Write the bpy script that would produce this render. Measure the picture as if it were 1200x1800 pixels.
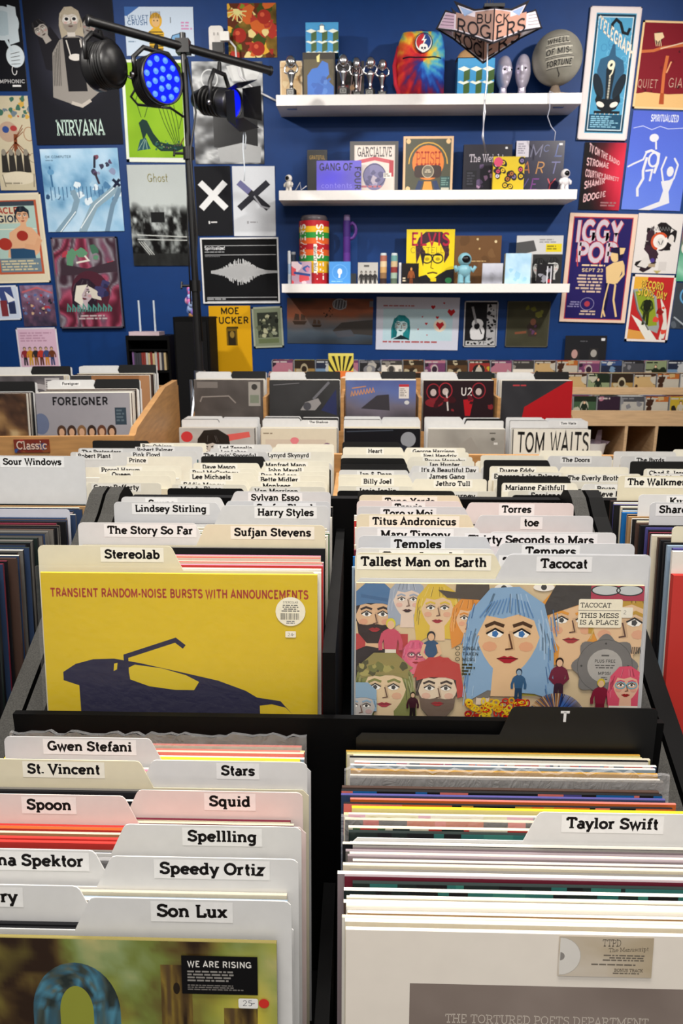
import bpy, math, random
import numpy as np
from mathutils import Vector, Matrix
# ------------------------------------------------------------------ camera, world, lights, exposure
S = bpy.context.scene
COL = S.collection
for o in list(bpy.data.objects): bpy.data.objects.remove(o)
EYE = 1.5                       # eye height of the photographer
FPX = 1300.0                    # focal length in pixels of the 1200x1800 frame
PITCH = math.atan(365 / FPX)
YAW = math.atan(36 / FPX * math.cos(PITCH))
cd = bpy.data.cameras.new('camera'); cam = bpy.data.objects.new('camera', cd); COL.objects.link(cam)
cd.sensor_fit = 'VERTICAL'; cd.sensor_height = 36; cd.lens = 36 * FPX / 1800
cd.clip_start = .02
cam.location = (0, 0, EYE); cam.rotation_euler = (math.pi / 2 - PITCH, 0, YAW)
cd.dof.use_dof = True; cd.dof.focus_distance = .80; cd.dof.aperture_fstop = 20
S.camera = cam
W = bpy.data.worlds.new('shop_daylight'); S.world = W; W.use_nodes = True
W.node_tree.nodes['Background'].inputs[0].default_value = (1, .97, .93, 1)
W.node_tree.nodes['Background'].inputs[1].default_value = .38
S.view_settings.view_transform = 'Standard'; S.view_settings.look = 'None'
S.view_settings.exposure = 0.0; S.view_settings.gamma = 1; S.view_settings.use_curve_mapping = False
def area(name, loc, size, power, col=(1, .95, .88), target=None):
    l = bpy.data.lights.new(name, 'AREA'); l.shape = 'RECTANGLE'; l.size, l.size_y = size; l.energy = power; l.color = col
    o = bpy.data.objects.new(name, l); COL.objects.link(o); o.location = loc
    if target: o.rotation_euler = (Vector(target) - Vector(loc)).to_track_quat('-Z', 'Y').to_euler()
    return o
def spot(name, loc, target, power, angle=70, blend=.6, col=(1, .95, .88), r=.06):
    l = bpy.data.lights.new(name, 'SPOT'); l.energy = power; l.spot_size = math.radians(angle); l.spot_blend = blend; l.color = col
    l.shadow_soft_size = r
    o = bpy.data.objects.new(name, l); COL.objects.link(o); o.location = loc
    o.rotation_euler = (Vector(target) - Vector(loc)).to_track_quat('-Z', 'Y').to_euler()
    return o
area('ceiling_panel_front', (-.1, .35, 3.35), (1.2, .5), 66)
area('ceiling_panel_middle', (.1, 2.0, 3.35), (1.6, .5), 78)
area('added_front_fill', (0, -.9, 3.3), (1.4, .6), 33)  # fill light added behind the camera to brighten the card faces, no real fitting
spot('wall_washer_right', (2.1, 3.0, 3.3), (.9, 5.2, 1.9), 240, 95, .8)
spot('wall_washer_left', (-1.9, 3.0, 3.3), (-1.2, 5.2, 1.9), 200, 95, .8)
area('ceiling_panel_back', (0, 3.7, 3.38), (1.8, .4), 22)

# ------------------------------------------------------------------ tags
def tag(o, label=None, cat=None, group=None, kind=None):
    if label: o['label'] = label
    if cat: o['category'] = cat
    if group: o['group'] = group
    if kind: o['kind'] = kind
    return o
def thing(name, label, cat, loc=(0, 0, 0), rz=0, group=None):
    o = bpy.data.objects.new(name, None); COL.objects.link(o); o.empty_display_size = .05
    o.location = loc; o.rotation_euler = (0, 0, rz)
    return tag(o, label, cat, group)

# where a point of the view stands on a known upright plane (depth y) or at a known height
_cy, _sy, _cp, _sp = math.cos(YAW), math.sin(YAW), math.cos(PITCH), math.sin(PITCH)
def _ray(u, v):
    a, b = (u - 600) / FPX, (v - 900) / FPX
    fh, up = Vector((-_sy, _cy, 0)), Vector((0, 0, 1))
    return Vector((_cy, _sy, 0)) * a + (-up * _cp - fh * _sp) * b + fh * _cp - up * _sp
def on_y(u, v, y):
    d = _ray(u, v); k = y / d.y; return d.x * k, EYE + d.z * k
def depth_at(v, z, u=600):
    d = _ray(u, v); return d.y * (z - EYE) / d.z

# ------------------------------------------------------------------ materials
def lin(c):
    if isinstance(c, str):
        c = c.lstrip('#'); c = ''.join(k * 2 for k in c) if len(c) == 3 else c
        c = [int(c[i:i + 2], 16) / 255 for i in (0, 2, 4)]
    return tuple(((x / 12.92) if x <= .04045 else ((x + .055) / 1.055) ** 2.4) for x in c)
MATS = {}
def mk(name, rough=.5, col=None, metal=0, spec=.5, vary=.06, scale=60, bump=0, coat=0, emit=None, es=0, alpha=None, stretch=None, trans=0):
    m = bpy.data.materials.new(name); m.use_nodes = True; nt = m.node_tree; b = nt.nodes['Principled BSDF']
    b.inputs['Roughness'].default_value = rough; b.inputs['Metallic'].default_value = metal
    b.inputs['Specular IOR Level'].default_value = spec; b.inputs['Coat Weight'].default_value = coat
    tc = nt.nodes.new('ShaderNodeTexCoord'); mp = nt.nodes.new('ShaderNodeMapping'); nz = nt.nodes.new('ShaderNodeTexNoise')
    nt.links.new(tc.outputs['Object'], mp.inputs[0]); nt.links.new(mp.outputs[0], nz.inputs['Vector'])
    if stretch: mp.inputs['Scale'].default_value = stretch
    nz.inputs['Scale'].default_value = scale; nz.inputs['Detail'].default_value = 4
    mr = nt.nodes.new('ShaderNodeMapRange'); mr.inputs['To Min'].default_value = 1 - vary; mr.inputs['To Max'].default_value = 1 + vary
    mr.inputs['From Min'].default_value = .3; mr.inputs['From Max'].default_value = .7
    nt.links.new(nz.outputs[0], mr.inputs[0])
    mx = nt.nodes.new('ShaderNodeMix'); mx.data_type = 'RGBA'; mx.blend_type = 'MULTIPLY'; mx.inputs[0].default_value = 1
    if col is None:
        at = nt.nodes.new('ShaderNodeAttribute'); at.attribute_name = 'Col'; nt.links.new(at.outputs['Color'], mx.inputs[6])
    else:
        mx.inputs[6].default_value = (*lin(col), 1)
    nt.links.new(mr.outputs[0], mx.inputs[7]); nt.links.new(mx.outputs[2], b.inputs['Base Color'])
    if bump:
        bp = nt.nodes.new('ShaderNodeBump'); bp.inputs['Strength'].default_value = bump; bp.inputs['Distance'].default_value = .002
        nt.links.new(nz.outputs[0], bp.inputs['Height']); nt.links.new(bp.outputs[0], b.inputs['Normal'])
    if emit: b.inputs['Emission Color'].default_value = (*lin(emit), 1); b.inputs['Emission Strength'].default_value = es
    if trans: b.inputs['Transmission Weight'].default_value = trans
    MATS[name] = m; return m
mk('paper', .6, spec=.12, vary=.03, scale=180, bump=.03)          # printed card, colour per face
mk('gloss', .3, spec=.26, vary=.02, scale=40, bump=.02)           # laminated or shrink wrapped print
mk('plastic_white', .4, vary=.03)
mk('metal', .3, metal=1, vary=.05)
mk('paint', .4, vary=.04)                                          # painted object, colour per face
mk('cloth', .85, spec=.2, vary=.12, scale=300, bump=.2)
mk('black_laminate', .6, '#060607', vary=.3, scale=900, spec=.12)
mk('black_edge', .6, '#33322f', vary=.5, scale=700, spec=.3)
mk('black_metal', .4, '#101012', vary=.2, scale=120)
mk('plywood', .5, '#b98a55', vary=.16, scale=9, stretch=(1, 1, 9), bump=.04)
mk('pale_wood', .5, '#c3a27c', vary=.12, scale=9, stretch=(1, 1, 9), bump=.04)
mk('wall_blue', .55, '#02336f', vary=.05, scale=14, bump=.05, spec=.25)
mk('wall_grey', .7, '#9a9a98'); mk('ceiling_white', .8, '#d8d6d2'); mk('floor_grey', .5, '#6b6864', vary=.2, scale=5)
mk('white_shelf', .45, '#e9e6e4', vary=.02)
mk('chrome', .15, '#d9d9dc', metal=1, vary=.03)
mk('silver', .33, '#cbc4d6', metal=.55, vary=.03)
mk('led_blue', .3, '#1030ff', emit='#2038ff', es=9)
mk('led_lens', .12, '#0a1470', emit='#0512c8', es=1.6, vary=.1)
def clear_film(name, opacity, rough):
    m = bpy.data.materials.new(name); m.use_nodes = True; nt = m.node_tree; nt.nodes.clear()
    out = nt.nodes.new('ShaderNodeOutputMaterial'); mix = nt.nodes.new('ShaderNodeMixShader')
    t = nt.nodes.new('ShaderNodeBsdfTransparent'); g = nt.nodes.new('ShaderNodeBsdfPrincipled')
    g.inputs['Roughness'].default_value = rough; g.inputs['Base Color'].default_value = (.8, .8, .82, 1)
    nz = nt.nodes.new('ShaderNodeTexNoise'); nz.inputs['Scale'].default_value = 28; bp = nt.nodes.new('ShaderNodeBump')
    bp.inputs['Strength'].default_value = .5; bp.inputs['Distance'].default_value = .004
    nt.links.new(nz.outputs[0], bp.inputs['Height']); nt.links.new(bp.outputs[0], g.inputs['Normal'])
    mix.inputs[0].default_value = opacity
    nt.links.new(t.outputs[0], mix.inputs[1]); nt.links.new(g.outputs[0], mix.inputs[2]); nt.links.new(mix.outputs[0], out.inputs[0])
    MATS[name] = m
clear_film('clear_sleeve', .04, .12); clear_film('crinkled_film', .24, .15)

# ------------------------------------------------------------------ mesh builder
class MB:
    def __init__(s, mat='paint', col='#888'): s.v = []; s.f = []; s.mat = mat; s.col = lin(col)
    def set(s, mat=None, col=None):
        if mat: s.mat = mat
        if col is not None: s.col = lin(col)
        return s
    def face(s, pts, col=None, mat=None, cols=None):
        n = len(s.v); s.v += [tuple(p) for p in pts]
        s.f.append((tuple(range(n, n + len(pts))), mat or s.mat, cols or (lin(col) if col is not None else s.col)))
    def add(s, vs, fs, M=None, smooth=False):
        n = len(s.v); s.v += [tuple(M @ Vector(p)) if M else tuple(p) for p in vs]
        for f in fs: s.f.append((tuple(i + n for i in f), s.mat, s.col, smooth))
        return s
    def box(s, x0, x1, y0, y1, z0, z1, M=None):
        vs = [(x, y, z) for z in (z0, z1) for y in (y0, y1) for x in (x0, x1)]
        return s.add(vs, [(0, 2, 3, 1), (4, 5, 7, 6), (0, 1, 5, 4), (2, 6, 7, 3), (0, 4, 6, 2), (1, 3, 7, 5)], M)
    def rbox(s, x0, x1, y0, y1, z0, z1, r, M=None, axis='z', n=4):          # box with four rounded edges along an axis
        if axis == 'z': a0, a1, b0, b1, c0, c1 = x0, x1, y0, y1, z0, z1; f = lambda a, b, c: (a, b, c)
        elif axis == 'y': a0, a1, b0, b1, c0, c1 = x0, x1, z0, z1, y0, y1; f = lambda a, b, c: (a, c, b)
        else: a0, a1, b0, b1, c0, c1 = y0, y1, z0, z1, x0, x1; f = lambda a, b, c: (c, a, b)
        return s.prism(rrect(a0, b0, a1, b1, r, n), c0, c1, f, M)
    def prism(s, poly, c0, c1, f=lambda a, b, c: (a, c, b), M=None):
        n = len(poly); vs = [f(a, b, c0) for a, b in poly] + [f(a, b, c1) for a, b in poly]
        fs = [tuple(range(n))[::-1], tuple(range(n, 2 * n))] + [(i, (i + 1) % n, n + (i + 1) % n, n + i) for i in range(n)]
        return s.add(vs, fs, M)
    def lathe(s, prof, n=24, M=None, a0=0, a1=2 * math.pi):
        full = abs(a1 - a0 - 2 * math.pi) < 1e-6; k = n if full else n + 1
        vs = [(r * math.cos(a0 + (a1 - a0) * i / n), r * math.sin(a0 + (a1 - a0) * i / n), z) for r, z in prof for i in range(k)]
        fs = [(j * k + i, j * k + (i + 1) % k, (j + 1) * k + (i + 1) % k, (j + 1) * k + i) for j in range(len(prof) - 1) for i in range(n)]
        return s.add(vs, fs, M, True)
    def cyl(s, p, q, r, r2=None, n=14):
        p, q = Vector(p), Vector(q); d = q - p; L = d.length; r2 = r if r2 is None else r2
        M = Matrix.Translation(p) @ d.to_track_quat('Z', 'Y').to_matrix().to_4x4()
        return s.lathe([(0, 0), (r, 0), (r, 1e-5), (r2, L - 1e-5), (r2, L), (0, L)], n, M)
    def tube(s, pts, r, n=8):
        pts = [Vector(p) for p in pts]; vs = []; fs = []; m = len(pts); u = None
        for i, p in enumerate(pts):
            t = (pts[min(i + 1, m - 1)] - pts[max(i - 1, 0)]).normalized()
            if u is None: u = t.orthogonal().normalized()
            u = (u - t * u.dot(t)).normalized(); w = t.cross(u); rr = r[i] if isinstance(r, (list, tuple)) else r
            vs += [p + (u * math.cos(k * 2 * math.pi / n) + w * math.sin(k * 2 * math.pi / n)) * rr for k in range(n)]
        fs = [(i * n + k, i * n + (k + 1) % n, (i + 1) * n + (k + 1) % n, (i + 1) * n + k) for i in range(m - 1) for k in range(n)]
        fs += [tuple(range(n))[::-1], tuple(range((m - 1) * n, m * n))]
        return s.add(vs, fs, None, True)
    def ball(s, c, rx, ry=None, rz=None, n=16, M=None):
        ry = rx if ry is None else ry; rz = rx if rz is None else rz
        prof = [(math.sin(math.pi * i / n), -math.cos(math.pi * i / n)) for i in range(n + 1)]
        T = Matrix.Translation(c) @ Matrix.Diagonal((rx, ry, rz, 1)); return s.lathe(prof, n + 4, (M @ T) if M else T)
    def grid(s, nu, nv, P, C=None, smooth=True):                              # P(i,j) -> point
        n = len(s.v); s.v += [tuple(P(i, j)) for j in range(nv + 1) for i in range(nu + 1)]; k = nu + 1
        for j in range(nv):
            for i in range(nu):
                q = (j * k + i, j * k + i + 1, (j + 1) * k + i + 1, (j + 1) * k + i)
                c = [C[t // k][t % k] for t in q] if C is not None else s.col
                s.f.append((tuple(n + t for t in q), s.mat, c, smooth))
        return s
    def build(s, name, parent=None, loc=None, rot=None):
        me = bpy.data.meshes.new(name); me.from_pydata(s.v, [], [f[0] for f in s.f])
        names = []
        for f in s.f:
            if f[1] not in names: names.append(f[1])
        for k in names: me.materials.append(MATS[k])
        idx = {k: i for i, k in enumerate(names)}
        me.polygons.foreach_set('material_index', [idx[f[1]] for f in s.f])
        me.polygons.foreach_set('use_smooth', [len(f) > 3 and f[3] for f in s.f])
        ca = me.color_attributes.new('Col', 'FLOAT_COLOR', 'CORNER'); buf = []
        for f in s.f:
            c = f[2]
            if isinstance(c[0], (tuple, list, np.ndarray)):
                for q in c: buf += [q[0], q[1], q[2], 1]
            else: buf += [c[0], c[1], c[2], 1] * len(f[0])
        ca.data.foreach_set('color', buf); me.update()
        o = bpy.data.objects.new(name, me); COL.objects.link(o)
        if parent: o.parent = parent
        if loc is not None: o.location = loc
        if rot is not None: o.rotation_euler = rot
        return o
def rrect(x0, y0, x1, y1, r, n=4):
    out = []
    for cx, cy, a in ((x1 - r, y1 - r, 0), (x0 + r, y1 - r, 90), (x0 + r, y0 + r, 180), (x1 - r, y0 + r, 270)):
        for i in range(n + 1): t = math.radians(a + 90 * i / n); out.append((cx + r * math.cos(t), cy + r * math.sin(t)))
    return out
def R(seed): return random.Random(seed)

# ------------------------------------------------------------------ stroke lettering: L polyline, A arc (cx cy rx ry a0 a1), S slab (x y halfwidth)
GL = dict(l.split('|', 2)[0:1] + [l.split('|', 2)[1:]] for l in '''A|92|L10 4 46 95 82 4;L24 32 68 32;S14 6 16;S78 6 16
B|88|L22 0 22 100;L22 93 48 93;A48 73 25 20 90 -90;L22 53 52 53;A52 30 27 23 90 -90;L22 7 52 7;S14 6 12;S14 94 12
C|92|A50 50 40 43 40 320;K82 96 82 70
D|94|L22 0 22 100;L22 93 45 93;A45 50 39 43 90 -90;L22 7 45 7;S14 6 12;S14 94 12
E|84|L22 0 22 100;L14 93 74 93;L14 7 76 7;L22 51 56 51;K71 96 71 70;K73 4 73 30
F|78|L22 0 22 100;L14 93 74 93;L22 49 56 49;K71 96 71 70;S24 6 20
G|98|A50 50 40 43 42 340;L84 46 84 8;L56 43 92 43
H|100|L20 0 20 100;L80 0 80 100;L20 51 80 51;S20 6 18;S80 6 18;S20 94 18;S80 94 18
I|48|L24 0 24 100;S24 6 20;S24 94 20
J|64|L42 100 42 30;A24 30 18 24 0 -170;S42 94 20
K|94|L20 0 20 100;L80 94 24 42;L40 54 80 6;S20 6 18;S20 94 18;S78 94 14;S80 6 14
L|80|L22 0 22 100;L14 7 76 7;K73 4 73 34;S22 94 18
M|116|L18 0 18 100;L98 0 98 100;L18 95 58 20 98 95;S18 6 16;S98 6 16;S12 94 12;S104 94 12
N|102|L20 0 20 100;L82 0 82 100;L20 95 82 5;S20 6 16;S82 94 16;S14 94 12
O|100|A50 50 40 43 0 360
P|82|L22 0 22 100;L22 93 48 93;A48 69 27 24 90 -90;L22 45 48 45;S22 6 18;S14 94 12
Q|100|A50 50 40 43 0 360;L50 28 84 -6
R|92|L22 0 22 100;L22 93 48 93;A48 70 27 23 90 -90;L22 47 48 47;L50 46 78 6;S22 6 17;S80 6 14;S14 94 12
S|82|A42 73 28 20 20 270;A42 28 30 22 90 -160;K69 96 69 72;K13 4 13 30
T|88|L44 0 44 100;L6 93 82 93;K8 96 8 70;K80 96 80 70;S44 6 20
U|98|L20 100 20 34;L78 100 78 34;A49 34 29 28 180 360;S20 94 17;S78 94 17
V|92|L10 96 46 4 82 96;S12 94 17;S80 94 17
W|124|L10 96 36 4 62 90 88 4 114 96;S12 94 16;S112 94 16;S62 94 12
X|90|L12 4 78 96;L12 96 78 4;S13 6 14;S77 6 14;S13 94 14;S77 94 14
Y|88|L10 96 44 46 78 96;L44 46 44 0;S12 94 16;S76 94 16;S44 6 18
Z|82|L10 93 72 93 12 7 76 7;K11 96 11 70;K74 4 74 30
a|70|A32 20 21 16 0 360;L55 0 55 46;A35 44 20 19 0 150;S60 6 10
b|80|L20 0 20 100;A44 33 25 28 0 360;S13 94 12
c|68|A38 34 28 28 45 315;K60 64 60 48
d|82|L60 0 60 100;A36 33 25 28 0 360;S53 94 14;S66 6 10
e|74|A38 34 28 28 0 320;L12 35 64 35
f|50|L24 0 24 76;A42 76 18 19 180 60;L6 62 44 62;S24 6 19
g|80|A36 35 25 27 0 360;L60 66 60 -8;A36 -6 24 18 0 -150;S66 62 10
h|84|L20 0 20 100;A42 40 22 22 180 0;L64 0 64 42;S20 6 16;S64 6 15;S13 94 12
i|44|L22 0 22 68;S22 6 18;S14 62 12;L22 82 22 99
j|42|L24 68 24 -8;A6 -8 18 15 0 -120;S16 62 12;L24 82 24 99
k|78|L20 0 20 100;L60 62 22 28;L36 40 62 6;S20 6 15;S64 6 13;S60 62 14;S13 94 12
l|44|L22 0 22 100;S22 6 18;S14 94 12
m|120|L20 0 20 68;A40 42 20 20 180 0;L60 0 60 44;A80 42 20 20 180 0;L100 0 100 44;S20 6 14;S60 6 12;S100 6 14;S13 62 12
n|84|L20 0 20 68;A42 40 22 22 180 0;L64 0 64 42;S20 6 16;S64 6 15;S13 62 12
o|76|A38 34 28 28 0 360
p|82|L20 -28 20 68;A44 34 25 28 0 360;S20 -22 17;S13 62 12
q|82|L62 -28 62 68;A38 34 25 28 0 360;S62 -22 17
r|58|L20 0 20 68;A42 42 20 20 170 60;S20 6 17;S13 62 12
s|60|A30 48 19 14 20 270;A30 20 20 14 90 -160;K49 66 49 50;K11 2 11 18
t|50|L24 94 24 20;A38 20 14 14 180 290;L8 62 44 62
u|82|L20 68 20 26;A40 26 20 20 180 360;L60 68 60 0;S13 62 12;S53 62 12;S66 6 10
v|72|L10 64 36 4 62 64;S10 62 14;S62 62 14
w|100|L10 64 30 4 50 60 70 4 90 64;S10 62 13;S90 62 13
x|70|L12 4 58 64;L12 64 58 4;S12 6 13;S58 6 13;S12 62 13;S58 62 13
y|72|L10 64 36 6;L62 64 28 -22 12 -22;S10 62 14;S62 62 14
z|64|L10 62 54 62 10 6 56 6
0|80|A40 50 28 43 0 360
1|52|L14 80 28 94 28 0;S28 6 18
2|78|A38 70 26 24 160 -30;L60 58 12 7 68 7
3|78|A36 72 24 22 140 -90;A36 28 27 22 90 -140
4|80|L52 0 52 100;L52 96 10 30 72 30
5|78|L66 93 20 93 18 54;A36 32 28 26 120 -140
7|74|L8 93 64 93 28 0
8|78|A39 73 23 20 0 360;A39 28 27 22 0 360
9|80|A40 66 27 27 0 360;L66 66 60 20 44 2
&|96|A38 76 18 17 -30 210;L24 66 84 4;A38 28 27 22 130 360
.|30|L15 2 15 17
,|30|L17 15 10 -10
'|26|L13 99 13 70
-|50|L8 38 42 38
!|34|L17 30 17 100;L17 2 17 16
/|50|L8 -4 42 104
 |40|'''.split('\n'))
def ribbon(pts, w):
    out = []; n = len(pts)
    if n < 2: return out
    P = [np.array(p, float) for p in pts]; closed = np.hypot(*(P[0] - P[-1])) < 1e-6 and n > 3; L = []; Rr = []
    for i in range(n):
        a = P[i - 1] if i else (P[-2] if closed else P[0]); b = P[i + 1] if i < n - 1 else (P[1] if closed else P[-1])
        d1 = P[i] - a; d2 = b - P[i]
        d1 = d1 / (np.hypot(*d1) or 1) if np.hypot(*d1) > 1e-9 else d2 / (np.hypot(*d2) or 1)
        d2 = d2 / np.hypot(*d2) if np.hypot(*d2) > 1e-9 else d1
        m = d1 + d2; l = np.hypot(*m)
        m = m / l if l > 1e-6 else d1
        nn = np.array([-m[1], m[0]]); k = 1 / max(.45, abs(m[0] * d1[0] + m[1] * d1[1]))
        ww = w[i] if isinstance(w, (list, tuple)) else w
        L.append(P[i] + nn * ww / 2 * k); Rr.append(P[i] - nn * ww / 2 * k)
    for i in range(n - 1): out.append([L[i], L[i + 1], Rr[i + 1], Rr[i]])
    return out
def arc(cx, cy, rx, ry, a0, a1, seg=24):
    k = max(3, int(abs(a1 - a0) / seg)); return [(cx + rx * math.cos(math.radians(a0 + (a1 - a0) * i / k)), cy + ry * math.sin(math.radians(a0 + (a1 - a0) * i / k))) for i in range(k + 1)]
def glyphs(s, slab=True, wt=16):
    polys = []; x = 0
    for ch in s:
        if ch not in GL: ch = ch.upper() if ch.upper() in GL else ' '
        adv, body = GL[ch]; adv = float(adv); P = []
        for c in body.split(';'):
            if not c: continue
            v = [float(t) for t in c[1:].split()]
            if c[0] == 'L' or (c[0] == 'K' and slab): P += ribbon(list(zip(v[::2], v[1::2])), wt)
            elif c[0] == 'A': P += ribbon(arc(*v), wt)
            elif slab and c[0] == 'S': P.append([(v[0] - v[2], v[1] - 7), (v[0] + v[2], v[1] - 7), (v[0] + v[2], v[1] + 7), (v[0] - v[2], v[1] + 7)])
        polys += [[(p[0] + x, p[1]) for p in q] for q in P]; x += adv + (0 if slab else 2)
    return polys, x

# ------------------------------------------------------------------ printed sheets: flat shapes layered on a sheet, units of the drawing, y down
class Art:
    STEP = 5e-6
    def __init__(s, mb, w, h, U, V, y=0, x0=None, z0=0, mat=None):
        s.mb = mb; s.w, s.h, s.U, s.V = w, h, U, V; s.y = y; s.x0 = -w / 2 if x0 is None else x0; s.z0 = z0; s.k = 1; s.mat = mat or mb.mat
    def P(s, p): return (s.x0 + p[0] / s.U * s.w, s.y - s.k * s.STEP, s.z0 + (1 - p[1] / s.V) * s.h)
    def clip(s, pts):
        for ax, lim, sg in ((0, 0, 1), (0, s.U, -1), (1, 0, 1), (1, s.V, -1)):
            out = []; n = len(pts)
            for i in range(n):
                a, b = pts[i], pts[(i + 1) % n]; da, db = (a[ax] - lim) * sg, (b[ax] - lim) * sg
                if da >= 0: out.append(a)
                if da * db < 0: t = da / (da - db); out.append((a[0] + (b[0] - a[0]) * t, a[1] + (b[1] - a[1]) * t))
            pts = out
            if len(pts) < 3: return []
        return pts
    def _f(s, pts, col):
        pts = s.clip([(float(p[0]), float(p[1])) for p in pts])
        if len(pts) < 3: return
        ar = sum(pts[i][0] * pts[(i + 1) % len(pts)][1] - pts[(i + 1) % len(pts)][0] * pts[i][1] for i in range(len(pts)))
        if abs(ar) < 1e-7: return
        s.mb.face([s.P(p) for p in pts], col, s.mat)
    def poly(s, pts, col): s.k += 1; s._f(pts, col); return s
    def rect(s, x0, y0, x1, y1, col, r=0): return s.poly(rrect(x0, y0, x1, y1, r) if r else [(x0, y0), (x1, y0), (x1, y1), (x0, y1)], col)
    def ell(s, cx, cy, rx, ry, col, rot=0, n=22, a0=0, a1=360):
        c, q = math.cos(math.radians(rot)), math.sin(math.radians(rot)); pts = []
        for i in range(n if a1 - a0 == 360 else n + 1):
            t = math.radians(a0 + (a1 - a0) * i / n); x, y = rx * math.cos(t), ry * math.sin(t); pts.append((cx + x * c - y * q, cy + x * q + y * c))
        return s.poly(pts, col)
    def ring(s, cx, cy, rx, ry, w, col, a0=0, a1=360): return s.line(arc(cx, cy, rx, ry, a0, a1, 14), w, col)
    def line(s, pts, w, col):
        s.k += 1
        for q in ribbon(pts, w): s._f(q, col)
        return s
    def lines(s, segs, w, col):
        s.k += 1
        for pts in segs:
            for q in ribbon(pts, w): s._f(q, col)
        return s
    def text(s, t, x, y, h, col, slab=True, wt=16, xs=1, fit=None, al='l', rot=0, skew=0, warp=None):
        P, L = glyphs(t, slab, wt); k = h / 100
        sx = (fit / (L * k)) if fit else xs
        off = {'l': 0, 'c': -L / 2, 'r': -L}[al]; c, q = math.cos(math.radians(rot)), math.sin(math.radians(rot)); s.k += 1
        for g in P:
            pts = []
            for gx, gy in g:
                a, b = (gx + off) * k * sx + skew * gy * k, -gy * k
                if warp: a, b = warp(a, b)
                pts.append((x + a * c - b * q, y + a * q + b * c))
            s._f(pts, col)
        return s
    def bars(s, x0, y0, x1, y1, n, col, fill=.55, al='l', seed=1):            # print too small to read
        r = R(seed); d = (y1 - y0) / n; s.k += 1
        for i in range(n):
            L = (x1 - x0) * r.uniform(.6, 1); a = x0 if al == 'l' else (x1 - L if al == 'r' else (x0 + x1 - L) / 2); e = a + L; y = y0 + i * d
            while a < e:
                b = min(e, a + d * r.uniform(.8, 3)); s._f([(a, y), (b, y), (b, y + d * fill), (a, y + d * fill)], col); a = b + d * .4
        return s
    def raster(s, fn, nx=40, ny=40, box=None):                                # smooth tonal area: fn(U,V in 0..1) -> rgb arrays (sRGB 0..1)
        s.k += 1; x0, y0, x1, y1 = box or (0, 0, s.U, s.V)
        U, V = np.meshgrid(np.linspace(0, 1, nx + 1), np.linspace(0, 1, ny + 1)); C = np.clip(np.stack(np.broadcast_arrays(*fn(U, V)), -1).astype(float), 0, 1)
        C = np.where(C <= .04045, C / 12.92, ((C + .055) / 1.055) ** 2.4).tolist(); m0 = s.mb.mat; s.mb.mat = s.mat
        s.mb.grid(nx, ny, lambda i, j: s.P((x0 + (x1 - x0) * i / nx, y0 + (y1 - y0) * j / ny)), C, False); s.mb.mat = m0; return s
    def band(s, a, b, fn, n=6):                                               # tonal strip between two outlines of equal length
        s.k += 1; m = len(a); U, V = np.meshgrid(np.linspace(0, 1, m), np.linspace(0, 1, n + 1)); C = np.clip(np.stack(np.broadcast_arrays(*fn(U, V)), -1).astype(float), 0, 1)
        C = np.where(C <= .04045, C / 12.92, ((C + .055) / 1.055) ** 2.4).tolist(); m0 = s.mb.mat; s.mb.mat = s.mat
        s.mb.grid(m - 1, n, lambda i, j: s.P((a[i][0] + (b[i][0] - a[i][0]) * j / n, a[i][1] + (b[i][1] - a[i][1]) * j / n)), C, False); s.mb.mat = m0; return s
    def blobs(s, n, cols, seed, size, box=None, el=1.0, k=9):
        r = R(seed); x0, y0, x1, y1 = box or (0, 0, s.U, s.V)
        for i in range(n):
            cx, cy = r.uniform(x0, x1), r.uniform(y0, y1); q = size * r.uniform(.4, 1.2); a = r.uniform(0, 6.3)
            pts = []
            for j in range(k):
                t = j * 2 * math.pi / k; d = q * r.uniform(.6, 1.25); x, y = d * el * math.cos(t), d / el * math.sin(t)
                pts.append((cx + x * math.cos(a) - y * math.sin(a), cy + x * math.sin(a) + y * math.cos(a)))
            s.poly(pts, r.choice(cols))
        return s
    def frame(s, m, col):
        s.k += 1
        for q in ((0, 0, s.U, m), (0, s.V - m, s.U, s.V), (0, 0, m, s.V), (s.U - m, 0, s.U, s.V)): s._f([(q[0], q[1]), (q[2], q[1]), (q[2], q[3]), (q[0], q[3])], col)
        return s
    # a drawn face: q = head half-width
    def face(s, cx, cy, q, skin='#d8b48c', hair='#3a2a20', lip='#a02428', beard=None, hat=None, long=False, brow=None, iris='#3a3a3a', glasses=None, tilt=0, fringe=True, line='#5a3a2a'):
        T = lambda pts: [(cx + (x * math.cos(tilt) - y * math.sin(tilt)) * q, cy + (x * math.sin(tilt) + y * math.cos(tilt)) * q) for x, y in pts]
        oval = [(math.sin(t) * (1 - .28 * max(0, -math.cos(t))), -1.3 * math.cos(t)) for t in [i * 2 * math.pi / 24 for i in range(24)]]
        if long: s.poly(T([(-1.25, 2.2), (-1.45, .6), (-1.25, -.8), (-.6, -1.6), (.3, -1.65), (1.1, -1.1), (1.45, .2), (1.55, 2.1), (.9, 1.9), (-.6, 1.8)]), hair)
        elif hair: s.poly(T([(-1.12, .3), (-1.15, -.7), (-.6, -1.55), (.4, -1.6), (1.1, -.9), (1.12, .3)]), hair)
        s.poly(T([(-.42, .6), (.42, .6), (.5, 2), (-.5, 2)]), skin)
        s.poly(T([(x, -y if False else y) for x, y in oval]), skin)
        if beard: s.poly(T([(-.95, .2), (-.8, .45), (-.4, .5), (0, .42), (.4, .5), (.8, .45), (.95, .2), (.85, .95), (.4, 1.5), (-.4, 1.5), (-.85, .95)]), beard)
        if hair and fringe: s.poly(T([(-1.05, .1), (-1.05, -.9), (-.4, -1.5), (.5, -1.48), (1.05, -.8), (1.03, .1), (.8, -.55), (.3, -.75), (-.2, -.6), (-.7, -.7)]), hair)
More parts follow.
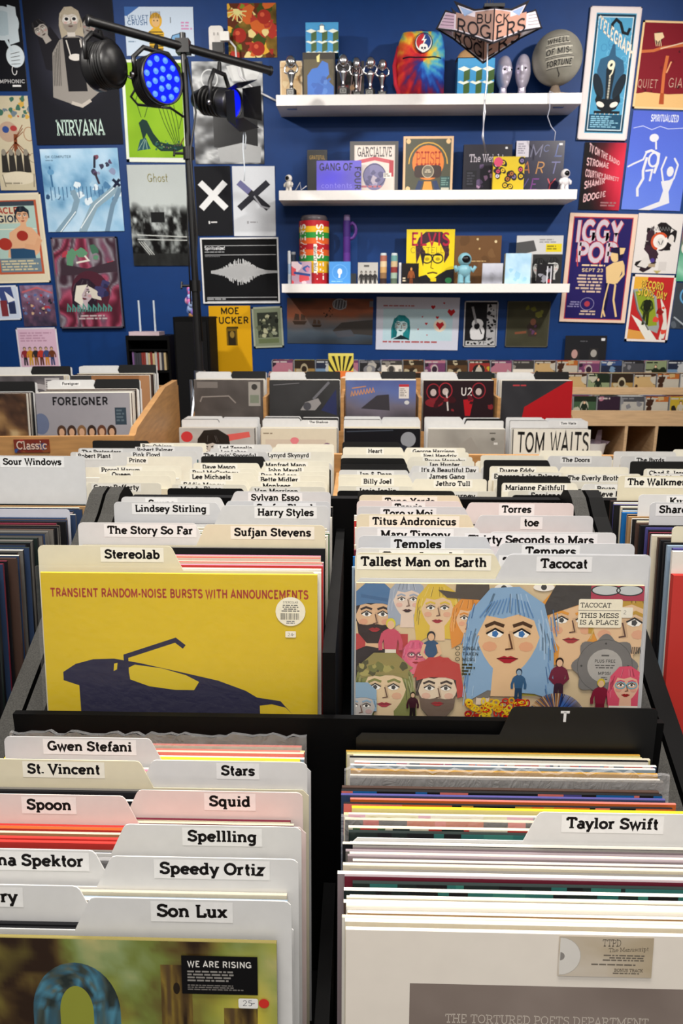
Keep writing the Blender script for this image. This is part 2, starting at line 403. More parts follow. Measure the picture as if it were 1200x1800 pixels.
        if hair:
            rr_ = R(int(cx * 7 + cy)); tone = [mixc(hair, '#ffffff', .22), mixc(hair, '#000000', .28)]; hx = ['#' + ''.join('%02x' % round(255 * v) for v in t_) for t_ in tone]
            for k in range(14):
                sd = rr_.choice((-1, 1)); x = sd * rr_.uniform(1.0, 1.34 if long else 1.08); y0 = rr_.uniform(-.9, .1); s.line(T([(x * .92, y0), (x, y0 + .35), (x * 1.02, y0 + (.9 if long else .45))]), q * .045, hx[k % 2])
            for k in range(8 if fringe else 0): x = rr_.uniform(-.85, .85); s.line(T([(x * .7, -1.42), (x, -.8)]), q * .04, hx[k % 2])
        bl = '#' + ''.join('%02x' % round(255 * v) for v in mixc(skin, '#c8504a', .22)); sh = '#' + ''.join('%02x' % round(255 * v) for v in mixc(skin, '#7a5a44', .22))
        for sg in (-1, 1): s.poly(T(arc(sg * .58, .32, .24, .17, 0, 359, 40)), bl)
        s.poly(T([(.02, -.2), (.12, -.2), (.24, .42), (.02, .46)]), sh)
        for sg in (-1, 1):
            s.poly(T(arc(sg * .42, -.17, .3, .13, 180, 360, 30)), sh)
            s.poly(T(arc(sg * .42, -.1, .26, .14, 0, 359, 45)), '#f2eee6'); s.poly(T(arc(sg * .42, -.1, .11, .12, 0, 359, 60)), iris)
            s.line(T([(sg * .15, -.12), (sg * .42, -.27), (sg * .7, -.1)]), q * .06, '#1c1614')
            s.line(T([(sg * .14, -.36), (sg * .45, -.47), (sg * .74, -.34)]), q * .11, brow or hair or '#2a1c14')
            if glasses: s.line(T(arc(sg * .45, -.08, .38, .28, 0, 360, 30)), q * .09, glasses)
        if glasses: s.line(T([(-.1, -.1), (.1, -.1)]), q * .09, glasses)
        s.line(T([(.02, -.1), (.14, .38), (-.08, .42)]), q * .055, line)
        s.poly(T([(-.34, .72), (-.1, .63), (0, .67), (.1, .63), (.34, .72), (.1, .87), (-.1, .87)]), lip); s.line(T([(-.34, .72), (.34, .72)]), q * .03, '#5a1414')
        if hat: s.poly(T([(-1.1, -.5), (-1.1, -1.2), (-.5, -1.75), (.5, -1.75), (1.1, -1.2), (1.1, -.5), (.4, -.68), (-.4, -.68)]), hat)
        return s
    # a drawn standing figure
    def figure(s, cx, y1, h, top='#222', legs='#222', skin='#caa88a', hair='#2a2018', arms=None):
        q = h / 7.2
        s.poly([(cx - q * .8, y1), (cx - q * .7, y1 - 3.4 * q), (cx + q * .7, y1 - 3.4 * q), (cx + q * .8, y1), (cx + q * .2, y1), (cx, y1 - 2.6 * q), (cx - q * .2, y1)], legs)
        s.poly([(cx - q * .75, y1 - 3.2 * q), (cx - q * 1.05, y1 - 5.6 * q), (cx - .4 * q, y1 - 6 * q), (cx + .4 * q, y1 - 6 * q), (cx + q * 1.05, y1 - 5.6 * q), (cx + q * .75, y1 - 3.2 * q)], top)
        for sg in (-1, 1): s.line([(cx + sg * q * .95, y1 - 5.4 * q), (cx + sg * q * 1.35, y1 - 4 * q), (cx + sg * q * (.5 if arms else 1.3), y1 - 3.1 * q)], q * .5, arms or top)
        s.ell(cx, y1 - 6.7 * q, q * .62, q * .72, hair); s.ell(cx, y1 - 6.5 * q, q * .46, q * .58, skin); return s

_g = {}
def noise(U, V, f=6, seed=0, oct=3):                                         # smooth value noise, arrays in 0..1
    out = 0; amp = 1; tot = 0
    for o in range(oct):
        key = (seed, o)
        if key not in _g: _g[key] = np.random.RandomState(seed * 31 + o).rand(64, 64)
        g = _g[key]; x, y = U * f + seed, V * f + seed; i, j = np.floor(x).astype(int), np.floor(y).astype(int); a, b = x - i, y - j
        a, b = a * a * (3 - 2 * a), b * b * (3 - 2 * b); q = lambda ii, jj: g[jj % 64, ii % 64]
        out = out + amp * ((q(i, j) * (1 - a) + q(i + 1, j) * a) * (1 - b) + (q(i, j + 1) * (1 - a) + q(i + 1, j + 1) * a) * b); tot += amp; amp *= .5; f *= 2
    return out / tot
def mixc(a, b, t):
    a, b = [[int(c.lstrip('#')[i:i + 2], 16) / 255 for i in (0, 2, 4)] for c in (a, b)]; return tuple(a[i] + (b[i] - a[i]) * t for i in range(3))
def ramp(t, *cols):
    n = len(cols) - 1; C = np.array([[int(c.lstrip('#')[i:i + 2], 16) / 255 for i in (0, 2, 4)] for c in cols]); x = np.clip(t, 0, 1) * n
    return tuple(np.interp(x, range(n + 1), C[:, k]) for k in range(3))

# ------------------------------------------------------------------ the room
WALL_Y = 5.25
def room(name, m, b):
    o = MB(m).box(*b).build(name); tag(o, kind='structure'); return o
room('floor', 'floor_grey', (-3.6, 3.6, -1.4, WALL_Y + .1, -.1, 0))
room('wall_back', 'wall_blue', (-3.6, 3.6, WALL_Y, WALL_Y + .1, 0, 3.6))
room('wall_left', 'wall_grey', (-3.7, -3.6, -1.4, WALL_Y + .1, 0, 3.6))
room('wall_right', 'wall_grey', (3.6, 3.7, -1.4, WALL_Y + .1, 0, 3.6))
room('ceiling', 'ceiling_white', (-3.7, 3.7, -1.4, WALL_Y + .1, 3.6, 3.7))
room('baseboard_back', 'black_laminate', (-3.6, 3.6, WALL_Y - .012, WALL_Y, 0, .1))

ORD = 'front first second third fourth fifth sixth seventh eighth ninth tenth eleventh twelfth thirteenth fourteenth fifteenth sixteenth seventeenth eighteenth nineteenth twentieth'.split()
def nth(i):                                    # 1 -> first
    if i <= 20: return ORD[i]
    t = {2: 'twenty', 3: 'thirty', 4: 'forty', 5: 'fifty', 6: 'sixty', 7: 'seventy'}[i // 10]
    return ({'twenty': 'twentieth', 'thirty': 'thirtieth', 'forty': 'fortieth', 'fifty': 'fiftieth', 'sixty': 'sixtieth', 'seventy': 'seventieth'}[t] if i % 10 == 0 else t + '-' + ORD[i % 10])

# ------------------------------------------------------------------ record sleeves and divider cards
LEAN = math.radians(7)
_sl = {}
def sleeve(name, x, ytop, ztop, edge, front, label, group=None, art=None, UV=(315, 315), w=.315, h=.315, t=.0034, lean=LEAN, mat='gloss', yaw=0, spine=None, cat='record'):
    key = (edge, front, spine, w, h, t, mat)
    if art is None and key in _sl:
        o = bpy.data.objects.new(name, _sl[key]); COL.objects.link(o)
    else:
        mb = MB(mat); mb.set(col=front)
        e = .0006                                # folded board: slightly softened rim
        mb.face([(-w / 2, -t / 2, 0), (w / 2, -t / 2, 0), (w / 2, -t / 2, h - e), (-w / 2, -t / 2, h - e)], front)
        mb.face([(-w / 2, t / 2, 0), (-w / 2, t / 2, h - e), (w / 2, t / 2, h - e), (w / 2, t / 2, 0)], front)
        mb.face([(-w / 2, -t / 2, h - e), (w / 2, -t / 2, h - e), (w / 2, -t / 2 + e, h), (-w / 2, -t / 2 + e, h)], edge, 'paper')
        mb.face([(-w / 2, -t / 2 + e, h), (w / 2, -t / 2 + e, h), (w / 2, t / 2 - e, h), (-w / 2, t / 2 - e, h)], edge, 'paper')
        mb.face([(-w / 2, t / 2 - e, h), (w / 2, t / 2 - e, h), (w / 2, t / 2, h - e), (-w / 2, t / 2, h - e)], edge, 'paper')
        for sx in (-1, 1): mb.face([(sx * w / 2, -t / 2 * sx * 1, 0), (sx * w / 2, t / 2 * sx, 0), (sx * w / 2, t / 2 * sx, h - e), (sx * w / 2, -t / 2 * sx, h - e)], spine or edge)
        mb.face([(-w / 2, -t / 2, 0), (-w / 2, t / 2, 0), (w / 2, t / 2, 0), (w / 2, -t / 2, 0)], edge)
        if art:
            art(Art(mb, w, h - e, UV[0], UV[1], -t / 2, mat=mat))
        o = mb.build(name)
        if art is None: _sl[key] = o.data
    o.location = (x, ytop - h * math.sin(lean), ztop - h * math.cos(lean)); o.rotation_euler = (-lean, 0, yaw)
    tag(o, label, cat, group); o['t'] = t; return o
def film(parent, w=.321, h=.322, y=-.003, yb=.0022, mat='clear_sleeve', crumple=0.0, seed=1):     # clear outer sleeve as a part of its record
    mb = MB(mat); r = R(seed); nx, nz = 44, 16
    off = [[r.uniform(-1, 1) for _ in range(nx + 1)] for _ in range(nz + 1)]
    mb.grid(nx, nz, lambda i, j: (-w / 2 + w * i / nx, y - max(0, off[j][i] * crumple * (j / nz) ** 2), h * j / nz + (crumple * 1.1 * off[j][(i * 7) % nx] if j == nz else 0)))
    mb.grid(nx, 1, lambda i, j: (-w / 2 + w * i / nx, y + j * (yb - y), h + crumple * 1.1 * off[nz][(i * 7) % nx]))
    mb.grid(1, nz, lambda i, j: (w / 2, y + i * (yb - y), h * j / nz)); mb.grid(1, nz, lambda i, j: (-w / 2, y + i * (yb - y), h * j / nz))
    return mb.build('plastic_outer_sleeve', parent)
def card_poly(w, h, th, side, wide=.485):
    a = w * wide; q = .011; r = .006
    L = [(-w / 2, 0), (w / 2, 0), (w / 2, h - .006), (w / 2 - .006, h)]
    if side == 'L':
        L += [(-w / 2 + a + q, h)] + [(-w / 2 + a - r + r * math.cos(t), h + th - r + r * math.sin(t)) for t in (.5, 1.1, 1.57)]
        L += [(-w / 2 + r + r * math.cos(t), h + th - r + r * math.sin(t)) for t in (1.57, 2.1, 2.65, 3.14)]
    else:
        L = [(-w / 2, 0), (w / 2, 0)] + [(w / 2 - r + r * math.cos(t), h + th - r + r * math.sin(t)) for t in (0, .5, 1.05, 1.57)]
        L += [(w / 2 - a + r + r * math.cos(t), h + th - r + r * math.sin(t)) for t in (1.57, 2.1, 2.7)]
        L += [(w / 2 - a - q, h), (-w / 2 + .006, h), (-w / 2, h - .006)]
    return L
def mix_hex(a, b, t): return '#' + ''.join('%02x' % round(255 * v) for v in mixc(a, b, t))
_cd = {}
def card(text, side, x, y, ztab, tint, label, group, lx=0, lean=LEAN, w=.322, h=.300, th=.028, cap=.0105, wide=.485, strip=None, yaw=0, fit=None):
    key = (side, tint, w, h, wide)
    if key not in _cd:
        mb = MB('plastic_white', tint); mb.prism(card_poly(w, h, th, side, wide), -.0005, .0005)
        o = mb.build('divider_card'); _cd[key] = o.data
    else:
        o = bpy.data.objects.new('divider_card', _cd[key]); COL.objects.link(o)
    H = h + th
    o.location = (x, y - H * math.sin(lean), ztab - H * math.cos(lean)); o.rotation_euler = (-lean, 0, yaw)
    tag(o, label, 'divider card', group); o['t'] = .0012
    if text:
        dark = lin(tint)[0] < .1
        P, L = glyphs(text, not dark); tw = fit or L * cap / 100; sw = tw + .009; sh = cap * 1.62
        mb = MB('paper'); z1 = H - .0018; A = Art(mb, sw, sh, sw * 1000, sh * 1000, -.0007, x0=lx - sw / 2, z0=z1 - sh)
        if not dark: A.rect(0, 0, sw * 1000, sh * 1000, strip or mix_hex(tint, '#ffffff', .5))
        A.text(text, sw * 500, sh * 760, cap * 1000, '#e8e8ea' if dark else '#161313', slab=not dark, wt=23, al='c', fit=tw * 1000)
        mb.build('name_label', o)
    return o

def pack(items, gap=.0005, start=None, limit=None):
    """items: dicts with y (depth of the top edge), t (thickness); keeps the order front to back and opens gaps so that nothing intersects"""
    items.sort(key=lambda d: d['y'])
    if start: items[0]['y'] = max(items[0]['y'], start + items[0]['t'] / 2 / math.cos(LEAN) + gap)
    if limit: items[-1]['y'] = min(items[-1]['y'], limit - items[-1]['t'] / 2 - .0002)
    for a, b in zip(items[-2::-1], items[:0:-1]):
        if limit: a['y'] = min(a['y'], b['y'] - (a['t'] + b['t']) / 2 / math.cos(LEAN) - gap * 1.01)
    y0 = [d['y'] for d in items]
    while True:
        if start: items[0]['y'] = max(items[0]['y'], start + items[0]['t'] / 2 / math.cos(LEAN) + gap)
        for a, b in zip(items, items[1:]):
            need = a['y'] + (a['t'] + b['t']) / 2 / math.cos(LEAN) + gap
            if b['y'] < need: b['y'] = need
        if not limit or items[-1]['y'] + items[-1]['t'] / 2 <= limit: return items
        k = [i for i, d in enumerate(items) if d.get('k') == 'r' and d['t'] < .01]       # too full: take one sleeve out where it is most crowded
        j = max(k[:-1], key=lambda i: items[i]['y'] - y0[i] + .0001 * (i % 3))
        items.pop(j); y0.pop(j)
        for d, y in zip(items, y0): d['y'] = y
        if start: items[0]['y'] = max(items[0]['y'], start + items[0]['t'] / 2 / math.cos(LEAN) + gap)
CN = {'#d9d0ba': 'cream', '#e3dfd6': 'white', '#1c1c1f': 'black', '#c33a34': 'red', '#d9746a': 'salmon', '#e2c52e': 'yellow', '#31415f': 'dark blue', '#5f7fa8': 'blue', '#2f6a66': 'teal', '#8d8085': 'mauve grey', '#b98b33': 'mustard', '#c8642f': 'orange', '#c77a93': 'pink', '#6d6a66': 'grey', '#4c3a33': 'brown', '#3f5f3c': 'green', '#cfc9bf': 'pale grey', '#4d4a86': 'violet', '#cfc68e': 'pale yellow', '#222c2b': 'dark green', '#1f66a8': 'bright blue', '#a98760': 'tan', '#6a2233': 'maroon', '#8fa3b5': 'pale blue'}
CC = {v: k for k, v in CN.items()}
def patt(cols, seed, n=26):                      # a print that runs up to the top edge of a sleeve
    def f(A):
        r = R(seed); x = 0
        while x < A.U:
            d = r.uniform(.3, 2.2) * A.U / n; A.k = 1; A.rect(x, 0, x + d, 26 * r.uniform(.5, 1.5), r.choice(cols)); x += d
    return f
def fill_bin(where, spec, xr, zr, xc, zc, group, seed=1, xj=.004, first=None, filmed=(), limit=None, slope=0):
    def D(v, z):                                   # the tier may fall away towards the back
        y = depth_at(v, z)
        for _ in range(6 if slope else 0): y = depth_at(v, z - slope * (y - .76))
        return y
    """spec rows: ('r', v, colour[, front colour / art]) records, ('c', v, text, side, u, tint) cards; v = row of the frame where the top edge shows"""
    r = R(seed); items = []
    for s in spec:
        if s[0] == 'r':
            t = r.choice([.003, .0034, .0042]) if s[1] not in filmed else .0115; items.append(dict(k='r', y=D(s[1], zr + r.uniform(-.001, .001)), t=t, s=s))
        else: items.append(dict(k='c', y=D(s[1], zc) - (zc - zr) * math.tan(LEAN), t=.0016, s=s))
    pack(items, start=first and depth_at(first, zr) + .005, limit=limit); nr = nc = 0; out = {}
    for d in items:
        s = d['s']
        if d['k'] == 'r':
            nr += 1; cn = s[2]; front = s[3] if len(s) > 3 else None
            ci = CC[cn]; fr = CC[front] if isinstance(front, str) else ci
            lab = f'{cn} edged record sleeve, {nth(nr)} sleeve from the front, {where}'
            o = sleeve('record_sleeve', xr + r.uniform(-xj, xj), d['y'], zr - slope * max(0, d['y'] - .76) + r.uniform(-.003, .002), ci, fr, lab, group + ' records', front if callable(front) else None, t=min(d['t'], .004), mat='gloss' if r.random() < .5 else 'paper')
            out[s[1]] = o
        else:
            nc += 1; _, v, text, side, u, tint = s
            X, _z = on_y(u, v, d['y']) if u else (xc, 0)
            tn = 'black' if lin(tint)[0] < .1 else ('cream' if int(tint[5:7], 16) < int(tint[1:3], 16) - 12 else 'white')
            pl = 'left' if side == 'L' else 'right'
            lab = f'{tn} divider card, {pl} tab, {nth(nc)} card from the front, {where}'
            out[(text, v)] = card(text, side, xc + r.uniform(-.002, .002), d['y'] + (zc - zr) * math.tan(LEAN), zc - slope * max(0, d['y'] - .76), tint, lab, group + ' dividers', lx=max(-.10, min(.10, X - xc)) if u else 0)
    return out
WH, CR, PK, GY, BK = '#dbdbdb', '#e0d8bd', '#e0d1ce', '#cdced1', '#0b0b0c'

# ------------------------------------------------------------------ the black two-tier browser in front, and its neighbours to either side
def browser(name, label, x0, x1, mid, mat, edge, y0, y1, yl, z_front, z_rear, prof, zl, lipmat=None, z_back=None, slope=0):
    t = thing(name, label, 'record bin', ((x0 + x1) / 2, y0, 0)); ox, oy = t.location.x, t.location.y
    def part(n, m, b): return MB(m).box(b[0] - ox, b[1] - ox, b[2] - oy, b[3] - oy, b[4], b[5]).build(n, t)
    for a, b in ((x0, x0 + .022), (x1 - .022, x1)):
        mb = MB(mat); mb.prism([(y - oy, z) for y, z in prof], a - ox, b - ox, lambda p, q, c: (c, p, q))
        for i, f in enumerate(mb.f):               # the sloped rim carries a worn, speckled edging
            if len(f[0]) == 4 and all(mb.v[k][2] > .5 for k in f[0]): mb.f[i] = (f[0], edge, f[2], f[3])
        mb.build('side_panel', t)
    a, b = x0 + .0225, x1 - .0225
    part('bin_floor', mat, (a, b, y0 + .021, yl - .0005, z_front - .018, z_front))
    ya, yb = yl + .0085 - oy, y1 - .019 - oy; zb = z_rear - slope * (yb - ya)
    MB(mat).prism([(ya, z_rear - .018), (yb, zb - .018), (yb, zb), (ya, z_rear)], a - ox, b - ox, lambda p, q, c: (c, p, q)).build('bin_floor', t)
    part('front_panel', mat, (a, b, y0, y0 + .02, 0.05, z_front + .16))
    part('tier_lip', lipmat or mat, (a, b, yl, yl + .008, z_front, zl))
    part('back_panel', mat, (a, b, y1 - .018, y1, .05, z_back or z_rear + .302))
    for m in mid:
        part('partition', mat, (m - .007, m + .007, y0 + .021, yl - .0005, z_front, z_front + .13))
        part('partition', mat, (m - .007, m + .007, yl + .0105, y1 - .0185, z_rear, z_rear + .25))
    part('plinth', mat, (a, b, y0 + .03, y1 - .03, 0, .05)); return t
ZF, ZR = 1.036 - .315 * math.cos(LEAN) - .0055, 1.207 - .315 * math.cos(LEAN) - .0065
LIP_Y = .7165; LIP_Z = on_y(300, 1259, LIP_Y)[1]
PROF = [(.36, .02), (.36, .785), (.40, .82), (1.10, 1.186)] + [(1.155 + .05 * math.sin(t), 1.165 + .05 * math.cos(t)) for t in (-.5, 0, .5, 1.0, 1.57)] + [(1.205, .02)]
browser('record_browser', 'black two-tier record bin holding the yellow and painted-faces records', -.405, .352, [-.033], 'black_laminate', 'black_edge', .37, 1.205, LIP_Y, ZF, ZR, PROF, LIP_Z, slope=.068)
browser('record_browser', 'black record bin at the left edge, full of dark fanned sleeves', -1.17, -.41, [-.79], 'black_laminate', 'black_edge', .37, 1.205, LIP_Y, ZF, ZR - .018, PROF, LIP_Z)
browser('record_browser', 'black record bin at the right edge with coloured spines', .357, 1.115, [.74], 'black_laminate', 'black_laminate', .37, 1.205, LIP_Y, ZF, ZR, PROF, LIP_Z)

# front left bin
def son_lux(A):
    def fn(U, V):
        n = noise(U, V, 4, 3); m = noise(U, V, 7, 8); n = np.clip((noise(U, V, 5, 3, 5) - .5) * 2.0 + .42 + .25 * (np.exp(-((U - .62) / .12) ** 2) - np.exp(-((U - .42) / .06) ** 2) * (V < .1)), 0, 1); base = ramp(n, '#2c1c12', '#5c4a26', '#74803c', '#8a9a66', '#b8b27a', '#c4b04a')
        k = np.clip((m - .55) * 4, 0, 1); b = np.clip((noise(U, V, 3, 21) - .55) * 5, 0, 1) * (U < .4)
        base = tuple(a * (1 - k) + c * k for a, c in zip(base, (.66, .66, .28)))
        rd = np.exp(-(((U - .04) / .08) ** 2 + ((V - .28) / .1) ** 2)); base = tuple(a * (1 - rd) + c * rd for a, c in zip(base, (.85, .42, .34)))
        yl = np.exp(-(((U - .93) / .07) ** 2 + ((V - .22) / .14) ** 2)); base = tuple(a * (1 - yl) + c * yl for a, c in zip(base, (.82, .75, .25)))
        return base
    A.raster(fn, 90, 80)
    def letter(pts, c): A.poly(pts, c)
    arch = arc(160, 62, 34, 42, 180, 360, 12); inn = arc(160, 62, 13, 22, 360, 180, 12)
    leg = lambda x, r0: [(x, 230 - 12 * k) for k in range(14)]
    oo = [(126, 230 - 14 * k) for k in range(12)] + arc(160, 62, 34, 42, 180, 360, 9) + [(194, 76 + 14 * k) for k in range(12)]
    ii = [(147, 230 - 14 * k) for k in range(12)] + arc(160, 62, 13, 22, 180, 360, 9) + [(173, 76 + 14 * k) for k in range(12)]
    A.poly(inn + [(147, 120), (173, 120)], '#8f9438')
    A.band(oo, ii, lambda U, V: ramp(np.clip((noise(U * 6, V, 3.2, 66, 4) - .5) * 2.2 + .45, 0, 1), '#26302f', '#4a524a', '#34586a', '#4f8aa2', '#3c5f6c', '#6a6a56'), 8)
    blk = lambda U, V: ramp(np.clip((noise(U, V, 4, 67, 4) - .5) * 2 + .5, 0, 1), '#2c1e12', '#4d3a20', '#6a5428', '#8a7430', '#57432a')
    A.raster(blk, 14, 60, (226, 20, 250, 230)); A.raster(blk, 12, 6, (250, 20, 292, 34)); A.raster(blk, 14, 50, (274, 56, 300, 230)); A.ell(238, 40, 2.6, 5, '#241a10')
o = None
FL = [('c', 1600, 'Son Lux', 'R', 336, WH), ('r', 1645, 'black'), ('r', 1634, 'black'), ('r', 1621, 'grey', 'black'), ('c', 1565, 'Sorry', 'L', -14, WH),
      ('r', 1589, 'white', patt(['#31415f', '#5f7fa8', '#d9d0ba', '#8fa3b5', '#e3dfd6'], 3, 90)), ('r', 1580, 'pale blue', patt(['#31415f', '#5f7fa8', '#cfc9bf', '#8fa3b5'], 5, 90)), ('r', 1569, 'cream', 'cream'),
      ('c', 1512, 'Speedy Ortiz', 'R', 367, WH), ('r', 1552, 'green'), ('r', 1544, 'cream'), ('r', 1536, 'grey'), ('c', 1503, 'Regina Spektor', 'L', 38, WH),
      ('r', 1508, 'black'), ('r', 1503, 'grey', 'dark blue'), ('c', 1453, 'Spellling', 'R', 387, WH),
      ('r', 1489, 'red'), ('r', 1481, 'red'), ('r', 1473, 'cream', 'tan'), ('r', 1464, 'orange', 'red'), ('r', 1456, 'red', 'cream'), ('r', 1449, 'cream', 'maroon'), ('r', 1442, 'maroon', 'cream'),
      ('c', 1400, 'Spoon', 'L', 79, PK), ('r', 1436, 'blue', 'blue'), ('c', 1388, 'Squid', 'R', 405, PK),
      ('r', 1409, 'white', 'black'), ('r', 1400, 'black'), ('r', 1391, 'grey', 'black'), ('c', 1343, 'St. Vincent', 'L', 108, CR), ('c', 1341, 'Stars', 'R', 418, WH),
      ('r', 1377, 'pink', 'maroon'), ('r', 1370, 'cream', 'pink'), ('r', 1362, 'pink', 'cream'), ('r', 1355, 'white'), ('c', 1303, 'Gwen Stefani', 'L', 155, GY),
      ('r', 1341, 'cream', 'yellow'), ('r', 1333, 'yellow'), ('r', 1326, 'yellow', 'cream'), ('r', 1320, 'white', 'pale blue'), ('r', 1314, 'cream', 'salmon'), ('r', 1305, 'salmon', 'cream'), ('r', 1297, 'pale yellow', 'salmon'), ('r', 1287, 'salmon', 'cream')]
fl = fill_bin('front left bin', FL, -.218, 1.036, -.211, 1.064, 'front left bin', 5, first=1657, filmed=(1287, 1508, 1436), limit=.713)
film(fl[1287], .326, .327, -.0032, mat='crinkled_film', crumple=.0025, seed=3)
film(fl[1508], .322, .318, -.0031, mat='crinkled_film', crumple=.001, seed=9)
rec = sleeve('record', -.2185, depth_at(1657, 1.036), 1.036, '#8a7f4a', '#5d5a34', 'smoky green and brown record with an arch letter, front left bin', None, son_lux, mat='gloss')
mb = MB('paper'); A = Art(mb, .058, .0325, 132, 74, -.0027, x0=.085, z0=.271)
A.rect(0, 0, 132, 74, '#0f0e10').text('WE ARE RISING', 10, 22, 12, '#e8e6e2', slab=False, wt=17, fit=112).bars(10, 29, 124, 52, 4, '#8d8a86', seed=3).bars(10, 56, 124, 68, 3, '#77736f', seed=4)
mb.build('sticker', rec)['label'] = 'black sticker with white print'
mb = MB('paper'); A = Art(mb, .024, .010, 48, 20, -.0027, x0=.128, z0=.259); A.rect(0, 2, 30, 19, '#eeeeec', 3).text('25', 6, 15, 10, '#4a4a55', slab=False, wt=9).line([(19, 11), (25, 10)], 1.2, '#4a4a55').ell(39, 10, 8, 8, '#d0342c')
mb.build('price_sticker', rec)

# front right bin
def tortured(A):
    A.raster(lambda U, V: ramp(.35 + .5 * noise(U, V, 2.2, 4), '#e4dacd', '#ebe2d7', '#f0eae1'), 24, 24)
    A.raster(lambda U, V: ramp(.2 + .55 * noise(U, V, 5, 12) + .25 * np.exp(-((U - .55) / .2) ** 2), '#6a5d58', '#83766f', '#9a8d86'), 30, 30, (50, 45, 265, 270))
    A.text('THE TORTURED POETS DEPARTMENT', 157, 79, 8, '#c9bfb4', wt=9, al='c', fit=158)
tpat = ['#2f6a66', '#222c2b', '#2f6a66', '#1c1c1f', '#3a7a70', '#222c2b']
FR = [('r', 1617, 'white', 'cream'), ('r', 1611, 'cream', 'white'), ('r', 1601, 'white', 'tan'), ('r', 1592, 'cream', 'white'), ('r', 1585, 'white', 'brown'), ('r', 1576, 'cream'), ('r', 1566, 'white', 'cream'),
      ('r', 1554, 'white', patt(tpat, 8)), ('r', 1545, 'dark green', patt(tpat, 9)), ('r', 1538, 'mauve grey', 'maroon'), ('r', 1531, 'white', 'mauve grey'), ('r', 1525, 'grey', 'white'), ('r', 1516, 'cream'), ('r', 1509, 'pale grey', 'mauve grey'),
      ('r', 1502, 'mauve grey'), ('r', 1495, 'pale grey', 'mauve grey'), ('r', 1488, 'mauve grey', 'grey'), ('r', 1480, 'grey', 'mauve grey'), ('r', 1473, 'pale grey', 'black'), ('r', 1466, 'white', 'grey'), ('r', 1455, 'dark green', patt(tpat, 8)),
      ('c', 1413, 'Taylor Swift', 'R', 1081, WH), ('r', 1448, 'cream', patt(['#3f5f3c', '#c33a34', '#d9746a', '#d9d0ba', '#222c2b'], 31)), ('r', 1440, 'cream', patt(['#d9746a', '#c33a34', '#1c1c1f', '#c8642f'], 33)), ('r', 1431, 'cream', patt(['#d9d0ba', '#c77a93', '#cfc68e', '#6d6a66'], 34)),
      ('r', 1423, 'pale yellow', 'cream'), ('r', 1415, 'yellow', 'pale yellow'), ('r', 1408, 'black', patt(['#c8642f', '#1c1c1f', '#d9746a', '#b98b33'], 35)), ('r', 1399, 'salmon', 'orange'), ('r', 1394, 'violet', 'dark blue'), ('r', 1387, 'black', patt(['#1c1c1f', '#1f66a8', '#d9746a', '#1c1c1f', '#4d4a86'], 36)),
      ('r', 1376, 'brown'), ('r', 1366, 'grey'), ('r', 1358, 'pale grey', 'grey'), ('r', 1351, 'mustard'), ('r', 1338, 'white', 'pale blue'), ('r', 1331, 'white', patt(['#c77a93', '#5f7fa8', '#e3dfd6', '#31415f', '#d9746a'], 37, 60)), 
      ('r', 1318, 'black', 'white'), ('r', 1309, 'cream', 'pale yellow'), ('r', 1301, 'pale yellow', 'cream'), ('r', 1292, 'mustard', 'pale yellow')]
card('T', 'R', .158, .7115, on_y(990, 1243, .7115)[1], BK, 'black divider card with a white T, right before the painted faces record', None, lx=on_y(992, 1262, .7115)[0] - .158, cap=.0125, th=.034, lean=.03)
fr = fill_bin('front right bin', FR, .147, 1.036, .154, 1.064, 'front right bin', 6, .007, 1630, (1366, 1440, 1554, 1455, 1387, 1331), .704)
film(fr[1366], .326, .324, -.0032, mat='crinkled_film', crumple=.003, seed=4); film(fr[1440], .322, .318, -.0031, mat='crinkled_film', crumple=.001, seed=5)
rec = sleeve('record', .1485, depth_at(1630, 1.036), 1.036, '#eae5dc', '#d8d0c6', 'cream record with a taupe photo panel at the very front of the front right bin', None, tortured, mat='gloss')
mb = MB('gloss'); A = Art(mb, .0715, .034, 170, 78, -.0026, x0=.006, z0=.2795)
A.raster(lambda U, V: ramp(U * .4 + .5 * noise(U, V, 3, 5), '#dcd5cb', '#cbbfae', '#b8a88e', '#a99b86'), 16, 10).ell(2, 39, 38, 37, '#dedad4', a0=-90, a1=90).ring(2, 39, 38, 37, 1.2, '#b9b2a8', -90, 90).ell(3, 39, 8, 8, '#8f8a86', a0=-90, a1=90)
A.text('TTPD', 78, 18, 14, '#4d463e', wt=9, fit=34).text('The Manuscript', 90, 29, 8, '#4d463e', wt=9, fit=72, rot=-3).bars(80, 34, 155, 48, 3, '#6b6359', al='r', seed=2).bars(60, 52, 155, 57, 1, '#6b6359', seed=5).text('BONUS TRACK', 102, 67, 6, '#4d463e', wt=14, fit=52).bars(100, 69, 152, 73, 1, '#6b6359', seed=6)
mb.build('sticker', rec)['label'] = 'silvery bonus track sticker with a half disc'

# rear left bin, behind the yellow record
def tonearm(A):                                   # plain stand-in: a dark deck with a bent arm on yellow
    A.raster(lambda U, V: ramp(.5 * noise(U, V, 2.5, 7) + .3, '#c9ac08', '#d4b60c', '#d8bc10'), 14, 14)
    A.text('TRANSIENT RANDOM-NOISE BURSTS WITH ANNOUNCEMENTS', 10, 28, 10.2, '#a5381a', slab=False, wt=23, fit=295)
    nv = '#100d36'
    A.poly([(20, 118), (35, 108), (56, 102), (80, 101), (110, 106), (160, 117), (200, 126), (232, 138), (245, 146), (272, 150), (286, 166), (278, 158), (262, 154), (248, 156), (252, 330), (42, 330), (38, 134), (20, 128)], nv)
    A.poly([(96, 112), (104, 108), (135, 112), (163, 120), (178, 128), (172, 138), (150, 138), (120, 134), (98, 126)], '#d3b916')
    A.poly([(80, 107), (84, 106), (83, 114), (79, 116)], '#d3b916')
    A.line([(94, 118), (94, 98), (152, 78), (162, 86)], 5.5, nv)
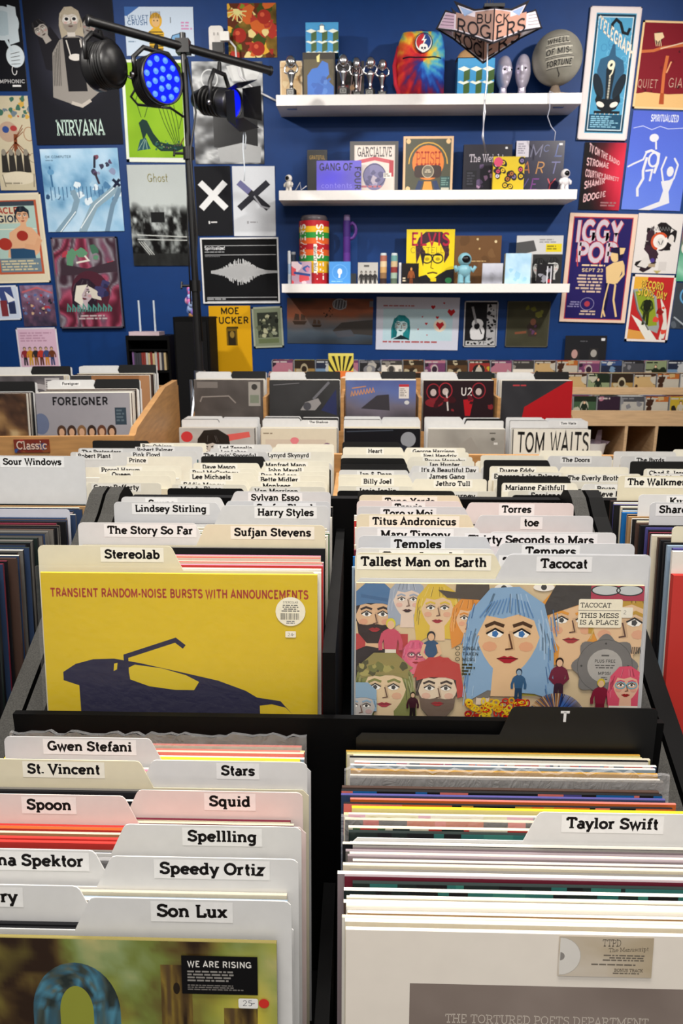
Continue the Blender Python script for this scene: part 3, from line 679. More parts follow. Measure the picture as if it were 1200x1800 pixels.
RL = [('r', 1004, 'white'), ('r', 999, 'cream', 'white'), ('r', 994, 'pink', 'red'), ('r', 989, 'red', 'cream'), ('r', 985, 'cream', 'pink'), ('c', 963, 'Stereolab', 'L', 232, CR), ('r', 981, 'red', 'cream'), ('r', 977, 'pink', 'cream'), ('r', 966, 'grey', 'black'), ('r', 962, 'brown', 'cream'),
      ('c', 923, 'Sufjan Stevens', 'R', 476, CR), ('c', 922, 'The Story So Far', 'L', 262, WH), ('r', 950, 'cream'), ('r', 945, 'black', 'cream'), ('r', 940, 'white'), ('r', 935, 'cream', 'green'), ('r', 930, 'white', 'black'), ('r', 926, 'cream'), ('r', 921, 'black'),
      ('c', 890, 'Harry Styles', 'R', 500, GY), ('c', 885, 'Lindsey Stirling', 'L', 297, GY), ('r', 916, 'black', 'dark blue'), ('r', 911, 'cream', 'white'), ('r', 906, 'green', 'cream'), ('r', 902, 'red', 'cream'), ('r', 898, 'white'),
      ('c', 882, 'Surfer Blood', 'R', 498, GY), ('c', 876, 'Suuns', 'L', 283, WH), ('r', 893, 'cream'), ('r', 888, 'pale grey', 'black'), ('c', 865, 'Sylvan Esso', 'R', 484, GY)]
rl = fill_bin('bin with yellow record', RL, -.2035, 1.207, -.208, 1.236, 'yellow record bin', 7, .004, 1010, slope=.066, limit=1.165)
rec = sleeve('record', -.2055, depth_at(1010, 1.207), 1.207, '#d8c23a', '#cdb317', 'yellow record with a dark bent tonearm, front of the bin behind the front left bin', None, tonearm, mat='gloss')
film(rec, .325, .322, -.0034)
mb = MB('paper'); A = Art(mb, .036, .050, 72, 100, -.0024, x0=.109, z0=.240)
A.ell(36, 36, 34, 34, '#efe9d2').text('STEREOLAB', 36, 17, 5, '#2a2a2a', wt=14, al='c', fit=34, slab=False).bars(12, 20, 60, 38, 4, '#4a4a4a', al='c', seed=7)
r = R(3); A.lines([[(14 + k * 1.5, 40), (14 + k * 1.5, 55)] for k in range(30) if r.random() < .7], .9, '#222').bars(22, 58, 50, 66, 2, '#777', al='c').rect(24, 82, 48, 97, '#efe9d8', 2).text('24', 29, 94, 8, '#444', slab=False, wt=9).line([(40, 91), (44, 90)], .9, '#444')
mb.build('sticker', rec)['label'] = 'round cream barcode sticker'

# rear right bin, behind the painted faces
def faces(A):                                     # a crowd of invented painted heads
    A.rect(0, 0, 490, 490, '#cdb690'); A.rect(195, 60, 330, 200, '#cfc02c'); A.rect(0, 90, 90, 150, '#b23a38')
    A.face(32, 58, 33, '#d6b08a', '#2c1c16', beard='#2a1612', hat='#49709a').line([(8, 22), (80, 34)], 6, '#3d628c')
    A.poly([(0, 120), (18, 112), (50, 118), (62, 145), (60, 240), (0, 240)], '#241818')
    A.face(88, 30, 24, '#dcc6b4', '#9aa4b4', lip='#2a1414', long=True); A.face(140, 45, 28, '#dcbc98', '#d3b33c', lip='#9e2430', long=True)
    A.face(196, 62, 24, '#e0b890', '#d78a32', long=True, lip='#b0504a').poly([(140, 10), (170, 14), (172, -20), (225, -20), (228, 12), (250, 16), (230, 28), (190, 26), (156, 24)], '#4c4238')
    A.ell(252, 6, 16, 7, '#efe9e0').ell(252, 6, 5, 5, '#333').ell(320, 4, 18, 7, '#efe9e0').ell(320, 4, 5, 5, '#333')
    A.face(370, 66, 42, '#dcb68c', '#d8912e', long=True).poly([(310, 60), (345, -10), (470, -10), (440, 22), (380, 34)], '#37322f')
    A.face(455, 70, 50, '#dcb890', '#b8902e', beard=None, lip='#a83a44').lines([[(425 + k * 3, 108), (427 + k * 3, 120)] for k in range(22)], 1.6, '#2a2020')
    A.rect(400, -2, 490, 26, '#a8324a'); A.ell(425, 8, 24, 9, '#bfc4c4').ell(465, 8, 22, 9, '#bfc4c4').ring(425, 8, 24, 9, 2, '#222').ring(465, 8, 22, 9, 2, '#222')
    A.face(104, 128, 17, '#d76a80', '#d0587a', long=True, glasses='#7a3c54'); A.figure(60, 160, 96, '#c0475e', '#dcd4c4', '#dcb48c', '#cfc233'); A.figure(130, 170, 84, '#274a6e', '#1f3450', '#d8ae88', '#1c1a22', arms='#d8ae88')
    A.face(50, 190, 38, '#d9c09a', '#7b7f42', hat='#8a8048', lip='#a83040', long=True).poly([(5, 165), (20, 140), (70, 132), (100, 150), (85, 160), (40, 160)], '#8f8248')
    A.blobs(16, ['#6e7038', '#a39a58', '#4c4a28'], 12, 8, (8, 136, 90, 160))
    A.face(143, 190, 34, '#dcc8ae', '#3a2a22', beard='#6a5648', hat='#b83a34').poly([(100, 168), (108, 140), (145, 128), (180, 142), (190, 200), (178, 205), (174, 168), (140, 158)], '#b4362f')
    A.face(222, 168, 24, '#d8c4ac', '#6a6058', beard='#6d6862', hat='#8a2c38')
    A.face(262, 92, 54, '#dab488', '#7fa2c4', lip='#a01f2c', iris='#3c6ea8', long=True, brow='#4a3424')
    r = R(8)
    for k in range(46):
        sd = r.choice((-1, 1)); y = r.uniform(30, 190); x = 262 + sd * r.uniform(56, 76) + (10 if sd > 0 else 0); A.line([(x, y), (x + r.uniform(-4, 4) + sd * 4, y + r.uniform(16, 34))], 1.5, r.choice(['#5f86b4', '#9cb9d2', '#4a6c98', '#86a8c8']))
    A.lines([[(262 + k * 5, 22 + abs(k) * 1.2), (258 + k * 7.6, 48 + abs(k) * 1.5)] for k in range(-6, 7)], 2, '#5f86b4')
    for k, (y, t) in enumerate(((116, 'SINGLE'), (126, 'TAKEN'), (136, 'MESS'))): A.ring(176, y - 3, 3.6, 3.2, 1, '#2a2a1c').text(t, 184, y, 6, '#2a2a1c', slab=False, wt=14)
    A.bars(184, 141, 208, 164, 4, '#3a3a20', seed=9)
    A.figure(283, 212, 62, '#34587c', '#28405c', '#8aa0b4', '#1e2e44'); A.figure(352, 210, 80, '#6a2438', '#3a2430', '#d8b090', '#2a1a16', arms='#6a2438')
    A.figure(425, 245, 78, '#7a1f34', '#6a1a2c', '#d8b48c', '#c4ac34'); A.face(468, 178, 22, '#dcae94', '#cf5068', long=True, glasses='#6aa6b8'); A.rect(440, 214, 490, 240, '#ddd8cc'); A.figure(100, 245, 50, '#3c1c26', '#221a1c')
    r = R(5)
    for k in range(70): x = r.uniform(195, 300); y = r.uniform(206, 240); A.ring(x, y, r.uniform(3, 7), r.uniform(3, 6), 2.4, r.choice(['#c8281e', '#d9a01e', '#e2c22a', '#a81e1e']))
    for k in range(60): a = math.pi + math.pi * k / 60; A.line([(350, 236), (350 + 50 * math.cos(a), 240 + 48 * math.sin(a))], 1.6, r.choice(['#8a5a3a', '#b48a5a', '#2f4f8a', '#c4a88a', '#3c4468'] if k < 34 else ['#2c4a8c', '#3d63a8', '#1f2f5c']))
    A.face(8, 222, 26, '#b9b4b0', '#8aa6bc', hat='#86a4bc')
strip = patt(['#d9746a', '#e2c52e', '#c77a93', '#1c1c1f', '#d9d0ba', '#c33a34', '#cfc68e'], 51, 22)
RRB = [('r', 1018, 'pale yellow', strip), ('r', 1013, 'cream', 'violet'), ('c', 985, 'Tacocat', 'R', 995, GY), ('c', 977, 'Tallest Man on Earth', 'L', 748, CR), ('r', 1003, 'dark blue'), ('r', 997, 'pale blue'), ('c', 972, 'Tegan and Sara', 'R', 966, GY), ('c', 963, 'Tame Impala', 'L', 742, WH), ('r', 985, 'red'), ('r', 978, 'bright blue'), ('r', 972, 'cream'),
       ('c', 952, 'Tempers', 'R', 968, GY), ('c', 941, 'Temples', 'L', 732, GY), ('r', 962, 'maroon'), ('r', 957, 'cream'), ('c', 933, 'Thirty Seconds to Mars', 'R', 937, WH), ('c', 926, 'Mary Timony', 'L', 732, WH), ('r', 948, 'orange'), ('r', 942, 'blue'), ('r', 937, 'cream'), ('r', 932, 'pink'), ('r', 926, 'white'),
       ('c', 903, 'toe', 'R', 936, GY), ('c', 903, 'Titus Andronicus', 'L', 730, CR), ('r', 920, 'black'), ('r', 915, 'cream', 'red'), ('r', 910, 'pink'), ('c', 890, 'Toro y Moi', 'L', 718, GY), ('c', 882, 'Torres', 'R', 911, PK), ('c', 880, 'Travis', 'L', 720, PK), ('r', 903, 'white'), ('r', 897, 'black'), ('r', 892, 'cream'), ('c', 870, 'Tune-Yards', 'L', 718, CR), ('c', 862, '', 'L', 0, BK)]
rr = fill_bin('bin with painted faces record', RRB, .152, 1.205, .157, 1.236, 'painted-faces bin', 8, .005, 1023, slope=.066, limit=1.165)
rec = sleeve('record', .1535, depth_at(1023, 1.204), 1.204, '#d8cfae', '#d0c8b0', 'record covered in painted faces, front of the bin behind the front right bin', None, faces, (490, 490), mat='gloss')
film(rec, .3205, .321, -.0042)
mb = MB('paper'); A = Art(mb, .098, .118, 152, 182, -.0034, x0=.079, z0=.184)
A.rect(12, 4, 86, 54, '#ebe3cc', 3).text('TACOCAT', 15, 19, 8.5, '#1c1614', wt=15, fit=52).line([(12, 24), (84, 24)], .9, '#3a3028').text('THIS MESS', 15, 37, 8.5, '#1c1614', wt=15, fit=66).text('IS A PLACE', 15, 49, 8.5, '#1c1614', wt=15, fit=66).rect(84, 18, 104, 36, '#e8e2d2', 2).text('26', 88, 30, 7, '#555', slab=False, wt=9)
pts = []
for k in range(64): a = k * 2 * math.pi / 64; q = 52 + 5.5 * math.cos(8 * a); pts.append((62 + q * math.cos(a), 122 + q * math.sin(a)))
A.poly(pts, '#6f6c6a').ring(62, 122, 47, 47, 1.2, '#565452').ell(62, 122, 30, 30, '#a9a5a0').text('PLUS FREE', 62, 116, 5.5, '#2a2826', slab=False, wt=17, al='c', fit=36).bars(38, 120, 86, 128, 2, '#55524f', al='c', seed=3).text('MP3S!', 62, 138, 5.5, '#2a2826', slab=False, wt=17, al='c', fit=22).bars(54, 142, 70, 148, 2, '#55524f', al='c').bars(52, 102, 72, 107, 1, '#55524f', al='c')
for a in range(4): A.ell(62 + 40 * math.cos(a * math.pi / 2), 122 + 40 * math.sin(a * math.pi / 2), 1.8, 1.8, '#3c3a38')
mb.build('sticker', rec)['label'] = 'white title sticker over a grey scalloped badge'

# left neighbour: fanned dark sleeves below a tall pale card
r = R(12); cols = ['black', 'black', 'grey', 'brown', 'black', 'pale grey', 'dark green', 'cream', 'black', 'maroon', 'dark blue', 'mauve grey']; items = []
N = 34
for k in range(N):
    f = k / (N - 1); items.append(dict(y=.80 + .345 * f ** .92, t=r.choice([.003, .0036, .0044])))
items[N - 9]['t'] += .008
pack(items, .001)
for k, d in enumerate(items):
    c = 'cream' if k in (N - 3, N - 8) else 'tan' if k == N - 2 else cols[r.randrange(len(cols))]; f = k / (N - 1)
    sleeve('record_sleeve', -.602 + r.uniform(-.006, .006), d['y'], 1.188, CC[c], CC[r.choice(['black', 'grey', c, 'dark blue'])], f'{c} record sleeve, {nth(k + 1)} from the front in the bin at the left edge', 'left edge bin records', t=min(d['t'], .0055), spine=CC[r.choice(['black', 'grey', 'brown', c])])
yl = items[-1]['y']
card('Sour Windows', 'R', -.605, yl + .0140, 1.265, '#d2d4d6', 'large pale grey card above the dark sleeves at the left edge', 'left edge bin dividers', lx=on_y(50, 810, yl)[0] + .605, h=.336, wide=1 - .04)
card('', 'R', -.603, items[N - 9]['y'] + .0056, 1.20, '#c9cbd6', 'low blank card among the dark sleeves at the left edge', 'left edge bin dividers', h=.285)

# right neighbour: coloured spines and cream cards
cols = ['white', 'black', 'cream', 'brown', 'black', 'pale blue', 'dark blue', 'tan', 'white', 'maroon', 'violet', 'grey']; items = []; N = 24
for k in range(N): items.append(dict(y=.872 + .255 * k / (N - 1), t=r.choice([.003, .004, .0055])))
items[0]['t'] = .012
for k in (N - 9, N - 13, N - 20): items[k]['t'] = .0085
pack(items, .0022); fixed = {0: 'red', 1: 'white', 2: 'violet', 3: 'pale blue', 4: 'black', 5: 'black', 6: 'brown', 7: 'white', 8: 'maroon', 9: 'black', 10: 'violet', 11: 'black', 12: 'brown', 13: 'cream', 14: 'white', 15: 'tan', 16: 'tan', 17: 'bright blue', 20: 'cream', 21: 'violet', 22: 'white'}
for k, d in enumerate(items):
    c = fixed.get(k) or cols[r.randrange(len(cols))]
    sleeve('record_sleeve', .547 + r.uniform(-.005, .005), d['y'], 1.205 if k > 0 else 1.178, CC[c], CC[c] if k < 2 else CC[r.choice(['black', 'cream', c])], f'{c} record sleeve, {nth(k + 1)} from the front in the bin at the right edge', 'right edge bin records', t=min(d['t'], .0045 if d['t'] < .01 else .009), spine=CC[c], h=.315 if k else .287)
for txt, k, u, zt, tint, side, lab in (('The Walkmen', N - 1, 1141, 1.243, CR, 'L', 'cream card at the back of the bin at the right edge'), ('Kurt Vile', N - 9, 1210, 1.236, WH, 'L', 'white card in the middle of the bin at the right edge'), ('Sharon Van Etten', N - 13, 1232, 1.236, GY, 'L', 'pale grey card before the white card in the bin at the right edge'), ('', N - 20, 0, 1.225, CR, 'L', 'blank cream card nearest the red box at the right edge')):
    y = items[k]['y'] + .0033 + (zt - 1.205) * math.tan(LEAN) + (.0012 if k == N - 1 else 0)
    xc = .562
    card(txt, side, xc, y, zt, tint, lab, 'right edge bin dividers', lx=max(-.1, min(.1, on_y(u, 900, y)[0] - xc)) if u else 0, wide=.6)

# ------------------------------------------------------------------ middle row of bins: plywood, five columns of name cards
mz = 1.112; MF = mz - .315 * math.cos(LEAN) - .007
browser('record_browser', 'plywood record bin row full of cream name cards behind the black bins', -.775, 1.17, [-.405, -.062, .285, .633], 'plywood', 'plywood', 1.30, 2.06, 1.36, MF - .16, MF, [(1.29, .02), (1.29, .84), (1.36, .9), (1.95, 1.10), (2.06, 1.10), (2.06, .02)], MF + .1)
CRM = '#efebdc'; MID = {
 'first': (-.579, [('c', 851, 'Gerry Rafferty', 'R', 205, CRM), ('c', 838, '', 'R', 0, CRM), ('c', 829, 'Queen', 'R', 213, CRM), ('c', 821, 'Procol Harum', 'R', 210, CRM), ('r', 812, 'teal', 'maroon'), ('r', 808, 'dark blue', 'teal'), ('c', 804, 'Prince', 'R', 240, CRM), ('c', 794, 'Pink Floyd', 'R', 258, WH), ('c', 797, 'Robert Plant', 'L', 137, WH), ('c', 790, 'The Pretenders', 'L', 140, WH), ('c', 786, 'Robert Palmer', 'R', 272, WH), ('c', 780, 'Roy Orbison', 'R', 276, CRM), ('c', 768, '', 'L', 0, BK), ('r', 860, 'cream'), ('r', 843, 'white'), ('r', 800, 'pale yellow')]),
 'second': (-.235, [('c', 860, '', 'L', 0, BK), ('c', 853, 'Moody Blues', 'L', 338, CRM), ('c', 856, 'Van Morrison', 'R', 484, CRM), ('c', 846, 'Eddie Money', 'L', 348, CRM), ('c', 847, 'Monkees', 'R', 487, CRM), ('c', 832, 'Lee Michaels', 'L', 362, CRM), ('c', 836, 'Bette Midler', 'R', 490, CRM), ('c', 829, 'Don McLean', 'R', 490, CRM), ('c', 825, 'Paul McCartney', 'L', 376, CRM), ('c', 820, 'John Mayall', 'R', 500, CRM), ('c', 815, 'Dave Mason', 'L', 376, CRM), ('c', 811, 'Manfred Mann', 'R', 503, CRM), ('c', 803, '', 'L', 0, BK), ('c', 795, "The Lovin' Spoonful", 'L', 395, WH), ('c', 794, 'Lynyrd Skynyrd', 'R', 505, CRM), ('c', 789, 'Los Lobos', 'L', 398, WH), ('c', 787, '', 'R', 505, CRM), ('c', 782, 'Led Zeppelin', 'L', 402, WH), ('c', 781, '', 'R', 0, CRM), ('r', 864, 'cream'), ('r', 841, 'white'), ('r', 799, 'cream')]),
 'third': (.112, [('c', 862, '', 'L', 0, BK), ('c', 862, 'Journey', 'R', 812, CRM), ('c', 854, 'Janis Joplin', 'L', 662, CRM), ('c', 841, 'Jethro Tull', 'R', 798, CRM), ('c', 838, 'Billy Joel', 'L', 662, CRM), ('c', 834, '', 'L', 664, CRM), ('c', 829, 'James Gang', 'R', 787, WH), ('c', 826, 'Jan & Dean', 'L', 660, WH), ('c', 818, "It's A Beautiful Day", 'R', 787, WH), ('c', 809, 'Ian Hunter', 'R', 782, CRM), ('c', 816, '', 'L', 0, BK), ('c', 805, '', 'L', 0, BK), ('c', 802, 'Bruce Hornsby', 'R', 780, CRM), ('c', 799, '', 'L', 0, CRM), ('c', 794, 'Jimi Hendrix', 'R', 772, CRM), ('c', 786, 'George Harrison', 'R', 762, CRM), ('c', 786, 'Heart', 'L', 658, CRM), ('c', 776, '', 'L', 0, BK), ('r', 866, 'cream'), ('r', 846, 'cream'), ('r', 791, 'white')]),
 'fourth': (.459, [('c', 868, '', 'L', 0, BK), ('c', 860, 'Foreigner', 'L', 962, CRM), ('c', 857, 'Steve Forbert', 'R', 1087, CRM), ('c', 848, 'Bryan Ferry', 'R', 1082, WH), ('c', 847, 'Marianne Faithfull', 'L', 942, CRM), ('c', 835, '', 'L', 0, BK), ('c', 830, 'The Everly Brothers', 'R', 1052, CRM), ('c', 828, 'Emerson Lake Palmer', 'L', 925, CRM), ('c', 818, '', 'R', 1040, CRM), ('c', 818, 'Duane Eddy', 'L', 908, CRM), ('c', 807, '', 'L', 0, BK), ('c', 799, 'The Doors', 'R', 1012, WH), ('c', 799, '', 'L', 0, CRM), ('c', 790, '', 'R', 0, CRM), ('r', 864, 'white'), ('r', 840, 'cream'), ('r', 812, 'cream')]),
 'fifth': (.806, [('c', 860, 'Joe Cocker', 'L', 1205, CRM), ('c', 845, '', 'L', 0, CRM), ('c', 829, 'Chubby Checker', 'L', 1190, WH), ('c', 821, 'Chad & Jeremy', 'L', 1180, CRM), ('c', 808, '', 'L', 0, BK), ('c', 799, 'The Byrds', 'L', 1145, WH), ('c', 791, '', 'L', 0, WH), ('c', 787, '', 'R', 0, CRM), ('r', 850, 'cream'), ('r', 835, 'white'), ('r', 815, 'cream'), ('r', 804, 'grey')]),
}
for k, (xc, spec) in MID.items():
    fill_bin(f'{k} column from left, middle row', spec, xc, mz, xc, mz + .026, f'{k} middle column', len(spec), .004, limit=2.0)

# ------------------------------------------------------------------ far bins: two tiers of five, with a sleeve facing out of each
fz, rz = 1.004, 1.172
FF, FRZ = fz - .315 * math.cos(LEAN) - .008, rz - .315 * math.cos(LEAN) - .008
XS = [-.6005, -.258, .088, .436, .786]
browser('record_browser', 'far plywood record bin of two tiers, sleeves facing out', -.785, .972, [-.4315, -.085, .262, .611], 'plywood', 'plywood', 2.93, 3.66, 3.295, FF, FRZ, [(2.92, .02), (2.92, .80), (2.96, .82), (3.55, 1.05), (3.66, 1.07), (3.66, .02)], FRZ + .1)
def far_bin(x, ytop, z, art, label, key, cards, seed, n=6, col='#8a8a8c', UV=(140, 140)):
    r = R(seed); rec = sleeve('record', x, ytop, z, '#b9b5ae', col, label, None, art, UV)
    y = ytop + .006
    for i in range(n):
        y += r.uniform(.003, .008)
        c = r.choice(['cream', 'white', 'grey', 'black', 'pale grey', 'brown'])
        sleeve('record_sleeve', x + r.uniform(-.003, .003), y, z - .002 + r.uniform(-.003, .003), CC[c], CC[c], f'{c} sleeve, {nth(i + 1)} behind the facing record, {key}', 'sleeves in the far bins'); y += .0045
    for i, (txt, side, tint) in enumerate(cards):
        y += .0085 + .001 * i
        tn = 'black' if tint == BK else 'white'
        card(txt, side, x + r.uniform(-.0008, .0008), y + .0033, z + .026 - .0005 * (i % 2), tint, f'{tn} divider card, {nth(i + 1)} card behind the facing record, {key}', 'dividers in the far bins', cap=.0095, lx=(-.08 if side == 'L' else .08))
    return rec
def portrait(A):
    A.raster(lambda U, V: ramp(noise(U, V, 4, 2), '#9a9894', '#b6b4b0', '#8a8886'), 10, 10); A.ell(14, 16, 11, 10, '#c23a3c').poly([(86, 12), (130, 6), (132, 16), (90, 24)], '#d2605a')
    A.poly([(34, 20), (46, 4), (72, 2), (92, 14), (98, 60), (30, 66)], '#26221f').face(56, 42, 20, '#c9c2ba', '#241f1c', lip='#6a5a54', iris='#222')
def cream_heart(A):
    A.rect(0, 0, 140, 140, '#d6cdb8').rect(8, 20, 120, 34, '#cdbfae').ell(62, 22, 8, 6, '#dc7f86').poly([(55, 24), (69, 24), (62, 34)], '#dc7f86').ell(122, 34, 8, 8, '#7c5a76').ell(124, 36, 4, 4, '#c24a64').bars(4, 8, 30, 12, 1, '#8a7c68').bars(8, 40, 110, 60, 3, '#b8aa96', seed=5)
def dark_disc(A): A.rect(0, 0, 140, 140, '#101218').ell(118, 20, 14, 14, '#8b8f96').line([(4, 6), (90, 3)], 2, '#3d4450').blobs(8, ['#1c2028', '#232833'], 3, 22)
def grey_fold(A): A.raster(lambda U, V: ramp(noise(U, V, 3, 15), '#85827c', '#a09d96', '#aeaaa3'), 12, 12).poly([(55, 30), (78, 14), (95, 40), (70, 60)], '#95918a').bars(112, 6, 130, 10, 1, '#5a5852').ell(118, 18, 4, 3, '#5a5852').rect(120, 24, 127, 28, '#d2d0cc')
def brush_name(A): A.rect(0, 0, 140, 140, '#e2ded2').text('TOM', 6, 42, 38, '#1a1817', slab=False, wt=15, fit=52, rot=1).text('WAITS', 66, 43, 40, '#1a1817', slab=False, wt=15, fit=72, rot=1)
def car_dusk(A): A.raster(lambda U, V: ramp(.3 + .6 * noise(U, V, 5, 44), '#2a2624', '#4a4543', '#6b6562'), 12, 12).rect(6, 4, 48, 16, '#79736f').line([(12, 44), (16, 34), (70, 32), (84, 46)], 2.5, '#8d8580').rect(110, 4, 134, 52, '#9c9892').ell(122, 14, 6, 6, '#3c3a38').rect(113, 30, 131, 46, '#7a8272')
def guitar_dark(A): A.raster(lambda U, V: ramp(.25 + .5 * noise(U, V, 4, 45), '#1d1d1f', '#343435', '#4a4a4c'), 12, 12).line([(8, 10), (60, 6)], 1.2, '#77767a').line([(120, 4), (88, 38)], 5, '#6a6a70').poly([(62, 60), (72, 44), (98, 36), (104, 46), (92, 60)], '#8f8c8c').ell(76, 52, 8, 8, '#4a4a50').poly([(104, 60), (134, 18), (136, 70)], '#2b3156')
def blue_road(A):
    A.raster(lambda U, V: ramp(V * 2.2 * .6 + .35 * noise(U, V, 4, 46), '#4a5488', '#5a6aa0', '#6b6470', '#3d3a40'), 14, 14).lines([[(10 + k * 6, 32 - k), (12 + k * 6, 22 - k), (15 + k * 6, 31 - k)] for k in range(8)] + [[(12, 16), (40, 12)]], 1.8, '#c98a4a').poly([(30, 56), (62, 30), (86, 28), (88, 60)], '#37343a').rect(106, 8, 126, 36, '#d9d2cc').rect(106, 8, 126, 13, '#b4343a').bars(108, 16, 124, 33, 5, '#8a8480').ell(122, 44, 5, 4, '#c8c8c8')
def red_faces(A):
    A.rect(0, 0, 140, 140, '#221016')
    for x, y, c in ((20, 22, '#8a1f2a'), (44, 20, '#a02834'), (110, 20, '#8f2430')): A.ring(x, y, 13, 15, 2, c).ell(x, y + 2, 6, 7, '#b9a8a4')
    A.ell(22, 44, 18, 9, '#7a1c26').line([(46, 22), (50, 60)], 3, '#c9c0bc').poly([(80, 38), (100, 36), (94, 70), (84, 70)], '#a8141e').text('U2', 74, 30, 16, '#dcd6d2', slab=False, wt=14, fit=24).blobs(10, ['#5a1420', '#3a0c14', '#7a2028'], 7, 7, (0, 34, 140, 60))
def red_corner(A): A.raster(lambda U, V: ramp(.3 + .4 * noise(U, V, 4, 47), '#1a1a1d', '#303034', '#3d3d42'), 8, 8).poly([(46, 52), (128, 2), (140, 0), (140, 140), (30, 140)], '#a8141c').bars(22, 8, 62, 13, 1, '#b03a40')
for x, art, lab, txt, sd in ((XS[0], portrait, 'grey portrait record with a round red sticker, far lower tier', '', 1), (XS[1], cream_heart, 'cream record with a pink heart, far lower tier', 'The Shadows', 2), (XS[2], dark_disc, 'near black record with a grey disc, far lower tier', '', 3), (XS[3], grey_fold, 'plain grey record, far lower tier', '', 4), (XS[4], brush_name, 'white record with big black brushed lettering, far lower tier', 'Tom Waits', 5)):
    far_bin(x, 3.045 + .01 * (sd == 3), fz, art, lab, f'{ORD[sd]} column from left, far lower tier', [(txt, 'R', WH), ('', 'L', WH), ('', 'L' if sd % 2 else 'R', BK), ('', 'R', WH), ('', 'L', WH), ('', 'R', GY), ('', 'L', BK if sd == 2 else WH), ('', 'R', WH), ('', 'L', WH)], 60 + sd, 4)
for x, art, lab, txt, sd in ((XS[0], car_dusk, 'dark dusk photo record, far upper tier', '', 1), (XS[1], guitar_dark, 'charcoal record with a pale guitar neck, far upper tier', 'Pink Floyd', 2), (XS[2], blue_road, 'blue record with a white and red sticker, far upper tier', '', 3), (XS[3], red_faces, 'black and red record of round heads, far upper tier', '', 4), (XS[4], red_corner, 'black record with a red corner, far upper tier', '', 5)):
    far_bin(x, 3.365, rz, art, lab, f'{ORD[sd]} column from left, far upper tier', [('', 'L', WH), ('', 'R', BK), (txt, 'R' if sd == 2 else 'L', WH), ('', 'R', WH), ('', 'L', WH)], 80 + sd, 5, '#2a2a2c')

# ------------------------------------------------------------------ wooden bin at the left with the Classic sign (the whole bin stands slightly turned)
before = set(COL.objects)
wz = 1.21; LB = thing('record_browser', 'honey-coloured wooden record bin at the left with a classic sign', 'record bin', (-1.25, 2.4, 0))
def lbp(n, b): return MB('plywood').box(b[0] + 1.25, b[1] + 1.25, b[2] - 2.4, b[3] - 2.4, b[4], b[5]).build(n, LB)
wf = wz - .315 * math.cos(LEAN) - .007
lbp('front_panel', (-1.80, -.722, 2.40, 2.42, .62, 1.082)); lbp('bin_floor', (-1.80, -.7445, 2.4205, 3.32, wf - .018, wf)); lbp('back_panel', (-1.80, -.722, 3.3215, 3.34, .1, 1.15))
lbp('leg', (-.78, -.722, 2.40, 2.46, 0, .619)); lbp('leg', (-1.80, -1.74, 2.40, 2.46, 0, .619))
lbp('partition', (-1.80, -.745, 2.955, 2.97, wf + .0005, wf + .12))
mb = MB('plywood'); mb.prism([(.021, .62), (.021, 1.082), (.06, 1.10), (.62, 1.175), (.92, 1.175), (.92, .62)], .506, .528, lambda p, q, c: (c, p, q)); mb.build('side_panel', LB)
sx0, sz1 = on_y(44, 770, 2.396); sx1, sz0 = on_y(106, 793, 2.396)
mb = MB('gloss', '#7a2a24'); mb.box(-(sx1 - sx0) / 2, (sx1 - sx0) / 2, -.002, .002, 0, sz1 - sz0); A = Art(mb, sx1 - sx0, sz1 - sz0, 62, 23, -.0021)
A.rect(0, 0, 62, 23, '#7a2f22').blobs(12, ['#a83a34', '#33508a', '#8a4a2a', '#5a2430'], 4, 6).text('Classic', 31, 18, 15, '#2a1414', wt=24, al='c', fit=54).text('Classic', 31, 17.5, 15, '#e2c4b4', wt=15, al='c', fit=54)
tag(mb.build('sign', None, ((sx0 + sx1) / 2, 2.3975, sz0)), 'small reddish classic sign on the front of the wooden bin', 'sign')
def band_heads(A):
    A.raster(lambda U, V: ramp(.35 + .3 * noise(U, V, 3, 52) + .2 * U, '#77757c', '#8f8d94', '#a2a0a6'), 12, 12).text('FOREIGNER', 66, 18, 12, '#17161a', slab=False, wt=22, al='c', fit=84).rect(117, 22, 134, 48, '#32404c').bars(119, 25, 132, 45, 4, '#56656f').ell(6, 46, 12, 16, '#5f6a86')
    for k, c in enumerate(('#4a3428', '#3c2a22', '#7a5a3c', '#32241e', '#5c3a2a', '#3e2a20')): A.ell(36 + k * 15, 58, 7, 10, c).ell(36 + k * 15, 59, 4, 6, '#c39a7c').poly([(28 + k * 15, 80), (31 + k * 15, 67), (41 + k * 15, 67), (44 + k * 15, 80)], ['#c8a83c', '#b9a24a', '#6a6a78', '#c4b06a', '#4a4a58', '#8a6a4a'][k])
def autumn(A): A.raster(lambda U, V: ramp(noise(U, V, 7, 55, 4) * 1.3 - .15, '#1c1412', '#4c3426', '#8a6a44', '#cbb48a'), 24, 24).rect(62, 8, 90, 30, '#17120f').ell(76, 20, 9, 9, '#c8742c').ell(76, 20, 4, 4, '#5a2a14')
def mono(A): A.raster(lambda U, V: ramp(noise(U, V, 6, 57, 4), '#2c2a2c', '#5b585c', '#9a979a'), 22, 22).ell(92, 34, 32, 20, '#a8a5a8').ell(92, 36, 22, 13, '#5d5a5e').rect(106, 4, 132, 24, '#b9b7b9').bars(108, 7, 130, 22, 4, '#6a686c')
def maple(A): A.raster(lambda U, V: ramp(.4 + .4 * noise(U, V, 4, 58), '#6a4630', '#8f6442', '#a87c54'), 16, 16).rect(0, 0, 36, 140, '#3b3b3c').ell(78, 38, 40, 22, '#7f9a80').ell(78, 38, 32, 15, '#5d7a64').rect(122, 0, 140, 140, '#a87c58')
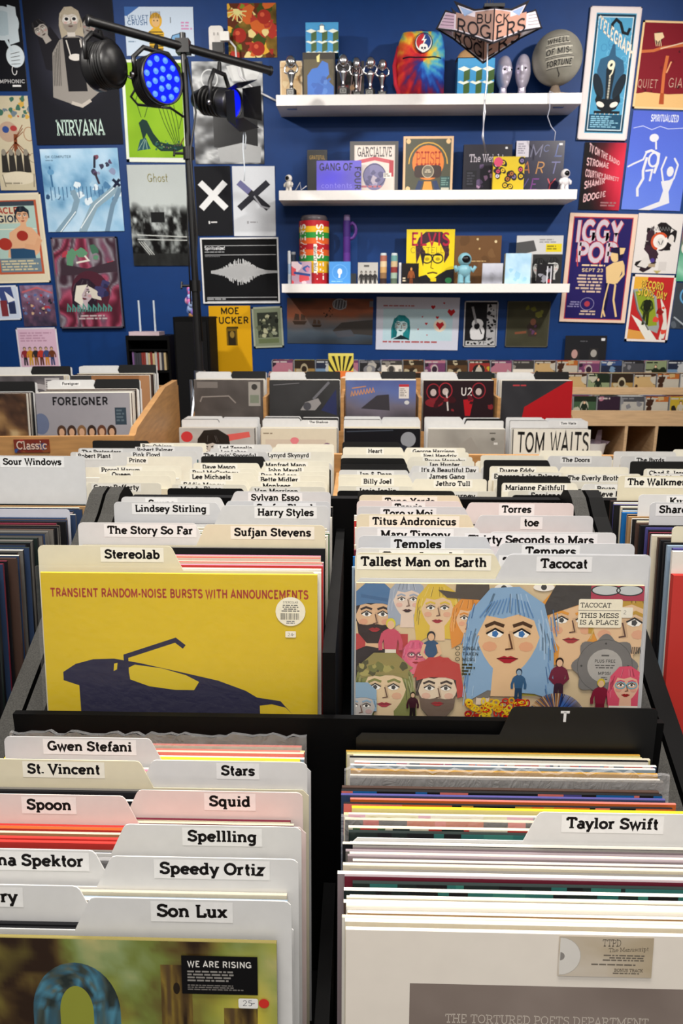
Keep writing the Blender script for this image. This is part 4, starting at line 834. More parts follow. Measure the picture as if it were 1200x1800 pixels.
for i, (xc, yt, z, art, lab, txt, key) in enumerate(((-.912, 2.522, wz, band_heads, 'silver grey record with a row of six heads, wooden bin', 'Foreigner', 'wooden bin, near row, right'), (-1.257, 2.522, wz, autumn, 'brown autumn-toned record at the left edge, wooden bin', '', 'wooden bin, near row, left'), (-.948, 3.057, wz + .01, maple, 'brown and green record at the right of the wooden bin, far row', '', 'wooden bin, far row, right'), (-1.293, 3.057, wz + .01, mono, 'grey toned record at the left of the wooden bin, far row', '', 'wooden bin, far row, left'))):
    far_bin(xc, yt, z, art, lab, key, [(txt if i == 0 else '', 'L', WH), ('', 'R', BK), ('', 'L', WH), ('', 'R', WH), ('', 'L', WH)], 120 + i, 12 if i % 2 == 0 else 6, '#777')

for o in set(COL.objects) - before:
    if o.parent is None:
        d = Matrix.Rotation(math.radians(4.6), 3, 'Z') @ (o.location - Vector((-.73, 2.44, 0))); o.location = d + Vector((-.76, 2.44, 0)); o.rotation_euler.z += math.radians(4.6)

# ------------------------------------------------------------------ the long wooden CD rack along the back wall
RK = thing('cd_rack', 'long pale wooden cd rack with open cubbies along the blue wall', 'cd rack', (.9, 4.45, 0))
def rk(n, b, m='pale_wood'): return MB(m).box(b[0] - .9, b[1] - .9, b[2] - 4.45, b[3] - 4.45, b[4], b[5]).build(n, RK)
RX0, RX1 = -.62, 2.45
T = [(4.60, 1e-3 + on_y(1100, 722, 4.55)[1]), (4.83, on_y(1100, 680, 4.79)[1]), (5.06, on_y(1100, 652, 5.03)[1])]   # depth of the front case, height of the lip in each tier
CH = .125; top1 = on_y(1100, 697, 4.61)[1]; top2 = on_y(1100, 657, 4.84)[1]; top3 = on_y(1100, 634, 5.07)[1]
tops = [top1, top2, top3]; ys = [4.60, 4.83, 5.06]; lips = [on_y(1100, 722, 4.565)[1], on_y(1100, 681, 4.80)[1], on_y(1100, 655, 5.03)[1]]
for k in range(3):
    fl_z = tops[k] - CH - .002
    rk('tier_floor', (RX0, RX1, ys[k] - .02, [4.795, 5.015, 5.235][k], fl_z - .015, fl_z)); rk('tier_lip', (RX0, RX1, ys[k] - .04, ys[k] - .0205, (fl_z - .015) if k else on_y(1100, 743, 4.56)[1], lips[k]))
zc0 = on_y(1100, 743, 4.56)[1]
rk('top_board', (RX0, RX1, 4.56, 5.235, zc0 - .02, zc0 - .0005)); rk('bottom_board', (RX0, RX1, 4.56, 5.235, .12, .14)); rk('back_board', (RX0, RX1, 5.215, 5.235, .141, zc0 - .021), 'black_laminate')
for u in (1008, 1099, 1152): x = on_y(u, 770, 4.56)[0]; rk('cubby_divider', (x - .009, x + .009, 4.56, 5.2145, .141, zc0 - .021))
for x in (RX0 + .01, -.2, .3, .7, RX1 - .01): rk('cubby_divider', (x - .009, x + .009, 4.56, 5.2145, .141, zc0 - .021))
rk('cubby_shelf', (on_y(1008, 770, 4.56)[0] + .0095, on_y(1099, 770, 4.56)[0] - .0095, 4.56, 5.2145, .43, .445))
_cdm = []; bx = on_y(599, 640, 4.84)[0]
def cd_mesh(seed):
    r = R(seed * 7 + 3); pal = [['#2a2a2e', '#5a5a60', '#9a9aa0', '#d8d4cc'], ['#b83a34', '#e2c23a', '#2a2420', '#e8e0d0'], ['#3a5a9a', '#8ab0d8', '#e4e8ec', '#2a3450'], ['#c8a05a', '#6a4a2a', '#e2d4b0', '#3a2a1c'], ['#8a4a7a', '#d88aa0', '#e8d8d8', '#3a2438'], ['#4a6a4a', '#a8b88a', '#e0dcc4', '#22301f'], ['#e6e2da', '#c9c4bc', '#8c8880', '#3a3836'], ['#d87a34', '#f0c88a', '#4a2a1a', '#e9e0cf']][seed % 8]
    pal = ['#' + ''.join('%02x' % int(int(c[k:k + 2], 16) * (.72 if seed % 8 != 6 else .9)) for k in (1, 3, 5)) for c in pal]; mb = MB('gloss'); w, h, t = .142, CH, .0102; mb.set(col='#8d8f94').box(-w / 2, w / 2, -t / 2, t / 2, 0, h); A = Art(mb, w, h, 40, 36, -t / 2 - .0001)
    A.rect(0, 0, 40, 36, pal[(0, 3, 1)[seed % 3]] if seed % 8 != 6 else '#cfc9be').rect(0, 0, 40, r.choice((5, 9, 16)), pal[r.randrange(0, 4)])
    A.blobs(r.randint(3, 7), pal[1:], seed, 7)
    if seed % 3 == 0: A.ell(20, 18, r.uniform(6, 12), r.uniform(6, 12), pal[2]).ell(20, 17, 5, 6, pal[3])
    if seed % 4 == 1: A.figure(20, 38, 30, pal[3], pal[3], '#caa88a')
    A.bars(3, 2, 32, 7, 1, pal[3] if seed % 2 else pal[2], seed=seed); A.rect(0, 0, 1.6, 36, '#77797d')
    return mb
def cd(x, y, z, seed, label, group, lean=.10):
    seed %= 24
    while len(_cdm) <= seed: o = cd_mesh(len(_cdm)).build('cd_case'); _cdm.append(o.data); bpy.data.objects.remove(o)
    o = bpy.data.objects.new('cd_case', _cdm[seed]); COL.objects.link(o); o.location = (x, y, z); o.rotation_euler = (-lean, 0, 0); return tag(o, label, 'cd', group)
CW = ['dark grey', 'red and yellow', 'blue', 'tan', 'pinkish', 'green', 'pale', 'orange']
for k, row in enumerate(('lower', 'middle', 'top')):
    fl_z = tops[k] - CH - .001; n = 0; x = RX0 + .085; r = R(40 + k)
    while x < RX1 - .075:
        if not (k == 0 and x < .86) and not (k == 1 and abs(x - bx) < .165):
            n += 1
            for q in range((5, 3, 3)[k]):
                sd = r.randrange(24); yy = ys[k] + .007 + q * (.026 if k == 0 else .03)
                lab = f'{CW[sd % 8]} cd case, front of pocket {nth(n)} from the left, {row} row' if q == 0 else f'{CW[sd % 8]} cd case, {nth(q)} behind the front, {nth(n)} pocket from left, {row} row'
                cd(x + r.uniform(-.0018, .0018), yy, fl_z, sd, lab, f'cds in the {row} row')
        x += .1468
# a bigger coloured box, a black record leaning on the wall, a bag in a cubby
def sunburst(A):
    A.rect(0, 0, 45, 45, '#2a2a1c')
    for k in range(9): a = math.pi * (.1 + .8 * k / 8); A.poly([(24, 34), (24 - 40 * math.cos(a - .09), 34 - 40 * math.sin(a - .09)), (24 - 40 * math.cos(a + .09), 34 - 40 * math.sin(a + .09))], '#c9bb52')
    A.rect(12, 20, 45, 45, '#d8743a').ell(30, 34, 12, 8, '#efe0d0').rect(0, 0, 45, 3, '#cfc464')
def stand_print(name, label, cat, y, px, art, UV, t=.012, mat='gloss', lean=.05, base='#333', zbot=None):
    (u0, v0, u1, v1) = px; x0, z1 = on_y(u0, v0, y); x1, z0 = on_y(u1, v1, y); z0 = zbot if zbot is not None else z0; w, h = x1 - x0, z1 - z0
    mb = MB(mat, base); mb.box(-w / 2, w / 2, -t / 2, t / 2, 0, h); art(Art(mb, w, h, UV[0], UV[1], -t / 2 - .0002))
    return tag(mb.build(name, None, ((x0 + x1) / 2, y, z0), (-lean, 0, 0)), label, cat)
stand_print('cd_box', 'small sunburst patterned box set standing in the cd rack', 'box set', 4.842, (577, 621, 621, 652), sunburst, (45, 45), t=.016, lean=.02, zbot=top2 - CH - .001)
def two_faces(A): A.rect(0, 0, 67, 67, '#1e1e22').bars(24, 8, 42, 11, 1, '#55555a').rect(10, 22, 24, 38, '#2c2626').ell(16, 29, 5, 7, '#b08a84').rect(40, 20, 54, 38, '#2a2828').ell(47, 28, 5, 6, '#9a9690').rect(58, 4, 64, 8, '#d8d8dc').bars(6, 44, 60, 50, 2, '#8a8a90', seed=4)
stand_print('record', 'small black record with two pale faces leaning on the wall by the cd rack', 'record', 5.205, (995, 590, 1062, 655), two_faces, (67, 67), t=.006, lean=.06, zbot=top3 - CH - .001)
bg = thing('paper_bag', 'crumpled white and lilac paper bag in a cubby of the cd rack', 'bag', (on_y(1040, 770, 4.7)[0], 4.70, .446))
mb = MB('paper', '#e4e0de'); bz = on_y(1062, 778, 4.66)[1] - .446
mb.lathe([(.001, 0), (.07, 0), (.075, bz * .5), (.095, bz)], 9); mb.set(col='#b9a8c0').lathe([(.094, bz), (.067, bz * .55)], 9); mb.build('bag_body', bg)
mb = MB('paper', '#9a8794'); tz = on_y(1062, 757, 4.66)[1] - .446
mb.face([(0, -.03, bz * .8), (.05, -.03, bz * .75), (.06, 0, tz), (.03, -.01, tz * 1.0)]); mb.face([(.05, -.03, bz * .75), (.11, -.02, bz * 1.02), (.05, .02, bz * 1.04)]); mb.face([(-.06, -.05, bz * .72), (.05, -.07, bz * .72), (.05, -.03, bz * .85), (-.05, -.02, bz * .85)]); mb.build('folded_flap', bg)['label'] = 'lilac folded paper flaps'

# ------------------------------------------------------------------ posters on the blue wall; drawings in units of the frame's pixels
PY = WALL_Y - .0035
_pn = [0]
def poster(px, art, label, y=None, t=.0012, name='poster', mat='paper', base='#ddd', cat='poster', rim=None, frame=None, post=None):
    _pn[0] += 1; y = y or PY - .0015 * (_pn[0] % 4)
    P = [on_y(u, v, y) for u, v in px]; (ax, az), (bx_, bz_), (cx, cz), (dx, dz) = P
    w = (math.hypot(bx_ - ax, bz_ - az) + math.hypot(cx - dx, cz - dz)) / 2; h = (math.hypot(ax - dx, az - dz) + math.hypot(bx_ - cx, bz_ - cz)) / 2
    ang = math.atan2(bz_ - az + cz - dz, bx_ - ax + cx - dx); mx, mz_ = (ax + bx_ + cx + dx) / 4, (az + bz_ + cz + dz) / 4
    U = (px[1][0] - px[0][0] + px[2][0] - px[3][0]) / 2; V = (px[3][1] - px[0][1] + px[2][1] - px[1][1]) / 2
    mb = MB(mat, rim or base); mb.box(-w / 2, w / 2, -t / 2, t / 2, -h / 2, h / 2)
    A = Art(mb, w, h, U, V, -t / 2, z0=-h / 2); A.STEP = 7e-6; A.rect(0, 0, U, V, base); art(A)
    o = mb.build(name, None, (mx, y, mz_), (0, -ang, 0)); tag(o, label, cat)
    if frame:
        fw, fd, fc, fm = frame; fb = MB(fm, fc)
        for b in ((-w / 2 - fw, w / 2 + fw, h / 2, h / 2 + fw), (-w / 2 - fw, w / 2 + fw, -h / 2 - fw, -h / 2), (-w / 2 - fw, -w / 2, -h / 2, h / 2), (w / 2, w / 2 + fw, -h / 2, h / 2)): fb.box(b[0], b[1], -fd, t / 2, b[2], b[3])
        fb.build('frame', o)
    return o
def q4(x0, y0, x1, y1, dx=0): return [(x0, y0), (x1, y0), (x1 + dx, y1), (x0 + dx, y1)]
def shout(A):
    A.rect(0, 0, 200, 200, '#0e1017'); A.ell(A.U - 34, 42, 30, 30, '#cfdde6').ell(A.U - 34, 42, 22, 22, '#b9cdd8').poly([(A.U - 22, 10), (A.U - 8, 14), (A.U - 6, 74), (A.U - 24, 80)], '#cfdde6').ell(A.U - 16, 100, 16, 20, '#d6e2ea').line([(A.U - 30, 70), (A.U - 20, 92)], 5, '#cfdde6').lines([[(A.U - 24, 96 + k * 6), (A.U - 8, 92 + k * 7)] for k in range(4)], 1, '#16181e')
    A.ring(A.U - 20, 125, 4, 8, 1.2, '#e8e8ea', 0, 270).text('SYMPHONIC', A.U - 3, 148, 7, '#e8e8ea', slab=False, wt=12, al='r').bars(A.U - 26, 151, A.U - 3, 157, 1, '#e8e8ea')
poster([(-60, -2), (32, -2), (50, 160), (-40, 160)], shout, 'black poster with a pale speaking trumpet, cut by the left edge')
def trio(A):
    A.raster(lambda U, V: ramp(np.clip(1.0 - np.hypot((U - .5) / .52, (V - .36) / .42), 0, 1) * .9, '#12131c', '#232430', '#4a4a55', '#77777f'), 30, 36)
    g = ['#141318', '#c9c4be', '#55524f']
    A.poly([(20, 60), (44, 46), (60, 70), (58, 130), (30, 120)], '#1a1920'); A.poly([(100, 40), (130, 44), (140, 90), (125, 120), (108, 80)], '#1b1a20')
    A.face(28, 52, 12, '#a8a29c', '#1a181c', lip='#4c4644', tilt=-.5, iris='#222').face(112, 46, 12, '#8f8a86', '#17161a', lip='#4c4644', tilt=.3, iris='#222')
    A.poly([(38, 170), (44, 92), (58, 70), (72, 64), (92, 64), (104, 74), (118, 100), (122, 160), (96, 182), (74, 184)], '#8f8a85'); A.poly([(64, 66), (94, 66), (100, 160), (66, 160)], '#17161b')
    A.lines([[(46 + k * 3, 96 - k * 6), (42 + k * 3, 150)] for k in range(5)] + [[(104 + k * 3, 84 + k * 4), (112 + k * 2, 150)] for k in range(4)], 1.2, '#4a4744')
    A.face(80, 36, 14, '#cdc7c0', '#b0a592', lip='#6a5c58', long=True, beard='#9a9288').ell(74, 34, 5, 4.4, '#e8e6e2').ell(87, 34, 5, 4.4, '#e8e6e2').ell(74, 34, 3.4, 3, '#1c1b20').ell(87, 34, 3.4, 3, '#1c1b20').poly([(66, 30), (68, 20), (80, 16), (93, 20), (95, 30), (88, 24), (80, 25), (72, 24)], '#b0a592')
    A.ell(84, 100, 12, 6, '#d8d4ce').line([(70, 180), (88, 186), (104, 176)], 6, '#b9b2aa').lines([[(70, 70), (76, 100)], [(94, 70), (98, 100)]], 2, '#d8d4ce')
    A.text('NIRVANA', 81, 239, 28, '#c6e0d6', wt=13, al='c', fit=86)
poster([(37, -2), (197, -2), (216, 252), (66, 256)], trio, 'tall black poster of three people with white block title')
def lobster(A):
    A.rect(0, 0, 70, 180, '#c4baa0').blobs(26, ['#a3402e', '#3f6a5a', '#c9a24a', '#6a7a86'], 3, 5, (8, 4, 66, 40)).ell(24, 62, 17, 18, '#b49a86').ell(20, 58, 6, 6, '#2f4a8a').ell(34, 56, 6, 5, '#a33a3a')
    A.line([(36, 66), (34, 96)], 6, '#7a3f24').lines([[(35, 80), (14 + k * 9, 104)] for k in range(6)], 1.6, '#7a3f24').lines([[(34, 76), (50, 62 - k * 6)] for k in range(3)], 1.4, '#7a3f24')
    for k in range(4): A.poly([(8 + k * 13, 100), (17 + k * 13, 98), (19 + k * 13, 134), (6 + k * 13, 134)], '#2c2a28').ell(12 + k * 13, 98, 4, 6, '#8a8478')
    A.ell(34, 144, 30, 12, '#d3cab4').lines([[(6, 138), (10, 160)], [(62, 136), (60, 160)]], 1.4, '#6a6356').bars(8, 152, 56, 157, 1, '#8a8270').ring(60, 66, 9, 12, 1.2, '#9a6a4a').ring(64, 108, 8, 8, 1.2, '#8a8270')
poster([(-18, 168), (46, 169), (67, 334), (3, 335)], lobster, 'cream poster with a lobster and a crowd at the left edge')
def boy(A):
    A.rect(0, 0, 130, 90, '#c3d2e4'); A.poly([(0, 0), (26, 0), (4, 16), (0, 16)], '#3a63a4').text('VELVET', 4, 23, 8.5, '#2f5a8c', slab=False, wt=15, fit=38).text('CRUSH', 4, 32, 8.5, '#2f5a8c', slab=False, wt=15, fit=36)
    A.poly([(42, 84), (40, 44), (50, 36), (60, 36), (68, 46), (64, 84)], '#d6ab34').lines([[(41, 44 + k * 5), (66, 44 + k * 5)] for k in range(8)], 1.6, '#2c2418')
    A.ell(54, 24, 11, 14, '#d9a83a').ell(54, 26, 7, 9, '#d8b078').lines([[(46 + k * 2.6, 8), (45 + k * 2.8, 20)] for k in range(7)], 1.1, '#3a2a18').ell(51, 24, 1.2, 1.2, '#222').ell(57, 24, 1.2, 1.2, '#222')
    A.poly([(74, 72), (82, 50), (96, 46), (100, 54), (92, 60), (88, 76)], '#7aa8d2').line([(74, 72), (82, 50), (96, 46)], 1.4, '#2a3c58').bars(98, 26, 118, 42, 3, '#c78ab4', seed=4).line([(80, 18), (80, 28)], 1.2, '#444').bars(4, 60, 24, 64, 1, '#7f95ad')
poster([(218, 12), (338, 12), (343, 99), (223, 98)], boy, 'pale blue poster of a child in a striped yellow jumper')
def heel(A):
    A.raster(lambda U, V: ramp(.2 + .7 * noise(U, V, 3, 61), '#6f9a1c', '#84b022', '#95be2c'), 14, 16, (5, 5, 110, 172))
    A.poly([(25, 110), (32, 103), (40, 106), (50, 128), (62, 144), (84, 148), (100, 146), (104, 154), (92, 160), (62, 160), (48, 148), (38, 128), (32, 142), (28, 122)], '#15332e').poly([(26, 140), (36, 136), (44, 156), (20, 160)], '#24505a').blobs(24, ['#3a6a4a', '#7a8a4a', '#5a3a5a', '#2a5a5a'], 6, 2.2, (52, 140, 96, 158)).lines([[(22, 158), (34, 138)], [(30, 158), (35, 140)], [(38, 157), (36, 140)]], 1, '#8fb0a0')
    A.lines([[(60 + k * 7, 78), (70 + k * 6, 110), (88 + k * 2, 150)] for k in range(5)] + [[(30, 100), (22, 70), (34, 40), (30, 20)], [(36, 100), (46, 70), (40, 50)], [(96, 120), (104, 90)]], 1.2, '#2f4a18')
    A.line([(96, 150), (104, 136), (110, 130)], 2, '#6a4a2a').frame(5, '#dfe6da')
poster([(213, 105), (327, 105), (327, 286), (222, 284)], heel, 'lime green poster with a dark high-heeled shoe')
def snowy_road(A):
    A.raster(lambda U, V: ramp(.55 * noise(U, V, 5, 64) + .5 * (1 - np.abs(V - .45) * 1.6) * noise(U, V, 9, 65), '#cfe2f0', '#b5d3ea', '#8cb8d8', '#5a8cb4', '#2f4a68'), 36, 36)
    A.blobs(26, ['#dceaf4', '#a8cbe4', '#4f7fa8', '#2f4f74', '#7fb0d2'], 11, 7, (4, 62, 132, 96))
    A.lines([[(12 + k * 7, 66), (12 + k * 7, 90 - (k % 3) * 5)] for k in range(14)], 1.6, '#3f6a94').line([(14, 30), (16, 66)], 3, '#3a6a94').ell(15, 40, 6, 5, '#5f94bd')
    A.line([(16, 148), (48, 112), (56, 90), (50, 72)], 10, '#7f9cb0').line([(60, 148), (86, 100), (132, 66)], 13, '#8aa4b4').lines([[(20, 148), (52, 110)], [(58, 140), (88, 98), (130, 64)]], 1.6, '#e4eef4').line([(104, 148), (118, 100), (134, 70)], 8, '#6f8ca4')
    A.blobs(8, ['#7a4a5a', '#3a3a52', '#8a94b4', '#584a6a'], 4, 7, (88, 12, 128, 44)).line([(94, 14), (92, 34)], 4, '#2a2c3c').line([(92, 42), (98, 62)], 4, '#3a3040').line([(122, 54), (134, 66)], 5, '#16203a').line([(134, 54), (123, 68)], 5, '#16203a').text('OK COMPUTER', 8, 16, 4.5, '#27455f', slab=False, wt=15).bars(8, 19, 28, 22, 1, '#5f7f9a')
poster([(70, 262), (207, 260), (218, 406), (85, 408)], snowy_road, 'icy blue poster of a curving road')
def crowd(A):
    def fn(U, V):
        n = noise(U, V, 13, 71, 4); d = np.clip((V - .38 - .12 * (noise(U, V, 4, 72) - .5)) / .1, 0, 1); sky = .74 + .05 * noise(U, V, 3, 73); cr = np.clip((n - .38) * 2.2, 0, .8) * (1 - .55 * np.clip((V - .5) * 2, 0, 1)); g = sky * (1 - d) + cr * d
        g = np.where(V > .88, .09 + .1 * n, g); return g * .96, g, g
    A.raster(fn, 56, 84).lines([[(10, 122), (102, 126)], [(10, 130), (100, 132)]], 1.6, '#c4c8c6').lines([[(12 + 4 * k, 134), (30 + 4 * k, 158)] for k in range(3)], 1.4, '#b4b8b6').rect(36, 82, 60, 100, '#141617')
    A.text('Ghost', 34, 30, 15, '#6d6a44', slab=False, wt=12, fit=36).text('Ghost', 33.4, 29.4, 15, '#b0ac7c', slab=False, wt=5, fit=36)
poster([(223, 290), (326, 289), (334, 467), (235, 467)], crowd, 'grey photo poster of a crowd under a pale sky')
def fruit(A):
    A.raster(lambda U, V: ramp(noise(U, V, 6, 75), '#2a1c10', '#5a4a1c', '#8a6a2a', '#4a5a20'), 20, 20).blobs(60, ['#a8352a', '#c8612c', '#d8a83a', '#7a8a2c', '#e0cc8a', '#5a2a18', '#b8442c', '#3c4a1c'], 5, 12)
    for k in range(7): a = k * .5; A.line([(16, 14), (16 + 18 * math.cos(a), 14 + 18 * math.sin(a))], 2, '#d8d28a')
    for x, y in ((20, 56), (64, 24), (52, 80)): A.ell(x, y, 12, 13, '#9c2c22').ell(x - 3, y - 4, 4, 4, '#c8583c')
poster([(399, 6), (485, 5), (487, 101), (402, 102)], fruit, 'poster of heaped red and golden fruit')
def foil(A):
    A.raster(lambda U, V: ramp(np.clip(.5 + 1.6 * (noise(U * .5, V, 9, 77, 3) - .5) + .2 * np.sin(V * 26 + 5 * noise(U, V, 3, 78)), 0, 1), '#17181b', '#3c3e42', '#8a8d90', '#c9ccce', '#6a6c70'), 44, 60)
    A.rect(34, 62, 112, 150, '#16171b').poly([(60, 8), (84, 4), (120, 14), (112, 30), (70, 34)], '#d4d6d6').poly([(40, 152), (84, 142), (118, 150), (116, 178), (44, 176)], '#a4a6a8').ring(30, 30, 14, 16, 2, '#c9ccce')
poster([(335, 108), (461, 108), (464, 288), (345, 288)], foil, 'crinkled silver and black foil poster behind the stage light', mat='gloss')
def cross(bg, fg, cap):
    def f(A):
        A.rect(0, 0, 90, 130, bg).line([(A.U * .14, 28), (A.U * .84, 74)], 11, fg).line([(A.U * .84, 28), (A.U * .14, 74)], 11, fg if cap else '#2b2c34')
        if not cap: A.line([(A.U * .14, 28), (A.U * .4, 45)], 11, '#6a6a94').line([(A.U * .5, 52), (A.U * .66, 70), (A.U * .86, 74)], 3, '#9a9ca4')
        A.bars(A.U * .34, 97, A.U * .62, 101, 1, '#d8d8da' if cap else '#9a9aa0', al='c').rect(A.U * .32, 96, A.U * .36, 101, '#d8d8da' if cap else '#9a9aa0')
    return f
poster([(340, 292), (404, 292), (410, 413), (349, 415)], cross('#16171c', '#e2e4e6', 1), 'black poster with a big white letter X')
poster([(407, 292), (482, 292), (485, 415), (412, 415)], cross('#cfd3da', '#26262c', 0), 'white poster with a big dark letter X')
def wave(A):
    A.rect(0, 0, 150, 120, '#0c0d10'); r = R(4)
    A.lines([[(14 + k * .82, 57 - (2 + 22 * math.exp(-((k - 62) / 34) ** 2) * r.uniform(.45, 1))), (14 + k * .82, 57 + (2 + 22 * math.exp(-((k - 62) / 34) ** 2) * r.uniform(.45, 1)))] for k in range(146)], 1.15, '#d3d5d8')
    A.text('Spiritualized', 4, 18, 6, '#e2e4e8', slab=False, wt=20, fit=36).bars(4, 21, 56, 24, 1, '#9a9ca0').lines([[(4, 11), (128, 11)], [(4, 27), (128, 27)], [(4, 102), (128, 102)], [(4, 109), (128, 109)]], 1, '#b4b6ba').bars(4, 103.5, 56, 108, 1, '#9a9ca0').bars(4, 29, 44, 31, 1, '#77797d')
poster([(355, 421), (486, 420), (490, 530), (360, 531)], wave, 'black poster of a white sound wave in a white frame', frame=(.01, .012, '#dfe0e2', 'plastic_white'), name='framed_poster')
def boxer(A):
    A.rect(0, 0, 120, 160, '#d6cdb4').rect(8, 12, A.U - 9, 142, '#b4583c').rect(12, 16, A.U - 13, 138, '#a9c4bd').rect(12, 14, A.U - 13, 22, '#38414c')
    x = A.U - 44; A.rect(12, 24, x + 10, 52, '#cfc6ac').text('MIRACLE', x + 2, 35, 11, '#a83a30', slab=False, wt=22, al='r', fit=62).text('LEGION', x + 4, 50, 12, '#27364c', slab=False, wt=22, al='r', fit=58)
    A.lines([[(14, 62 + k), (A.U - 14, 62 + k)] for k in (0, 34)], 1.4, '#dcdcc8')
    A.poly([(x - 26, 112), (x - 18, 68), (x + 2, 56), (x + 22, 60), (x + 36, 78), (x + 30, 104), (x + 20, 112)], '#d8a884').poly([(x - 20, 96), (x + 22, 96), (x + 24, 128), (x - 22, 128)], '#274a6a').line([(x + 34, 80), (x + 26, 96), (x + 6, 92)], 9, '#d2a07c').ell(x + 4, 74, 10, 9, '#9c2f26').ell(x - 28, 88, 12, 11, '#a4342a').face(x + 8, 40, 11, '#d8a884', '#1c2530', lip='#a04a40')
    A.rect(12, 114, A.U - 13, 138, '#6a7f8c').bars(14, 117, A.U - 16, 137, 4, '#c9bf9e', seed=5).frame(3, '#e2d8be')
poster([(-28, 341), (72, 338), (88, 496), (-6, 498)], boxer, 'cream poster of a boxer with red gloves at the left edge')
def swirl(A):
    A.raster(lambda U, V: ramp(.5 + .5 * np.sin(16 * noise(U, V, 2.2, 81) + 7 * U + 4 * V), '#4a1c2a', '#7a2c42', '#a8506a', '#6a4458', '#8a8890', '#3a2430'), 44, 60).blobs(10, ['#3f6a54', '#5a8a6c', '#a83a4a'], 7, 9, (12, 20, 104, 60))
    A.poly([(14, 46), (58, 54), (112, 40), (112, 60), (62, 64), (12, 66)], '#3b2c36').line([(40, 44), (62, 40), (56, 32)], 3, '#d8d4cc').ell(60, 96, 34, 38, '#4a2230').face(50, 96, 15, '#b8a8b0', '#2a1c2a', lip='#5a2434', long=True, tilt=.2).poly([(36, 84), (30, 110), (46, 122), (44, 100), (56, 82)], '#d9d4c8').poly([(56, 84), (76, 96), (78, 110), (62, 106)], '#cfc8bc').blobs(8, ['#2b2a4c', '#3c3a64'], 3, 8, (68, 70, 92, 104))
    A.lines([[(16 + k * 9, 130), (18 + k * 9, 117 + k % 3), (22 + k * 9, 124), (20 + k * 9, 130), (24 + k * 9, 118)] for k in range(9)], 2.6, '#4c8a82').bars(28, 136, 92, 146, 2, '#b8a8ac', al='c').frame(2.5, '#55505c')
poster([(91, 418), (205, 416), (219, 576), (107, 577)], swirl, 'maroon swirling psychedelic canvas print', t=.03, y=WALL_Y - .017, name='canvas_print', cat='canvas print', rim='#20222c')
def plane(A): A.rect(0, 0, 80, 80, '#c4d0e4').poly([(A.U - 38, 0), (A.U - 12, 0), (A.U - 8, 30), (A.U - 30, 34)], '#3a4a80').rect(A.U - 34, 26, A.U - 22, 54, '#7a3038').rect(A.U - 20, 30, A.U - 8, 50, '#2a3458').poly([(A.U - 24, 10), (A.U - 6, 26), (A.U - 20, 30)], '#e2e6ee').frame(2.5, '#d8deea')
poster([(-20, 503), (32, 501), (37, 562), (-14, 563)], plane, 'small blue and white print at the left edge under the boxer')
def throng(A): A.raster(lambda U, V: ramp(.5 * noise(U, V, 9, 84, 4) + .5 * (1 - V), '#201e2a', '#3c3448', '#6a4a60', '#8a7a9a', '#a88aa0'), 24, 28).blobs(40, ['#a83a4a', '#5a6a9a', '#c8a88a', '#2a2834', '#8a9ac0'], 4, 2.6, (2, 16, 58, 50)).line([(3, 12), (30, 4), (56, 14)], 3, '#b8606a')
poster([(36, 502), (94, 501), (98, 573), (41, 574)], throng, 'small dark print of a festival throng under the boxer')
def pink_band(A):
    A.rect(0, 0, 80, 70, '#d4b2c8').bars(6, 8, 62, 26, 4, '#b890a8', seed=2)
    for k in range(6): A.figure(11 + k * 9.5, 66, 32, ['#8a2c34', '#c8882c', '#2c2a30', '#b83a2c', '#3a4a7a', '#6a3a24'][k], ['#2c2a30', '#c89a3a', '#8a5a2a', '#5a2c20', '#c8882c', '#32406a'][k])
    A.frame(2.5, '#dcd8e2')
poster([(29, 577), (100, 575), (106, 650), (35, 650)], pink_band, 'small pink print of a band standing in a row')
def moe(A): A.rect(0, 0, 90, 130, '#d09c10').text('MOE', 37, 14.5, 11.5, '#1e1a10', slab=False, wt=20, al='c', fit=33).text('TUCKER', 37.5, 31, 12, '#1e1a10', slab=False, wt=20, al='c', fit=64).rect(29, 38, 48, 69, '#6a5212').rect(32, 44, 45, 69, '#2a2212').ell(39, 50, 4, 6, '#8a7030').rect(30, 36, 50, 40, '#4a3a10')
poster([(369, 538), (440, 537), (444, 660), (370, 660)], moe, 'yellow poster with bold black title behind the speaker')
def green_print(A): A.rect(0, 0, 60, 80, '#77806a').frame(3, '#9aa08e').rect(9, 10, 45, 54, '#30342c').blobs(26, ['#8a8f7a', '#1c1f1a', '#5a604c', '#a8a88a'], 8, 4, (11, 14, 43, 52)).rect(9, 56, 45, 64, '#5f6a4a')
poster([(443, 540), (496, 538), (498, 610), (445, 612)], green_print, 'small grey-green print beside the yellow poster')
